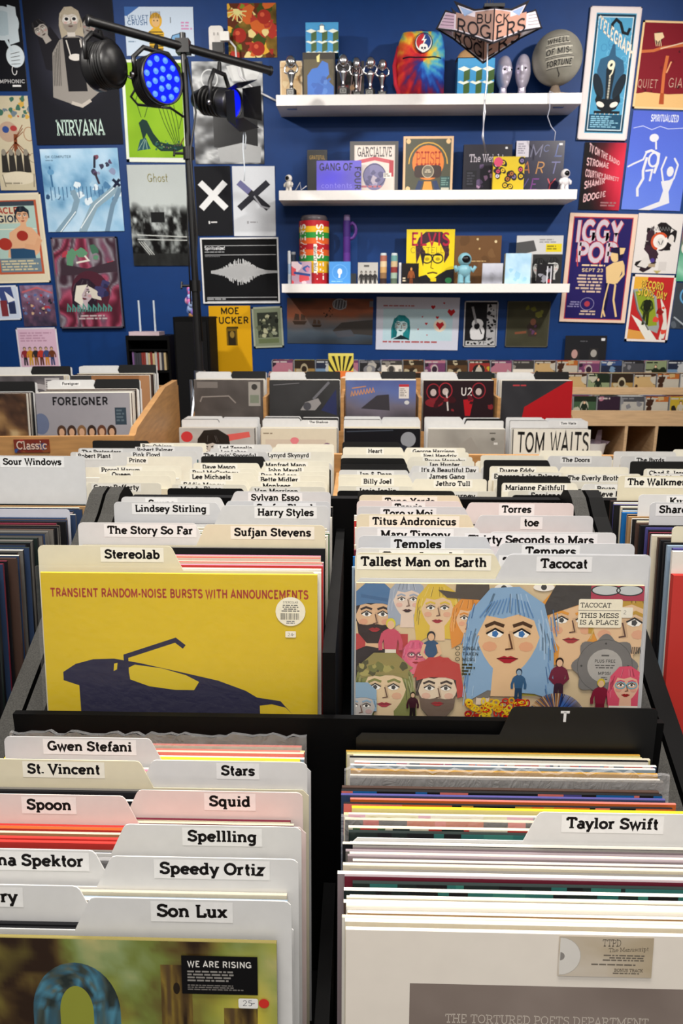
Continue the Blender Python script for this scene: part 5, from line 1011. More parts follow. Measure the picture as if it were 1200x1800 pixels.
def harbour(A):
    A.raster(lambda U, V: ramp(np.clip(V * .9 + .25 * (noise(U, V, 4, 91) - .5) + .1 * U, 0, 1), '#3a3534', '#7a4a38', '#9a5a40', '#6a5a54', '#4a5560', '#3a4450', '#32363a'), 36, 24)
    for x, y, s_ in ((22, 40, 13), (52, 46, 9)): A.poly([(x - s_, y), (x + s_, y), (x + s_ * .7, y + s_ * .5), (x - s_ * .7, y + s_ * .5)], '#3a2c24').poly([(x - s_ * .8, y - 1), (x - s_ * .6, y - s_), (x - .1 * s_, y - s_ * .9), (x, y - 1)], '#4c3a30').poly([(x + .1 * s_, y - 1), (x + s_ * .2, y - s_), (x + .7 * s_, y - s_ * .7), (x + s_ * .8, y - 1)], '#4c3a30')
    A.poly([(80, 56), (96, 42), (152, 36), (152, 64), (120, 62), (90, 66)], '#3a3634').poly([(82, 58), (112, 54), (120, 66), (90, 68)], '#4a4c54').ell(92, 10, 12, 9, '#55565c').lines([[(84 + k * 5, 3), (82 + k * 5, 17)] for k in range(5)], 1.6, '#9aa0a8').ring(92, 10, 12, 9, 1.4, '#9aa0a8').rect(144, 4, 152, 14, '#6a6e78').blobs(14, ['#5a3a30', '#2a2624'], 3, 1.8, (60, 16, 80, 34))
poster([(503, 524), (655, 525), (655, 606), (506, 603)], harbour, 'dim poster of sailing ships in a red dusk', base='#444')
def blue_hair(A):
    A.rect(0, 0, 160, 110, '#cdd0e0').raster(lambda U, V: ramp(.4 + .5 * noise(U, V, 3, 93), '#9cc0d2', '#b4d2de', '#c8dee4'), 12, 10, (12, 20, 134, 76))
    A.bars(12, 14, 90, 18, 1, '#a85a5a', seed=3).bars(12, 77, 134, 82, 1, '#a8484a', seed=9).face(44, 50, 11.5, '#c4e0e4', '#1c7f86', lip='#2a6a72', long=True, brow='#1c4a50', tilt=.12).lines([[(32 + k * 2, 36), (30 + k * 1.6, 70)] for k in range(4)], .9, '#115058').poly([(30, 74), (44, 66), (60, 74)], '#152a30')
    for x, y, s_ in ((112, 49, 7.5), (131, 26, 7), (99, 17, 4), (107, 35, 3), (88, 46, 2.6), (81, 34, 1.6), (74, 56, 1.6), (118, 10, 2), (90, 66, 1.4)):
        if s_ > 7.2: A.ell(x, y, 11, 11, '#e6d8c4')
        A.poly([(x, y + s_), (x - s_, y - s_ * .2), (x - s_ * .6, y - s_ * .9), (x, y - s_ * .5), (x + s_ * .6, y - s_ * .9), (x + s_, y - s_ * .2)], '#b8242c')
poster([(662, 522), (808, 523), (804, 616), (660, 614)], blue_hair, 'white poster of a teal haired woman and floating red hearts')
def guitar_bw(A):
    A.rect(0, 0, 70, 90, '#17171a').frame(2, '#b4b4b8').rect(40, 6, 56, 70, '#a9a9ac').blobs(26, ['#17171a'], 5, 2.6, (41, 8, 55, 68)).ell(24, 54, 13, 12, '#d4d4d6').ell(24, 40, 10, 9, '#d4d4d6').rect(12, 52, 36, 68, '#d4d4d6', 6).ell(23, 44, 5, 6, '#17171a').line([(22, 40), (14, 10)], 4, '#8f8f92').rect(4, 70, 56, 78, '#b8b8ba').blobs(16, ['#17171a'], 6, 2, (6, 71, 54, 77)).line([(28, 48), (32, 58)], 2, '#17171a')
poster([(816, 529), (876, 529), (872, 610), (814, 610)], guitar_bw, 'black and white guitar poster')
def olive(A): A.raster(lambda U, V: ramp(.35 + .5 * noise(U, V, 4, 95), '#26231f', '#3c3b2c', '#4c4a38'), 14, 14).blobs(5, ['#6a6a2c', '#7a7a38'], 6, 7, (12, 10, 66, 26)).poly([(40, 62), (36, 44), (46, 32), (56, 40), (54, 62)], '#3a302c').ell(47, 36, 5, 6, '#7a5040').line([(16, 56), (36, 54)], 4, '#7a4a34').blobs(5, ['#8a4a38', '#5a3a5a'], 3, 3, (40, 36, 56, 60)).frame(1.5, '#55534a')
poster([(892, 529), (968, 530), (962, 610), (887, 610)], olive, 'dim olive print of a small figure', base='#444')
def cat_nine(A):
    A.rect(0, 0, 100, 240, '#e6dcdc').rect(11, 11, 80, 222, '#5fa6c8').rect(12, 13, 79, 220, '#12354a').rect(15, 17, 76, 217, '#cfe2ea').rect(16.5, 18.5, 74.5, 215, '#4f9cc4')
    r = R(2)
    for k in range(34): A.ring(r.uniform(18, 72), r.uniform(22, 170), 5, 6, 1, '#3f86b4' if k % 2 else '#6fb6d8')
    A.line([(40, 40), (40, 30), (46, 22), (54, 28), (60, 44), (68, 46), (71, 36)], 5, '#101820')
    A.poly([(45, 64), (40, 84), (26, 90), (22, 110), (30, 150), (42, 168), (50, 168), (62, 150), (70, 110), (66, 92), (52, 84), (49, 64)], '#2f5a7a').ell(27, 138, 8, 24, '#152430', rot=-18).ell(64, 138, 8, 24, '#152430', rot=18).poly([(38, 108), (46, 92), (54, 108), (50, 166), (42, 166)], '#15222c').line([(46, 120), (46, 164)], 3, '#b8b4a4').lines([[(43, 124 + 5 * k), (49, 124 + 5 * k)] for k in range(8)], 1, '#12202a')
    A.ell(46, 100, 6.5, 8.5, '#ece4c8').ell(46, 100, 2, 3.4, '#15222c', rot=30).line([(51, 102), (49, 114), (45, 120)], 2.4, '#ece4c8')
    A.poly([(24, 162), (27, 150), (36, 160), (56, 160), (66, 150), (69, 164), (62, 178), (46, 186), (30, 178)], '#101820').ell(34, 170, 7.5, 4.6, '#e4dcd4', rot=25).ell(58, 170, 7.5, 4.6, '#e4dcd4', rot=-25).line([(24, 184), (70, 184)], 5, '#101820').lines([[(28 + 8 * k, 186), (26 + 8 * k, 191)] for k in range(6)], 1.6, '#d8d4c8')
    A.rect(16.5, 188, 74.5, 215, '#1c4a66').bars(20, 191, 72, 213, 6, '#8ac0d8', seed=3)
    A.text('TELEGRAPH', 17, 36, 21, '#e8dcc8', slab=False, wt=20, fit=66, warp=lambda a, b: (a, b * (1 + a * .002) + a * .86)).text('TELEGRAPH', 17, 36, 21, '#f2e6d4', slab=False, wt=14, fit=66, warp=lambda a, b: (a, b * (1 + a * .002) + a * .86)).frame(2, '#dccfd0')
poster([(1034, 12), (1122, 13), (1105, 248), (1017, 245)], cat_nine, 'tall white framed blue poster of a black cat, numbered 9', t=.02, y=WALL_Y - .012, name='framed_poster')
def dancer(A):
    A.rect(0, 0, 110, 160, '#7a1020').blobs(8, ['#6a0c1a', '#4a0812'], 4, 4, (10, 8, 86, 130)).rect(0, 128, 110, 160, '#e0b478').poly([(6, 128), (20, 125), (60, 128), (90, 126), (90, 134), (6, 134)], '#e0b478')
    A.line([(2, 54), (24, 52), (40, 46), (80, 40), (96, 30)], 5, '#c2683a').line([(36, 48), (70, 38), (96, 30)], 2, '#e2c4a8').ell(30, 30, 7, 11, '#3a2420').poly([(22, 22), (36, 20), (40, 28), (30, 36), (24, 32)], '#e6caa0').lines([[(24 + k * 3, 30), (28 + k * 3, 44)] for k in range(4)], 1, '#e6caa0')
    A.line([(50, 60), (48, 92), (50, 144)], 5.5, '#c86a3a').line([(58, 70), (52, 90)], 2.4, '#e4a070').poly([(46, 126), (53, 126), (55, 146), (46, 146)], '#a84a24')
    A.text('QUIET', 4, 118, 16, '#d8b8a4', slab=False, wt=6, fit=36).text('GIANT', 58, 116, 18, '#d8b8a4', slab=False, wt=6, fit=46).frame(3.5, '#e8c694')
poster([(1127, 36), (1224, 38), (1212, 194), (1114, 190)], dancer, 'deep red poster of a stretching figure at the right edge')
def bones(A):
    A.raster(lambda U, V: ramp(V * .8 + .2 * noise(U, V, 2, 97), '#4a5cc0', '#5670d8', '#6a86e4'), 10, 16).text('SPIRITUALIZED', 32, 18, 12, '#dfe4f4', slab=False, wt=20, fit=48).line([(4, 30), (20, 26), (36, 32), (50, 26), (64, 30), (90, 28)], 1.1, '#c8d0f0')
    w = '#dcdce4'
    A.ell(42, 46, 8, 7, w).line([(46, 52), (48, 66)], 3, w).line([(30, 72), (40, 68), (54, 74), (54, 90), (50, 108)], 4.5, w).line([(32, 72), (28, 84), (12, 92), (2, 98)], 3, w).ring(46, 84, 8, 12, 3.4, w).line([(34, 80), (30, 104), (32, 118), (24, 136), (26, 150)], 4.4, w).line([(34, 104), (46, 102), (44, 122)], 3.4, w)
    A.ell(78, 104, 6, 9, w).line([(68, 78), (62, 100), (68, 122)], 3, w).line([(82, 80), (90, 92), (86, 116), (74, 124)], 3, w).poly([(64, 122), (86, 118), (80, 140), (84, 160), (50, 174), (30, 174), (66, 158), (70, 138)], w)
poster([(1111, 195), (1214, 196), (1200, 372), (1093, 367)], bones, 'bright blue poster of two white bone-like figures at the right edge')
def bill(A):
    A.raster(lambda U, V: ramp(np.clip(.1 + U * 1.1 - .35 * np.abs(V - .45) * 2 + .2 * (noise(U, V * .3, 6, 98) - .5), 0, 1), '#141014', '#4a141c', '#a81e34', '#d83048'), 20, 24)
    for t, x, y, h, f in (('TV ON THE RADIO', 8, 16, 15, 56), ('STROMAE', 6, 40, 14, 40), ('COURTNEY BARNETT', 6, 60, 14, 60), ('SHAMIR', 6, 82, 14, 36), ('BOOGIE', 6, 106, 15, 40)):
        A.text(t, x, y, h, '#e4b8bc', slab=False, wt=18, fit=f, warp=(lambda a, b: (a, b * (1 - a / 110) + a * .42)) if y < 30 else (lambda a, b: (a, b * (1 - a / 110) + (a * .12 if y < 70 else -a * .3))))
    A.bars(38, 104, 66, 114, 2, '#9a6a6e', seed=2)
poster([(1026, 250), (1098, 251), (1090, 370), (1018, 368)], bill, 'red and black concert poster with slanted white lettering')
def idol(A):
    A.rect(0, 0, 120, 200, '#e6c8b4').rect(7, 6, A.U - 7, 186, '#b8404a').rect(8.5, 8, A.U - 8.5, 184.5, '#241c5c')
    for t, y, h, f, x in (('IGGY', 50, 38, 82, 12), ('POP', 84, 34, 72, 16)):
        A.text(t, x, y, h, '#b8404a', slab=False, wt=32, fit=f, skew=.02).text(t, x, y, h, '#c9bcc8', slab=False, wt=23, fit=f).text(t, x, y - h * .26, h * .2, '#8a80b4', slab=False, wt=0.1, fit=f)
    A.lines([[(18, 62), (22, 92)], [(60, 80), (62, 92)]], 2, '#b8404a').bars(8, 88, 70, 93, 1, '#e2c8a0', al='r').text('SEPT 23', 68, 101, 6, '#e2c8a0', slab=False, wt=18, al='r', fit=38).bars(18, 106, 68, 140, 6, '#cdb4a0', al='r', seed=5).ring(46, 158, 12, 11, 1, '#8a84b0').ell(46, 158, 5, 5, '#a83a4a').bars(8, 154, 32, 166, 3, '#8a84b0', al='r').bars(22, 170, 62, 180, 2, '#cdb4a0', al='r')
    s_ = '#e0c08a'
    A.poly([(72, 92), (84, 84), (100, 80), (104, 88), (98, 108), (92, 122), (76, 120), (74, 108)], s_).ell(86, 72, 8, 11, s_).poly([(76, 66), (80, 58), (96, 56), (100, 74), (92, 80), (90, 68)], '#1a1438').poly([(92, 58), (102, 58), (100, 68), (94, 70)], s_).line([(102, 88), (104, 104), (94, 118), (80, 116)], 4, s_).line([(76, 120), (80, 146), (78, 170)], 5, '#15103c').line([(92, 122), (92, 150), (100, 180)], 3.4, s_).line([(80, 120), (76, 150), (74, 182)], 2.4, s_).line([(75, 168), (80, 180)], 3, s_)
poster([(1001, 374), (1118, 377), (1100, 568), (983, 565)], idol, 'purple poster of a shirtless singer in a pale pink frame', t=.012, y=WALL_Y - .008, name='framed_poster')
def ink(A):
    A.rect(0, 0, 90, 120, '#ddd8d6').blobs(16, ['#1c1618', '#2a1c24', '#382430'], 4, 12, (14, 26, 66, 92), el=1.3).ell(42, 48, 14, 15, '#e8e2de').ring(42, 48, 13, 14, 4, '#c8502c', 100, 330).ell(44, 50, 7, 8, '#d8d4d0').lines([[(40, 48), (44, 54)], [(48, 46), (46, 54)]], 1.4, '#222').poly([(8, 92), (20, 76), (34, 84), (24, 96)], '#d8d4d0').rect(46, 84, 60, 100, '#cfcac8').ell(62, 44, 5, 8, '#d8d2ce').line([(50, 20), (70, 30)], 1.6, '#222').lines([[(24 + k * 5, 30), (25 + k * 5, 23), (28 + k * 5, 29)] for k in range(7)], .9, '#777').poly([(38, 100), (52, 100), (45, 106)], '#b8a868').rect(28, 88, 40, 94, '#a8957a').ell(34, 82, 4, 4, '#4a3a8a')
poster([(1120, 374), (1200, 377), (1189, 481), (1112, 480)], ink, 'white poster of inky figures around a round orange head')
def boat(A):
    A.rect(0, 0, 90, 130, '#b8282a').poly([(2, 2), (28, 2), (22, 30), (2, 30)], '#e0a83a').poly([(2, 96), (30, 100), (60, 116), (2, 118)], '#d89a4a').poly([(6, 70), (36, 88), (60, 118), (40, 118)], '#e2e0d8').poly([(52, 36), (66, 60), (72, 90), (68, 118), (60, 112), (64, 80)], '#ddd8d0')
    A.poly([(4, 26), (26, 22), (46, 38), (58, 90), (56, 102), (40, 96), (16, 62)], '#9aa0a0').poly([(8, 30), (26, 26), (42, 40), (54, 88), (38, 90), (18, 60)], '#8a9a2a').figure(32, 88, 54, '#1c2014', '#2a3014', '#9aa83a', '#2a3a1c', arms='#3a4a1a').lines([[(4, 27), (16, 62), (40, 97)]], 2, '#5a5f60')
    for dx, c in ((1, '#3a2018'), (0, '#e2b848')): A.text('RECORD', 16 + dx, 22 + dx, 13, c, slab=False, wt=22, fit=40, warp=lambda a, b: (a, b + a * .12)).text('STORE DAY', 12 + dx, 35 + dx, 13, c, slab=False, wt=22, fit=52, warp=lambda a, b: (a, b + a * .16))
    A.blobs(6, ['#d84a3a', '#8a1c1c'], 5, 5, (50, 50, 78, 116)).frame(4, '#e6dcd8')
poster([(1112, 482), (1187, 484), (1174, 602), (1097, 599)], boat, 'red poster of a green figure lying in a small boat')
def edge_a(A): A.raster(lambda U, V: ramp(V + .3 * (noise(U, V, 4, 99) - .5), '#a84a4a', '#8a6a6a', '#3f8a6a', '#9ad0b8', '#4aa07a'), 8, 12).ell(8, 40, 6, 10, '#e2dcd4')
poster([(1199, 395), (1262, 397), (1256, 496), (1189, 494)], edge_a, 'sliver of a red and green poster at the right edge')
def edge_b(A): A.rect(0, 0, 90, 100, '#3c434c').ring(22, 22, 12, 14, 3, '#5a9ac8').line([(4, 60), (24, 74)], 2.4, '#a8b0b8').blobs(5, ['#59616b', '#2a3038'], 4, 7)
poster([(1188, 497), (1262, 499), (1252, 580), (1178, 577)], edge_b, 'sliver of a grey poster with a blue ring at the right edge')

# ------------------------------------------------------------------ three floating shelves and what stands on them
SY0, SY1 = 4.97, WALL_Y - .001
SH = []
for (u0, u1, vt, vb), nm in (((485, 1021, 167, 182), 'uppermost'), ((490, 1013, 335, 350), 'middle'), ((495, 1000, 499, 514), 'lowest')):
    x0, z1 = on_y(u0, vt, SY0); x1, z0 = on_y(u1, vb, SY0)
    o = MB('white_shelf').box(-(x1 - x0) / 2, (x1 - x0) / 2, 0, SY1 - SY0, z0 - z1, 0).build('wall_shelf', None, ((x0 + x1) / 2, SY0, z1)); SH.append(z1 + .0006)
    tag(o, f'white floating shelf on the blue wall, {nm} of the three', 'shelf', 'white wall shelves')
    if nm == 'uppermost':
        for dx in (-(x1 - x0) / 2 + .09, (x1 - x0) / 2 - .12): mb = MB('metal', '#c8c8cc'); mb.box(dx - .03, dx + .03, .05, .08, z0 - z1 - .006, z0 - z1 - .0002); mb.build('bracket', o)
def prop(name, label, cat, u0, v0, u1, zb, y, t, art=None, UV=None, base='#333', mat='gloss', lean=.03, yaw=0, group=None, rnd=0):
    x0, z1 = on_y(u0, v0, y); x1, _ = on_y(u1, v0, y); w, h = (x1 - x0) / math.cos(yaw), z1 - zb
    mb = MB(mat, base)
    if rnd: mb.rbox(-w / 2, w / 2, -t / 2, t / 2, 0, h, rnd, axis='y')
    else: mb.box(-w / 2, w / 2, -t / 2, t / 2, 0, h)
    if art: A = Art(mb, w, h, UV[0], UV[1], -t / 2 - .0002); art(A)
    o = mb.build(name, None, ((x0 + x1) / 2, y, zb + t / 2 * abs(math.sin(lean))), (-lean, 0, yaw)); tag(o, label, cat, group); return o
Z1, Z2, Z3 = SH
# top shelf
def cream_print(A): A.rect(0, 0, 40, 60, '#d9b98c').frame(2, '#e8d4b0').blobs(8, ['#c9a06a', '#e6cfa4'], 3, 8).line([(0, 10), (40, 8)], 1, '#b8905c')
prop('book', 'cream backed book behind the first silver trophy', 'book', 492, 108, 531, Z1, 5.16, .03, cream_print, (40, 60), '#c9a878')
def blue_fig(A): A.rect(0, 0, 56, 66, '#59503a').frame(2, '#2a241c').rect(0, 0, 56, 10, '#2e2820').poly([(8, 66), (8, 34), (16, 24), (26, 22), (34, 12), (44, 16), (46, 32), (40, 38), (54, 50), (54, 66)], '#3f6fc0').blobs(8, ['#5482cc', '#365fae'], 3, 7, (12, 30, 46, 62)).poly([(24, 6), (30, 2), (29, 14), (25, 14)], '#e0d48a')
bk = prop('storage_box', 'dark box with a blue silhouette on the uppermost shelf', 'box', 533, 99, 589, Z1, 5.10, .14, blue_fig, (56, 66), '#221d18', lean=0)
def cubes(A):
    A.rect(0, 0, 58, 57, '#3a8ec4'); w = 58 / 3
    for j in range(3):
        for i in range(-1, 4):
            x, y = i * w + (w / 2) * 0, 16 + j * 20
            A.k = 3; A.poly([(x, y), (x + w / 2, y - 4), (x + w, y), (x + w / 2, y + 4)], '#dfe4d8'); A.poly([(x, y), (x + w / 2, y + 4), (x + w / 2, y + 20), (x, y + 16)], '#3a8ec4'); A.poly([(x + w / 2, y + 4), (x + w, y), (x + w, y + 16), (x + w / 2, y + 20)], '#3c5a2c')
    A.k = 4; A.rect(0, 0, 58, 11, '#3f93c8')
zt = bk.location.z + max(v.co.z for v in bk.data.vertices)
lb = prop('lunch_box', 'cube patterned tin box standing on the dark box', 'tin box', 538, 46, 595, zt + .0005, 5.10, .12, cubes, (58, 57), '#3a7aa8', lean=0)
lh = max(v.co.z for v in lb.data.vertices); mb = MB('metal', '#d8d0c0'); mb.box(-.012, .012, -.068, -.0605, lh - .055, lh - .02); mb.tube([(-.014, -.066, lh - .02), (0, -.072, lh - .012), (.014, -.066, lh - .02)], .002, 6); mb.build('clasp', lb)
def trophy(u, vt, y, label, k):
    x, zt_ = on_y(u, vt, y); h = zt_ - Z1; t = thing('trophy', label, 'trophy', (x, y, Z1), .2 * (k % 3 - 1), 'silver trophies'); s_ = h / .27
    MB('paint', '#141416').rbox(-.026, .026, -.026, .026, 0, .05 * s_, .004).build('base', t)
    mb = MB('paper'); A = Art(mb, .034, .026 * s_, 34, 26, -.0264, z0=.012 * s_); A.frame(2, '#c9c9c4').bars(6, 7, 28, 20, 3, '#a9a9a4', al='c', seed=k); mb.build('plaque', t)
    mb = MB('chrome'); mb.lathe([(0, .05 * s_), (.02, .05 * s_), (.012, .06 * s_), (.009, .085 * s_), (.015, .115 * s_), (.022, .14 * s_), (.026, .155 * s_), (.016, .17 * s_), (.008, .178 * s_)], 14)
    for sg in (-1, 1): mb.tube([(sg * .02, 0, .152 * s_), (sg * .038, -.004, .165 * s_), (sg * .042, 0, .19 * s_), (sg * .028, 0, .212 * s_)], [.007, .006, .005, .006], 8)
    mb.build('figure', t)
    mb = MB('chrome'); mb.ball((0, 0, .228 * s_), .036 * s_, .03 * s_, .042 * s_, 12); mb.lathe([(.037 * s_, .226 * s_), (.039 * s_, .228 * s_), (.037 * s_, .23 * s_)], 18); mb.build('globe_head', t)
for k, (u, vt, y, lab) in enumerate(((511, 97, 5.03, 'silver trophy before the cream book'), (603, 95, 5.0, 'silver trophy right beside the dark box'), (626, 100, 5.10, 'silver trophy before the striped box'), (651, 99, 5.04, 'silver trophy right of the striped box'), (672, 103, 5.10, 'silver trophy nearest the tie-dye backpack'))): trophy(u, vt, y, lab, k)
def stripes(A): A.rect(0, 0, 50, 60, '#1c1618').lines([[(30 + k * 4, 4 + k * 2), (24 + k * 4, 60)] for k in range(5)], 1.8, '#c4a4a0').blobs(14, ['#b8743a', '#d8a87a', '#8a2a2a'], 3, 4, (2, 28, 30, 60))
prop('striped_box', 'dark box with pale stripes behind the trophies', 'box', 592, 110, 640, Z1, 5.19, .06, stripes, (50, 60), '#161214')
# tie-dye backpack
bx0, bzt = on_y(699, 55, 5.06); bx1, _ = on_y(784, 55, 5.06); bw, bh = bx1 - bx0, bzt - Z1
bp = thing('backpack', 'tie-dye backpack with a round badge on the uppermost shelf', 'backpack', ((bx0 + bx1) / 2, 5.09, Z1 + .002))
def tie(u, v):
    x, y = u - .52, (v - .50) * 1.15; r_ = math.hypot(x, y); th = math.atan2(y, x); a = th + r_ * 4.0 + .55 * math.sin(14 * th + 6 * r_) * r_ * 1.6 + .3 * math.sin(31 * th) * r_ + 1.5 * (float(noise(np.array(u), np.array(v), 11, 3)) - .5) + 1.6; a = (a / (2 * math.pi)) % 1
    c = ramp(np.array(a), '#b8242c', '#d85a2c', '#dcb63a', '#4aa0b8', '#2460b0', '#1c2a78', '#7a1c3a', '#b8242c'); return tuple(lin('#' + ''.join('%02x' % int(255 * float(q)) for q in c)))
N_ = 56
def bpP(i, j):
    a, b = i / N_ * 2 - 1, j / N_; p = 3.2; hw = (max(0, 1 - max(0, (b - .55) / .45) ** 3.0)) ** .5 * .5 + .0; hw = bw * (.5 if b < .55 else max(.30, .5 * (1 - ((b - .55) / .45) ** 3 * .24)))
    dep = .10 * (1 - abs(a) ** 4) ** .5 * (1 - abs(2 * b - 1) ** 5) ** .5 + .006 * math.sin(7 * a + 9 * b) * (1 - abs(a)); return (a * hw, -dep, b * bh)
mb = MB('cloth'); mb.grid(N_, N_, bpP, [[tie(i / N_, 1 - j / N_) for i in range(N_ + 1)] for j in range(N_ + 1)])
mb.grid(N_, N_, lambda i, j: (bpP(N_ - i, j)[0], .045 * (1 - abs(2 * (i / N_) - 1) ** 6), bpP(i, j)[2]), [[tie(i / N_, 1 - j / N_) for i in range(N_ + 1)] for j in range(N_ + 1)])
mb.build('bag_body', bp)
mb = MB('cloth', '#0e1020'); mb.tube([(bpP(i, 31)[0], bpP(i, 31)[1] - .002, bpP(i, 31)[2] - .001 * math.sin(i * .4)) for i in range(6, N_ - 5)], .0035, 6); mb.build('zip', bp)
mb = MB('cloth', '#2a2a6a'); mb.tube([(0, -.02, bh * .97), (-.03, -.01, bh * 1.0), (0, .0, bh * 1.03), (.03, -.01, bh * 1.0), (.01, -.02, bh * .97)], .006, 6); mb.build('carry_loop', bp)
mb = MB('cloth', '#b8283a'); mb.tube([(-bw * .46, .02, bh * .8), (-bw * .55, .0, bh * .5), (-bw * .52, -.03, bh * .2), (-bw * .44, -.05, bh * .04)], .014, 8); mb.build('shoulder_strap', bp)
mb = MB('paper'); A = Art(mb, .108, .108, 100, 100, -.108, x0=-.048, z0=bh * .61); A.ell(50, 50, 49, 49, '#16183a', n=40).ell(50, 50, 44, 44, '#e4e2dc', n=40).ell(50, 46, 40, 40, '#b02a34', a0=-270, a1=-90).ell(50, 46, 40, 40, '#25407a', a0=-90, a1=90).ell(50, 74, 24, 20, '#e4e2dc').poly([(58, 10), (38, 40), (52, 38), (44, 66), (66, 32), (52, 35)], '#eceae4').ell(42, 76, 6, 6, '#16183a').ell(58, 76, 6, 6, '#16183a').poly([(47, 86), (53, 86), (50, 80)], '#16183a').rect(40, 90, 60, 97, '#e4e2dc', 2)
mb.build('badge', bp)['label'] = 'round red and blue badge with a white bolt'
cb2 = prop('lunch_box', 'cube patterned tin box under the hanging sign', 'tin box', 803, 108, 867, Z1, 5.08, .12, cubes, (58, 57), '#3a7aa8', lean=0)
zt2 = cb2.location.z + max(v.co.z for v in cb2.data.vertices); xx, _ = on_y(832, 100, 5.08)
mb = MB('cloth', '#a8845c'); r = R(3); mb.grid(16, 10, lambda i, j: ((i / 16 - .5) * .21, (j / 10 - .5) * .10, .006 + .075 * math.sin(math.pi * i / 16) ** .7 * math.sin(math.pi * j / 10) ** .6 + r.uniform(-.004, .004) * (0 < i < 16) * (0 < j < 10)))
tag(mb.build('cloth_cap', None, (xx, 5.08, zt2 + .001)), 'tan cloth cap lying on the cube patterned box', 'cap')
def head(u, vt, label, sg):
    x, zt_ = on_y(u, vt, 5.08); H_ = zt_ - Z1; n = 28
    def P(i, j):
        t = math.pi * j / n; a = 2 * math.pi * i / n; z = math.cos(t); q = math.sin(t) ** .8
        wx, wy = .30 * (1 - .22 * max(0, -z) ** 1.4) * q, .36 * q * (1 - .1 * max(0, -z))
        cx, sy = math.cos(a), math.sin(a); f = max(0, -sy)                       # front is -y
        d = 0
        d += .13 * f ** 8 * math.exp(-((z + .06) / .22) ** 2) * math.exp(-(cx / .2) ** 2)                # nose
        d += .06 * f ** 2 * math.exp(-((z - .2) / .10) ** 2)                                             # brow
        for e in (-.42, .42): d -= .10 * f ** 2 * math.exp(-((z - .06) / .10) ** 2) * math.exp(-((cx - e) / .2) ** 2)   # eye sockets
        d += .03 * f ** 4 * math.exp(-((z + .42) / .07) ** 2) * math.exp(-(cx / .3) ** 2); d -= .03 * f ** 4 * math.exp(-((z + .34) / .04) ** 2) * math.exp(-(cx / .3) ** 2)
        d += .05 * f ** 3 * math.exp(-((z + .78) / .14) ** 2)
        return (cx * wx * H_ * .64, (sy * (wy + d)) * H_ * .8, H_ * .60 + z * H_ * .40)
    t = thing('silver_head', label, 'head sculpture', (x, 5.09, Z1), sg * .3)
    mb = MB('silver'); mb.grid(n, n, P); mb.lathe([(0, 0), (.14 * H_, 0), (.145 * H_, .03 * H_), (.11 * H_, .10 * H_), (.095 * H_, .2 * H_), (.11 * H_, .34 * H_)], 18); mb.build('head', t)
    for e in (-.42, .42): mb = MB('paint', '#16141c'); mb.ball((e * .19 * H_, -.236 * H_, .628 * H_), .042 * H_, .022 * H_, .024 * H_, 8); mb.build('eye', t)
head(887, 98, 'silver sculpted head beside the cube patterned box', 1); head(921, 95, 'silver sculpted head beside the globe', -1)
# globe
gx, gz1 = on_y(979, 53, 5.08); _, gz0 = on_y(979, 152, 5.08); gl, _ = on_y(935, 105, 5.08); gr, _ = on_y(1022, 105, 5.08); GR = (gr - gl) / 2; gcz = (gz0 + gz1) / 2
gb = thing('globe', 'big grey globe lettered wheel of misfortune on the uppermost shelf', 'globe', ((gl + gr) / 2, 5.08, Z1))
mb = MB('paper'); n = 30
def gcol(i, j): v = float(noise(np.array(i / 8 % 64), np.array(j / 8), 1.2, 33)); q = .42 + .28 * v; return lin('#%02x%02x%02x' % (int(255 * q), int(250 * q), int(232 * q)))
cz_ = gcz - Z1
mb.grid(36, n, lambda i, j: (GR * math.sin(math.pi * j / n) * math.cos(2 * math.pi * i / 36), GR * math.sin(math.pi * j / n) * math.sin(2 * math.pi * i / 36), cz_ + GR * math.cos(math.pi * j / n)), [[gcol(i % 36, j) for i in range(37)] for j in range(n + 1)]); mb.build('sphere', gb)
def on_globe(A_polys, col, mb, k):
    for pts in A_polys: mb.face([((GR + .0012 + .0004 * k) * math.sin(a) * math.cos(b), -(GR + .0012 + .0004 * k) * math.cos(a) * math.cos(b), cz_ + (GR + .0012 + .0004 * k) * math.sin(b)) for a, b in pts], col)
mb = MB('paper')
for t, b, wd in (('WHEEL', .30, .9), ('OF MIS-', -.10, 1.0), ('FORTUNE', -.50, 1.1)):
    P, L = glyphs(t, False, 13); s_ = .21 / 100; fx = wd / (L * s_); tilt = .12
    strip = [[(-.52 + (wd + .08) * k / 8 - .18, b - .07 + tilt * (k / 8 - .5) * wd), (-.52 + (wd + .08) * (k + 1) / 8 - .18, b - .07 + tilt * ((k + 1) / 8 - .5) * wd), (-.52 + (wd + .08) * (k + 1) / 8 - .18, b + .27 + tilt * ((k + 1) / 8 - .5) * wd), (-.52 + (wd + .08) * k / 8 - .18, b + .27 + tilt * (k / 8 - .5) * wd)] for k in range(8)]
    on_globe([[(a * 1.0, c) for a, c in q] for q in strip], '#b0aca0', mb, 0)
    edge = [(q[0], q[1]) for q in strip] + [(q[3], q[2]) for q in strip]
    for p, q in edge: on_globe([[p, q, (q[0], q[1] + .018), (p[0], p[1] + .018)]], '#26262c', mb, 1)
    on_globe([[(-.66 + p[0] * s_ * fx, b + p[1] * s_ + tilt * (p[0] * s_ * fx / wd - .5) * wd) for p in g] for g in P], '#1c1c22', mb, 2)
on_globe([[(-.2, -.58), (-.17, -.58), (-.12, -.70), (-.15, -.70)], [(-.15, -.70), (-.12, -.70), (-.02, -.82), (-.06, -.82)], [(-.06, -.82), (-.02, -.82), (-.03, -.95), (-.06, -.95)]], '#26262c', mb, 1)
mb.build('lettering', gb)
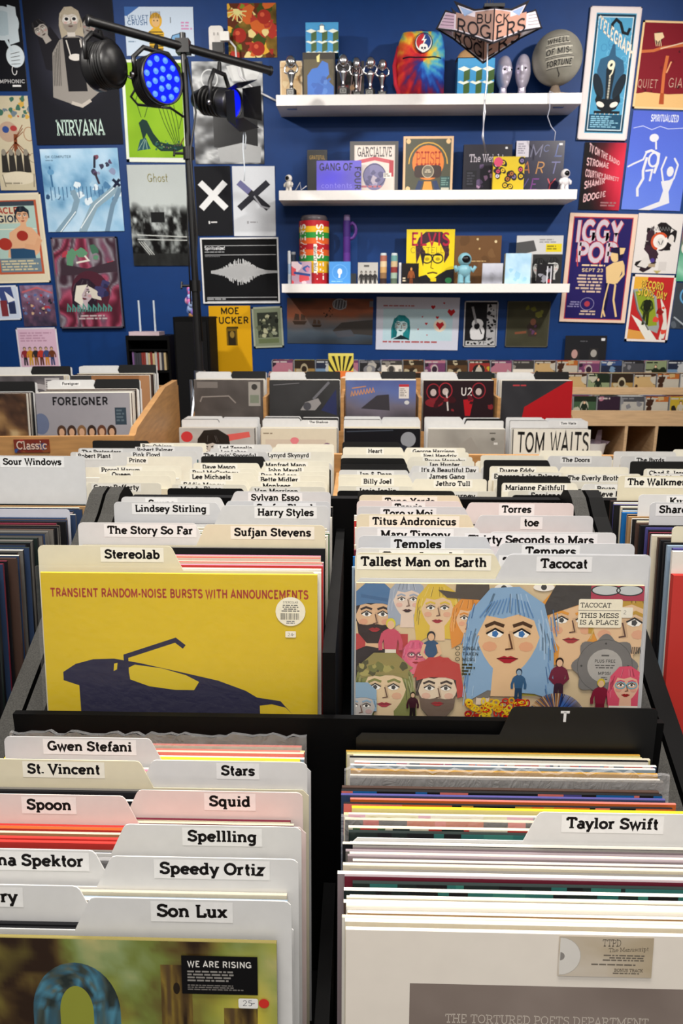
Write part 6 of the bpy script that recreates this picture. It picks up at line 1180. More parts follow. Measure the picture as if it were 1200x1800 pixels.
mb = MB('paint', '#8a7a6c'); mb.lathe([(0, 0), (.09, 0), (.095, .008), (.04, .02), (.02, max(.03, cz_ - GR * .97)), (0, max(.03, cz_ - GR * .97))], 20); mb.build('base', gb)
mb = MB('paint', '#b8bcd0'); gl_ = gb.location; pts = [on_y(u, v, 4.955) for u, v in ((966, 160), (966, 190), (962, 205), (968, 222), (976, 232), (974, 248))]; mb.tube([(-.02, -.08, .004), (pts[0][0] - gl_.x, 4.958 - gl_.y, .006)] + [(x - gl_.x, 4.955 - gl_.y, z - gl_.z) for x, z in pts[1:]], .0025, 6)
mb.build('power_cord', gb)

# middle shelf
def astro(u, vt, zb, y, col, label, yaw=0, wave=False):
    x, zt_ = on_y(u, vt, y); h = zt_ - zb; t = thing('astronaut_figure', label, 'figurine', (x, y, zb), yaw)
    mb = MB('paint', col)
    for sg in (-1, 1): mb.cyl((sg * .12 * h, 0, 0), (sg * .11 * h, 0, .3 * h), .10 * h, .10 * h); mb.ball((sg * .12 * h, -.04 * h, .05 * h), .10 * h, .13 * h, .05 * h, 8)
    mb.ball((0, 0, .42 * h), .23 * h, .18 * h, .22 * h, 12)
    for sg in (-1, 1): mb.tube([(sg * .18 * h, 0, .52 * h), (sg * .3 * h, -.04 * h, .42 * h), (sg * (.36 if wave else .26) * h, -.1 * h, (.56 if wave else .3) * h)], [.075 * h, .07 * h, .06 * h], 8)
    mb.rbox(-.16 * h, .16 * h, .12 * h, .24 * h, .3 * h, .58 * h, .03 * h); mb.build('suit', t)
    mb = MB('paint', col); mb.ball((0, 0, .78 * h), .23 * h, .22 * h, .22 * h, 14); mb.build('helmet', t)
    mb = MB('gloss', '#101014'); mb.ball((0, -.10 * h, .78 * h), .17 * h, .14 * h, .15 * h, 12); mb.build('visor', t); return t
astro(507, 307, Z2, 5.02, '#dcd6d0', 'white astronaut figurine at the left end of the middle shelf', -.5)
mb = MB('paint', '#d8d8dc'); p0 = on_y(519, 325, 5.0); mb.tube([(p0[0], 5.0, Z2 + .004), (p0[0] + .03, 5.0, Z2 + .05), (p0[0] + .035, 5.0, Z2 + .006), (p0[0] + .07, 5.0, Z2 + .03)], .003, 6); tag(mb.build('cable_tie', None), 'bent white wire beside the left astronaut', 'wire')
def grat(A): A.rect(0, 0, 36, 66, '#141416').text('GRATEFUL', 18, 14, 6, '#b8923a', slab=False, wt=16, al='c', fit=28).frame(1, '#2c2a26')
prop('box_set', 'tall black box set with small gold lettering behind the violet box', 'box set', 540, 265, 575, Z2, 5.18, .05, grat, (36, 66), '#0e0e10')
def gang(A):
    A.raster(lambda U, V: ramp(.15 + .75 * np.exp(-((U - .3) ** 2 * 5 + (V - .6) ** 2 * 7)) + .15 * noise(U, V, 5, 31), '#6a62b8', '#5348c0', '#4234d8'), 14, 10).text('GANG OF', 5, 16, 12, '#15123c', slab=False, wt=19, fit=60).text('FOUR', 68, 9, 11, '#15123c', slab=False, wt=20, rot=90, fit=38).text('contents', 8, 44, 9, '#8a82e4', slab=False, wt=7, fit=56)
prop('box_set', 'violet box set with dark block lettering on the middle shelf', 'box set', 556, 283, 635, Z2, 5.05, .03, gang, (80, 49), '#5a50b0', lean=.10)
def garcia(A):
    A.rect(0, 0, 86, 82, '#4c4a4a').rect(8, 6, 80, 80, '#c9bdb4').rect(10, 8, 78, 78, '#d4c8c0').text('GARCIALIVE', 44, 24, 15, '#3f3c40', slab=True, wt=15, al='c', fit=62).poly([(12, 30), (44, 24), (76, 30), (76, 36), (44, 30), (12, 36)], '#b8505a').ell(44, 56, 20, 22, '#77749a').blobs(9, ['#9a94b4', '#5a587c', '#b8aebc'], 3, 7, (30, 42, 58, 70)).ring(44, 54, 20, 18, 1.6, '#4a4868').rect(70, 30, 78, 56, '#a83a44').bars(12, 70, 76, 76, 1, '#b8707a', seed=4).rect(60, 50, 74, 58, '#e2dcd4').bars(61, 51, 73, 57, 2, '#555')
prop('box_set', 'grey bordered box set with a round mauve emblem on the middle shelf', 'box set', 615, 250, 700, Z2, 5.13, .05, garcia, (86, 82), '#3f3d3d')
def phish(A):
    A.rect(0, 0, 88, 90, '#d0ad88').rect(4, 4, 84, 90, '#4a4a3c').ring(44, 44, 34, 34, 2, '#c99a3c', 180, 360).ell(44, 42, 28, 28, '#d87a34').text('PHISH', 44, 46, 22, '#a8341c', slab=True, wt=10, al='c', fit=44).rect(20, 46, 68, 66, '#3a2c2a', 6).ell(44, 56, 10, 10, '#6a6458').ring(44, 56, 10, 10, 1.2, '#b8ac94').bars(38, 53, 50, 59, 2, '#c9bca4', al='c').poly([(34, 90), (38, 72), (50, 72), (54, 90)], '#e09040').poly([(20, 90), (28, 70), (36, 72), (30, 90)], '#2c3a5c').poly([(68, 90), (60, 70), (52, 72), (58, 90)], '#2c3a5c').rect(66, 64, 84, 90, '#2f4a4a').bars(68, 66, 82, 80, 4, '#6a8a84', seed=2).rect(68, 82, 82, 89, '#b8b4a4')
    for x, y in ((9, 8), (79, 8), (9, 84)): A.ell(x, y, 4, 4, '#d8b484')
prop('box_set', 'olive and orange box set with an orange disc on the middle shelf', 'box set', 709, 241, 797, Z2, 5.12, .05, phish, (88, 90), '#b89a78')
def weight(A): A.rect(0, 0, 84, 76, '#24222c').text('The Weight', 10, 27, 12, '#c4bcc8', slab=True, wt=11, fit=60).blobs(14, ['#5a4a6a', '#8a6a8a', '#3a3046', '#a88aa8'], 4, 6, (24, 30, 62, 66)).rect(5, 40, 24, 66, '#1a1a20').bars(7, 43, 22, 64, 5, '#3c3c46').rect(72, 4, 76, 7, '#d8d8dc')
prop('box_set', 'dark box set with pale lettering behind the yellow flowered box', 'box set', 815, 255, 900, Z2, 5.16, .04, weight, (84, 76), '#1c1a22')
def flowers(A):
    A.rect(0, 0, 56, 58, '#d0b424'); r = R(7)
    for k in range(16): x, y = r.uniform(3, 53), r.uniform(3, 55); A.ell(x, y, r.uniform(5, 8), r.uniform(4, 7), '#1c181c', rot=r.uniform(0, 90)).ell(x, y, 3.4, 3.2, r.choice(['#c8486a', '#d8b424', '#7a6a9a', '#a8642c', '#c9c4d4'])).ell(x, y, 1.2, 1.2, '#241c20')
    A.ell(9, 9, 8, 8, '#c8486a')
prop('box_set', 'yellow box with dark flowers on the middle shelf', 'box set', 867, 276, 922, Z2, 5.05, .03, flowers, (56, 58), '#b89c20')
def mccart(A):
    A.rect(0, 0, 84, 84, '#26243a'); c = ['#6a6a84', '#5a6494', '#4a5a94', '#a8643a', '#b8844a', '#6a6a9a', '#5a4a8a', '#7a3a8a', '#c8505a', '#c9803a']
    for k, (t, x, y) in enumerate((('M', 22, 26), ('C', 46, 18), ('L', 64, 26), ('A', 8, 53), ('R', 32, 53), ('T', 58, 53), ('V', 4, 80), ('E', 24, 80), ('Y', 52, 80))): A.text(t, x, y, 20 if t != 'C' else 12, c[k], slab=False, wt=9, skew=.2)
    A.rect(0, 0, 22, 26, '#c0bcc8').bars(3, 4, 19, 22, 5, '#8a8694').rect(74, 4, 80, 7, '#d8d8dc')
prop('box_set', 'dark blue box set with thin coloured capitals and a pale label', 'box set', 907, 249, 992, Z2, 5.15, .05, mccart, (84, 84), '#1c1a2a')
astro(994, 297, Z2, 5.02, '#e4e0e4', 'white astronaut figurine at the right end of the middle shelf', .3)

# lowest shelf
def tube_item(u, vt, u1, y, name, label, cat, cols, cap=None, group=None):
    x0, z1 = on_y(u, vt, y); x1, _ = on_y(u1, vt, y); r_ = (x1 - x0) / 2; h = z1 - Z3; t = thing(name, label, cat, ((x0 + x1) / 2, y, Z3), 0, group)
    mb = MB('gloss'); n = len(cols); mb.lathe([(0, 0), (r_, 0)], 20)
    for k, c in enumerate(cols): mb.set(col=c).lathe([(r_, h * .92 * k / n), (r_, h * .92 * (k + 1) / n)], 20)
    mb.lathe([(r_, h * .92), (0, h * .92)], 20); mb.build('body', t)
    mb = MB('gloss', cap or cols[-1]); mb.lathe([(r_ * .86, h * .9205), (r_ * .9, h * .96), (r_ * .8, h), (0, h)], 20); mb.build('cap', t); return t, r_, h
tube_item(505, 441, 511, 5.12, 'slim_tube', 'slim white tube at the left end of the lowest shelf', 'tube', ['#cfd8e4', '#9ab4d4', '#d8dce4'], '#d8dce0'); tube_item(511, 443, 520, 5.14, 'slim_tube', 'slim grey tube beside the white tube at the left end', 'tube', ['#5a6478', '#8a94a4', '#3c4454'], '#a8acb4')
t, r_, h = tube_item(525, 380, 578, 5.11, 'candy_tin', 'tall striped candy roll tin on the lowest shelf', 'tin', ['#a8222a', '#a8222a', '#dca820', '#dca820', '#2a8a3a', '#d8602a', '#b0222c', '#d8602a', '#2a8a3a', '#dca820', '#a8222a'], '#4a4448')
def on_can(txt, ang, z0, hh, col, x_, fit=None, wt=20):
    P, L = glyphs(txt, False, wt); k = hh / 100; kx = (fit / L) if fit else k; return [[(ang + (-p[1] * k) / r_ * 1.0, z0 + p[0] * kx) for p in g] for g in P]
mb = MB('paper')
for txt, ang, z0, hh, fit, col in (('LIFE SAVERS', .72, .05 * h, .05, .82 * h, '#e8e0d8'), ('LIFE SAVERS', -.52, .05 * h, .05, .82 * h, '#e8e0d8')):
    for g in on_can(txt, ang, z0, hh, col, 0, fit): mb.face([((r_ + .001) * math.sin(a), -(r_ + .001) * math.cos(a), z) for a, z in g], col)
mb.face([((r_ + .0008) * math.sin(a), -(r_ + .0008) * math.cos(a), z) for a, z in ((.02, .16 * h), (.24, .16 * h), (.24, .58 * h), (.02, .58 * h))], '#e4e0d8')
for g in on_can('FIVE FLAVOR', .2, .19 * h, .016, 0, 0, .36 * h, 18): mb.face([((r_ + .0014) * math.sin(a), -(r_ + .0014) * math.cos(a), z) for a, z in g], '#1c1a1c')
mb.build('lettering', t)
t, r_, h = tube_item(603, 378, 616, 5.13, 'flask', 'tall purple tube with a loop handle on the lowest shelf', 'flask', ['#4a2a78', '#5a3488', '#4a2a78', '#3a2468'], '#6a5a80')
mb = MB('gloss', '#54307c'); mb.tube([(r_ * .8, 0, h * .86)] + [(r_ + .035 * math.sin(a), 0, h * .78 + .05 * math.cos(a)) for a in (.4, .9, 1.4, 1.9, 2.5, 2.9)] + [(r_ * .8, 0, h * .66)], .011, 8); mb.build('handle', t)
def pink_cd(A): A.rect(0, 0, 34, 36, '#b89ab0').blobs(9, ['#3a5a9a', '#d8505a', '#e2ccd4', '#2a2a3c', '#c87a9a'], 5, 8).line([(4, 18), (32, 22)], 4, '#2a4a8a')
def sky_cd(A): A.rect(0, 0, 38, 36, '#4a90d8').ell(19, 16, 4, 5, '#e6ecf4').line([(19, 18), (18, 26)], 3, '#e6ecf4').ring(19, 17, 13, 12, 1, '#6aa8e4').bars(4, 31, 34, 34, 1, '#8ac0ea')
def quartet(A):
    A.rect(0, 0, 40, 34, '#b4b2ae').text('The Band', 20, 11, 7, '#5a5856', slab=True, wt=14, al='c', fit=20) if 0 else A.rect(0, 0, 40, 34, '#b4b2ae').bars(12, 4, 28, 10, 1, '#5a5856')
    for k in range(4): A.figure(7 + k * 9, 40, 26, '#2c2a2a', '#2c2a2a', '#8a8682')
def amber(A): A.rect(0, 0, 32, 32, '#161214').figure(18, 36, 30, '#8a4a24', '#6a3418', '#c88a4a').bars(2, 22, 10, 30, 2, '#c9bca4')
prop('cd_case', 'pink and blue cd case at the left end of the lowest shelf', 'cd', 512, 460, 547, Z3, 4.995, .012, pink_cd, (34, 36)); prop('cd_case', 'sky blue cd case under the purple tube', 'cd', 578, 460, 616, Z3, 5.05, .012, sky_cd, (38, 36), '#3f80c4')
prop('small_box', 'dark little box left of the grey quartet tin', 'box', 616, 481, 626, Z3, 5.06, .03, None, None, '#2c3034')
prop('tin_box', 'grey tin box with a dark quartet on the lowest shelf', 'tin', 629, 462, 664, Z3, 5.08, .05, quartet, (40, 34), '#a8a6a4'); prop('cd_case', 'amber figured black cd case before the yellow record', 'cd', 706, 463, 736, Z3, 5.03, .012, amber, (32, 32), '#141012')
prop('small_box', 'slim white box beside the amber cd case', 'box', 701, 462, 705, Z3, 5.065, .03, None, None, '#d8d8dc')
for u, lab, c in ((668, 'picture candle by the grey quartet tin', ['#3a2c2a', '#8a6a4a', '#c8a06a', '#d8c4a0', '#a86a5a']), (687, 'picture candle by the slim white box', ['#5a6a5a', '#9ab0a0', '#8a3a3a', '#c8b08a', '#6a9a9a'])): tube_item(u, 445, u + 12, 5.07, 'candle', lab, 'candle', c, '#c4ccd0', 'picture candles')
def costello(A):
    A.rect(0, 0, 85, 95, '#dcc414'); A.poly([(18, 60), (16, 30), (22, 14), (34, 4), (62, 4), (74, 16), (76, 44), (68, 58), (60, 30), (44, 22), (28, 34)], '#3a1c2c').poly([(24, 40), (30, 26), (44, 20), (60, 24), (68, 40), (66, 62), (58, 80), (46, 88), (34, 80), (26, 62)], '#e0c81c')
    A.poly([(16, 95), (22, 82), (36, 78), (46, 88), (58, 78), (72, 70), (85, 68), (85, 95)], '#141218').poly([(24, 40), (28, 30), (34, 40), (30, 64)], '#241420').lines([[(28, 44), (64, 44)]], 2, '#141218').ring(37, 50, 9, 8, 2.2, '#141218').ring(56, 50, 9, 8, 2.2, '#141218').ell(37, 51, 4, 3, '#a8920c').ell(56, 51, 4, 3, '#a8920c').line([(46, 52), (44, 66), (49, 68)], 1.6, '#6a5a08').line([(38, 76), (48, 74), (56, 76)], 2.6, '#4a3010').rect(44, 84, 54, 90, '#dcc414').ell(76, 88, 6, 5, '#2c7a4a')
    A.text('ELVIS', 7, 28, 23, '#a81c3a', slab=False, wt=17, fit=70).text('COSTELLO', 7, 41, 11, '#5a3a20', slab=False, wt=7, fit=70)
prop('record', 'yellow record of a man in glasses on the lowest shelf', 'record', 715, 403, 800, Z3, 5.15, .008, costello, (85, 95), '#c8b018', lean=.05)
def brown_box(A): A.rect(0, 0, 82, 82, '#6a4a2c').blobs(8, ['#5e4126', '#745434'], 4, 14).ell(72, 10, 2.4, 2.4, '#d8c49a').ell(40, 6, 2, 2, '#c8b48a').ell(44, 22, 1.8, 1.8, '#b89a6a').bars(30, 42, 70, 45, 1, '#b89a6a')
prop('box_set', 'plain brown box set behind the pale blue astronaut', 'box set', 799, 415, 881, Z3, 5.18, .05, brown_box, (82, 82), '#4a3420')
t = astro(817, 444, Z3 + .002, 5.03, '#7fb4c4', 'pale blue waving astronaut figurine before the brown box', .2, True)
def pale_photo(A): A.raster(lambda U, V: ramp(np.clip(.9 - np.abs(V - .75) * 1.2 + .3 * (noise(U, V, 4, 41) - .5), 0, 1), '#c9ccd8', '#b4b6c4', '#5a5a60'), 10, 10)
prop('cd_case', 'pale landscape cd case before the brown box', 'cd', 848, 463, 884, Z3, 5.05, .012, pale_photo, (36, 34), '#c4c4cc'); prop('cd_case', 'dark grey cd case before the brown box', 'cd', 883, 466, 901, Z3, 5.10, .012, lambda A: A.rect(0, 0, 20, 30, '#35383c').blobs(3, ['#4a4e54'], 2, 6), (20, 30), '#2c2e32')
def ice(A): A.raster(lambda U, V: ramp(noise(U, V, 4, 42), '#8cb8dc', '#b0d4ec', '#cfe4f4'), 10, 10).blobs(4, ['#9ac8e4'], 3, 6)
prop('box_set', 'icy blue box set near the right end of the lowest shelf', 'box set', 888, 446, 933, Z3, 5.06, .05, ice, (46, 52), '#a8a48a')
def bw_pair(A): A.rect(0, 0, 82, 84, '#a4a4a6').rect(0, 0, 82, 32, '#c4c4c6').poly([(0, 12), (30, 8), (36, 26), (0, 34)], '#4a4a4c').bars(40, 6, 78, 14, 2, '#8a8a8c').rect(52, 14, 80, 28, '#d8c41c').bars(54, 17, 78, 26, 2, '#8a7c14').rect(30, 32, 82, 84, '#2c2c2e').face(42, 56, 11, '#b0b0b0', '#161618', lip='#4a4a4a').face(66, 54, 11, '#c0c0c0', '#1c1c1e', lip='#4a4a4a')
prop('record', 'grey record with a yellow sticker at the right end of the lowest shelf', 'record', 909, 414, 991, Z3, 5.17, .012, bw_pair, (82, 84), '#8a8a8c', lean=.05)
def red_cd(A): A.rect(0, 0, 22, 36, '#1c1a1e').blobs(5, ['#a82a34', '#8a8a94'], 3, 5).lines([[(14, 4), (14, 36)], [(19, 4), (19, 36)]], 1.6, '#c8c8d0')
prop('cd_case', 'black and red cd case before the grey record', 'cd', 944, 464, 973, Z3, 5.05, .014, red_cd, (22, 36), '#1a181c')

# ------------------------------------------------------------------ hanging cardboard sign
MY = 4.35
mxc, mzt = on_y(861, 10, MY); _, mzb = on_y(861, 77, MY - .16)
mo = thing('hanging_sign', 'silver hanging cardboard sign with winged lettering before the uppermost shelf', 'hanging sign', (mxc, MY, mzb))
KX = .0031; AN = math.radians(30)                                    # metres per unit of the drawing; how far the panels are folded
def wing(sg):
    """one panel of the sign, drawn flat from its middle fold outwards, folded afterwards"""
    mb = MB('paper', '#1a181e'); q = [(0, 58), (29, 61), (62, 82), (49, 56), (74, 70), (88, 42), (57, 31), (0, 0)]; q = [(a, b * .9) for a, b in q]; kx = KX / math.cos(AN); n = len(q)
    vs = [(sg * a * kx, c, b * KX) for c in (0, .003) for a, b in q]
    mb.add(vs, [tuple(range(n)), tuple(range(n, 2 * n)), *[(i, (i + 1) % n, n + (i + 1) % n, n + i) for i in range(n)]]); k = [0]
    def lay(pts, col): k[0] += 1; mb.face([(sg * a * kx, -.0002 * k[0] - .0004, b * .9 * KX) for a, b in pts], col)
    lay([(1, 55), (30, 58), (55, 73), (46, 54), (73, 66), (84, 43), (57, 34), (1, 4)], '#b9b2bd')
    lay([(1, 54), (28, 56), (28, 48), (57, 62), (57, 36), (1, 6)], '#8c6f66' if sg < 0 else '#a87f70'); lay([(31, 57), (52, 70), (44, 53)], '#7f93b4')
    lay([(59, 60), (72, 65), (83, 43), (59, 36)], '#a28a9c' if sg < 0 else '#d8d0d4')
    for j in range(4): lay([(60, 41 + j * 5), (81 - j * 2.3, 47 + j * 4.6), (81 - j * 2.3, 48 + j * 4.6), (60, 42 + j * 5)], '#5a4c5a')
    for t, y0, hh, x0, x1, sl in (('BU' if sg < 0 else 'CK', 36, 15, 2, 27, .22), ('ROG' if sg < 0 else 'ERS', 9, 23, 2, 57, .46)):
        P, L = glyphs(t, False, 13); w = x1 - x0
        for g in P:
            pts = []
            for p in g: xx_ = x0 + p[0] / L * w if sg > 0 else x1 - p[0] / L * w; pts.append((xx_, (y0 - 4 + p[1] * hh / 100 + xx_ * sl) * .9))
            mb.face([(sg * a * kx, -.0002 * k[0] - .0008, b * KX) for a, b in pts], '#17141a')
    return mb.build('sign_panel', mo)
D_ = 87 * KX * math.tan(AN)
for sg in (-1, 1):
    o = wing(sg); o.rotation_euler = (0, 0, sg * AN); o.location = (0, -D_, 0)
    o = wing(sg); o.rotation_euler = (0, 0, -sg * AN); o.location = (0, D_, 0)
mb = MB('black_metal'); mb.box(-.05, .05, -D_ + .002, D_ + .004, 53 * KX + .0005, 53 * KX + .014); mb.build('hub', mo)
mb = MB('metal', '#b8b8bc')
for dx, dy in ((-.03, -.1), (.03, .1), (0, 0)): mb.tube([(dx, dy, 53 * KX + .012), (dx * .3, dy * .3, 3.597 - mzb)], .0015, 5)
mb.build('hanging_wire', mo)
mb = MB('metal', '#c8c8d0'); P_ = [on_y(u, v, MY - D_) for u, v in ((857, 76), (856, 140), (852, 175), (850, 200), (849, 240), (854, 268))]
mb.tube([(x - mxc, -D_ + .006, z - mzb) for x, z in P_], .004, 6); mb.tube([(x - mxc + .008 * math.sin(i * 2), -D_ + .002, z - mzb) for i, (x, z) in enumerate(P_[2:])], .002, 5); mb.build('pull_cord', mo)

# ------------------------------------------------------------------ stage light stand with three lamps
LY = 4.32; pxx, pz = on_y(322, 85, LY); pbx, _ = on_y(357, 560, LY)
st = thing('light_stand', 'tall black stage light stand with a slanting crossbar before the posters', 'light stand', (pxx, LY, 0))
mb = MB('black_metal'); mb.cyl((0, 0, .28), (0, 0, 1.62), .024); mb.cyl((0, 0, 1.55), (0, 0, 2.30), .019); mb.cyl((0, 0, 2.25), (0, 0, pz + .07), .016); mb.build('pole', st)
for z in (1.6, 2.28): mb = MB('black_metal'); mb.cyl((0, 0, z - .03), (0, 0, z + .03), .03); mb.build('collar', st)
for z in (1.6, 2.28): mb = MB('black_metal'); mb.cyl((.0, 0, z), (-.075, -.01, z), .007); mb.cyl((-.075, -.02, z - .015), (-.075, 0, z + .02), .006); mb.build('clamp_knob', st)
for k in range(3):
    a = math.radians(100 + 120 * k); mb = MB('metal', '#a8acb4'); mb.tube([(.02 * math.cos(a), .02 * math.sin(a), 1.10), (.10 * math.cos(a), .10 * math.sin(a), .7), (.36 * math.cos(a), .36 * math.sin(a), .012)], .011, 8); mb.build('leg', st)
mb = MB('metal', '#b8bcc4'); mb.cyl((0, 0, 1.08), (0, 0, 1.13), .034); mb.cyl((-.05, -.02, 1.08), (-.05, -.02, .9), .009); mb.build('leg_collar', st)
B0 = Vector((on_y(157, 37, 4.0)[0] - pxx, 4.0 - LY, 0)); B1 = Vector((on_y(473, 124, 4.66)[0] - pxx, 4.66 - LY, 0)); zb = pz + .01 if 0 else (on_y(157, 37, 4.0)[1] + on_y(473, 124, 4.66)[1]) / 2
B0.z = on_y(157, 37, 4.0)[1]; B1.z = on_y(473, 124, 4.66)[1]
mb = MB('black_metal'); mb.cyl(B0, B1, .021); mb.cyl(B0, B0 + (B0 - B1).normalized() * .012, .025); mb.cyl(B1, B1 + (B1 - B0).normalized() * .012, .025); mb.build('crossbar', st)
mb = MB('black_metal'); c0 = B0 + (B1 - B0) * .52; mb.box(-.035, .035, -.03, .03, c0.z - .03, c0.z + .035); mb.build('tee_clamp', st)
mb = MB('black_metal'); mb.tube([(.02, -.02, pz - .05), (.05, .0, pz - .3), (.015, -.03, pz - .5), (.03, -.026, pz - .9), (.018, -.03, 1.75), (.03, -.03, 1.3)], .006, 6); mb.tube([(-.006, .022, pz - .08), (-.006, .024, pz - .24), (-.012, .022, pz - .45), (-.022, -.03, pz - .95), (-.024, -.03, 1.5)], .005, 6)
def dn(u, v, y): x, z = on_y(u, v, y); return (x - pxx, y - LY, z)
mb.tube([dn(214, 128, 4.46), dn(232, 138, 4.46), dn(238, 156, 4.46), dn(230, 170, 4.46), dn(242, 184, 4.5), dn(300, 190, 4.5), dn(322, 205, 4.38)], .007, 6)
mb.build('cable', st)
def lamp_frame(p, d):
    z = Vector(d).normalized(); M = z.to_track_quat('Z', 'Y').to_matrix().to_4x4(); M.translation = Vector(p); return M
def lamp(label, u, v, y, d, r_, L, kind):
    x, z = on_y(u, v, y); t = thing('stage_light', label, 'stage light', (x, y, z), 0, 'stage lights on the stand'); M = lamp_frame((0, 0, 0), d); k0x = -Vector((d[0], d[1], 0)).normalized().x * L * .35
    mb = MB('black_metal'); mb.lathe([(0, -L), (r_ * .55, -L), (r_ * .8, -L * .8), (r_ * .92, -L * .35), (r_, -L * .1), (r_, 0), (r_ * .93, 0), (r_ * .93, -.02), (0, -.02)], 28, M)
    for k in range(5): mb.lathe([(r_ * .8, -L * (.75 - k * .1)), (r_ * .97, -L * (.74 - k * .1)), (r_ * .97, -L * (.72 - k * .1)), (r_ * .8, -L * (.71 - k * .1))], 28, M)
    mb.build('housing', t)
    dd = Vector(d); dd.z = 0; sd = Vector((-dd.y, dd.x, 0)).normalized(); k0 = -dd.normalized() * L * .35
    tt = max(0, min(1, (x + k0x - pxx - B0.x) / (B1.x - B0.x))); bp_ = B0 + (B1 - B0) * tt; top = Vector((bp_.x + pxx - x, bp_.y + LY - y, bp_.z - z))
    mb = MB('black_metal'); hz = max(r_ + .014, top.z - .08)
    mb.tube([k0 + sd * r_ * 1.08, k0 + sd * r_ * 1.1 + Vector((0, 0, hz * .6)), k0 + sd * r_ * .6 + Vector((0, 0, hz)), k0 - sd * r_ * .6 + Vector((0, 0, hz)), k0 - sd * r_ * 1.1 + Vector((0, 0, hz * .6)), k0 - sd * r_ * 1.08], .012, 8)
    mb.cyl(k0 + Vector((0, 0, hz)), top + Vector((0, 0, -.028)), .014, .010); mb.build('yoke', t)
    mb = MB('metal', '#a8a8ac'); mb.cyl(k0 - sd * (r_ * 1.08 + .0125), k0 - sd * (r_ * 1.08 + .024), .012); mb.build('tilt_knob', t)
    if kind == 'led':
        mb = MB('led_lens'); mb.lathe([(r_ * .925, -.012), (0, -.012)], 28, M); mb.build('lens_plate', t)
        for n, rr in ((1, 0), (6, .38), (11, .74)):
            for k in range(n):
                a = 2 * math.pi * k / n + rr; mb = MB('led_blue'); mb.lathe([(r_ * .12, -.0105), (r_ * .10, -.004), (0, -.001)], 12, M @ Matrix.Translation((rr * r_ * math.cos(a), rr * r_ * math.sin(a), 0))); mb.build('led', t)
    elif kind == 'barn':
        mb = MB('led_lens'); mb.lathe([(r_ * .925, -.012), (0, -.012)], 28, M); mb.build('lens_plate', t)
        for k in range(4):
            a = math.pi / 2 * k + .3; T = M @ Matrix.Rotation(a, 4, 'Z'); mb = MB('black_metal'); w = r_ * .9
            mb.add([(-w, r_ * .95, .002), (w, r_ * .95, .002), (w * 1.25, r_ * 1.5, r_ * 1.25), (-w * 1.25, r_ * 1.5, r_ * 1.25), (-w, r_ * .98, .002), (w, r_ * .98, .002), (w * 1.25, r_ * 1.53, r_ * 1.25), (-w * 1.25, r_ * 1.53, r_ * 1.25)], [(0, 1, 2, 3), (7, 6, 5, 4), (0, 3, 7, 4), (1, 5, 6, 2), (2, 6, 7, 3)], T); mb.build('barn_door', t)
    else:
        mb = MB('paper', '#16161a'); mb.lathe([(r_ * .925, -.012), (0, -.012)], 28, M); mb.build('lens_plate', t)
        T = M @ Matrix.Rotation(0, 4, 'Z'); mb = MB('paper', '#c8c8cc'); mb.box(-.02, .02, -r_ * .97 - .002, -r_ * .95, -L * .3, -L * .2, T); mb.build('rating_label', t)
    return t, M
lamp('black stage light at the left end of the crossbar, turned away', 168, 118, 4.07, (-.90, .42, .02), .108, .15, 'plain')
t, M = lamp('blue glowing stage light in the middle of the crossbar', 287, 138, 4.165, (.74, -.67, -.02), .12, .15, 'led')
bl, M = lamp('black stage light with barn doors at the right end of the crossbar', 412, 183, 4.39, (.86, -.46, -.2), .075, .27, 'barn')
mb = MB('paint', '#c4ccd4'); b0 = bl.location; mb.tube([(-.02, 0, -.077)] + [(x - b0.x, 0, z - b0.z) for x, z in [on_y(u, v, b0.y) for u, v in ((428, 224), (427, 262), (430, 300), (429, 318))]], .003, 6); mb.tube([(x - b0.x, 0, z - b0.z) for x, z in [on_y(u, v, b0.y) for u, v in ((428, 224), (432, 240), (431, 262))]], .003, 6); mb.build('safety_cord', bl)

# power strip and cord behind the lamps, speaker, receiver shelf, ornament
psx, psz = on_y(381, 76, WALL_Y - .02)
ps = thing('power_strip', 'white power strip plugged on the blue wall by the fruit poster', 'power strip', (psx, WALL_Y - .021, psz))
MB('plastic_white', '#d8d4d0').rbox(-.045, .045, -.02, .02, -.09, .09, .02, axis='y').build('body', ps)
for zz in (.045, -.02): mb = MB('paint', '#8a8684'); [mb.box(dx - .003, dx + .003, -.0215, -.0198, zz - .008, zz + .008) for dx in (-.012, .012)]; mb.build('socket', ps)
MB('paint', '#1a1a1c').box(-.02, .05, -.055, -.0205, -.06, -.01).build('plug', ps)
MB('plastic_white', '#e2e0dc').box(.03, .085, -.05, -.0205, .0, .05).build('plug', ps)
mb = MB('paint', '#d0d0d4'); pts = [(402, 70), (414, 84), (416, 110), (422, 135), (450, 160), (486, 178)]; mb.tube([(on_y(u, v, WALL_Y - .04)[0] - psx, -.028, on_y(u, v, WALL_Y - .04)[1] - psz) for u, v in pts], .006, 6); mb.build('cord', ps)
sx0, sz = on_y(305, 557, 4.75); sx1, _ = on_y(348, 557, 4.75)
sp = thing('loudspeaker', 'tall black loudspeaker behind the light stand', 'loudspeaker', ((sx0 + sx1) / 2 + .035, 4.85, 0)); w = (sx1 - sx0) / 2 + .035
MB('black_laminate').rbox(-w, w, -.13, .14, .0, sz, .008).build('cabinet', sp); MB('cloth', '#0c0c0e').box(-w + .015, w - .015, -.14, -.1305, .08, sz - .03).build('grille', sp)
ox_, oz_ = on_y(338, 530, 4.82); _, ozb = on_y(338, 558, 4.82)
mb = MB('gloss'); r = R(6)
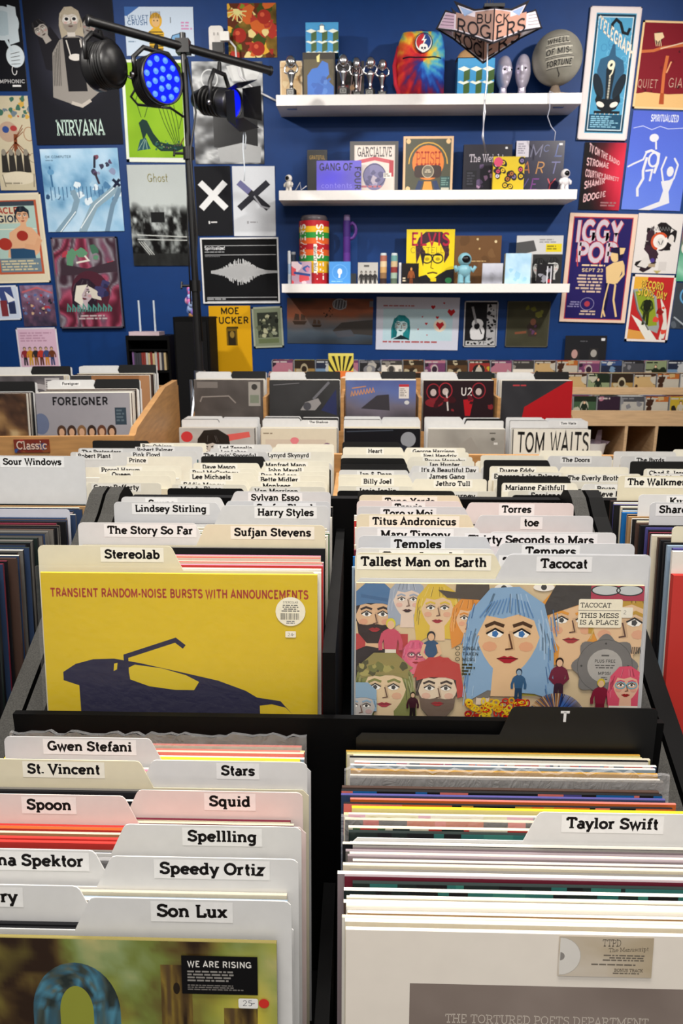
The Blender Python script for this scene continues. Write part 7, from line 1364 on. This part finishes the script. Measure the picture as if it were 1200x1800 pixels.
for k in range(22):
    a = r.uniform(0, 6.28); z = .028 + .15 * k / 22; q = .034 * (1 - abs(k / 22 - .35)); c = r.choice(['#8a6ac0', '#c46aa8', '#6a8ad8', '#9ab0e0', '#6a4aa0', '#d8a0c0']); mb.set(col=c).ball((q * math.cos(a), q * math.sin(a), z), .018, .014, .022, 6)
mb.set(col='#b88a5a').lathe([(0, 0), (.03, 0), (.026, .02), (0, .02)], 12); tag(mb.build('ornament', None, (ox_, 4.82, sz + .001)), 'violet and pink ornament standing on the loudspeaker', 'ornament')
rx0, rz1 = on_y(220, 590, 4.95); rx1, _ = on_y(297, 590, 4.95); rs = thing('media_shelf', 'small black media shelf against the blue wall by the loudspeaker', 'shelf', ((rx0 + rx1) / 2, 5.08, 0)); hw = (rx1 - rx0) / 2
for n, b in (('side_panel', (-hw, -hw + .015, -.13, .16, 0, rz1)), ('side_panel', (hw - .015, hw, -.13, .16, 0, rz1)), ('top_panel', (-hw + .0155, hw - .0155, -.13, .16, rz1 - .03, rz1 - .001)), ('shelf_board', (-hw + .0155, hw - .0155, -.12, .148, rz1 - .24, rz1 - .225)), ('shelf_board', (-hw + .0155, hw - .0155, -.12, .148, rz1 - .10, rz1 - .088)), ('back_panel', (-hw + .0155, hw - .0155, .149, .16, 0, rz1 - .031))): MB('black_laminate').box(*b).build(n, rs)
r = R(8); x = rx0 + .03; k = 0
while x < rx1 - .04:
    k += 1; t_ = r.choice((.012, .014, .02)); c, nm = r.choice([('#b8b4ae', 'pale'), ('#3c3c44', 'dark'), ('#7a5a8a', 'violet'), ('#8a3a34', 'red'), ('#4a6a8a', 'blue'), ('#c9b48a', 'cream')])
    mb = MB('gloss', c); mb.box(-t_ / 2, t_ / 2, -.06, .06, 0, .12 * r.uniform(.9, 1)); tag(mb.build('media_case', None, (x + t_ / 2, 5.03, rz1 - .2245)), f'{nm} upright case, {nth(k)} from the left on the small black media shelf', 'media case', 'cases on the media shelf'); x += t_ + .0015
mb = MB('plastic_white', '#c9b4bc'); mb.box(-.10, .10, -.07, .07, 0, .024); rc = mb.build('wireless_receiver', None, ((rx0 + rx1) / 2 - .02, 5.02, rz1 + .0005)); tag(rc, 'flat pale receiver with two upright antennas on the media shelf', 'receiver')
for u in (249, 275):
    ax, az0 = on_y(u, 588, 5.02); axt, az1 = on_y(u - 2, 528, 5.02); mb = MB('plastic_white', '#c4d0dc'); mb.cyl((ax - rc.location.x, -.02, .0245), (ax - rc.location.x, -.02, az1 - rc.location.z), .007, .006); mb.build('antenna', rc)
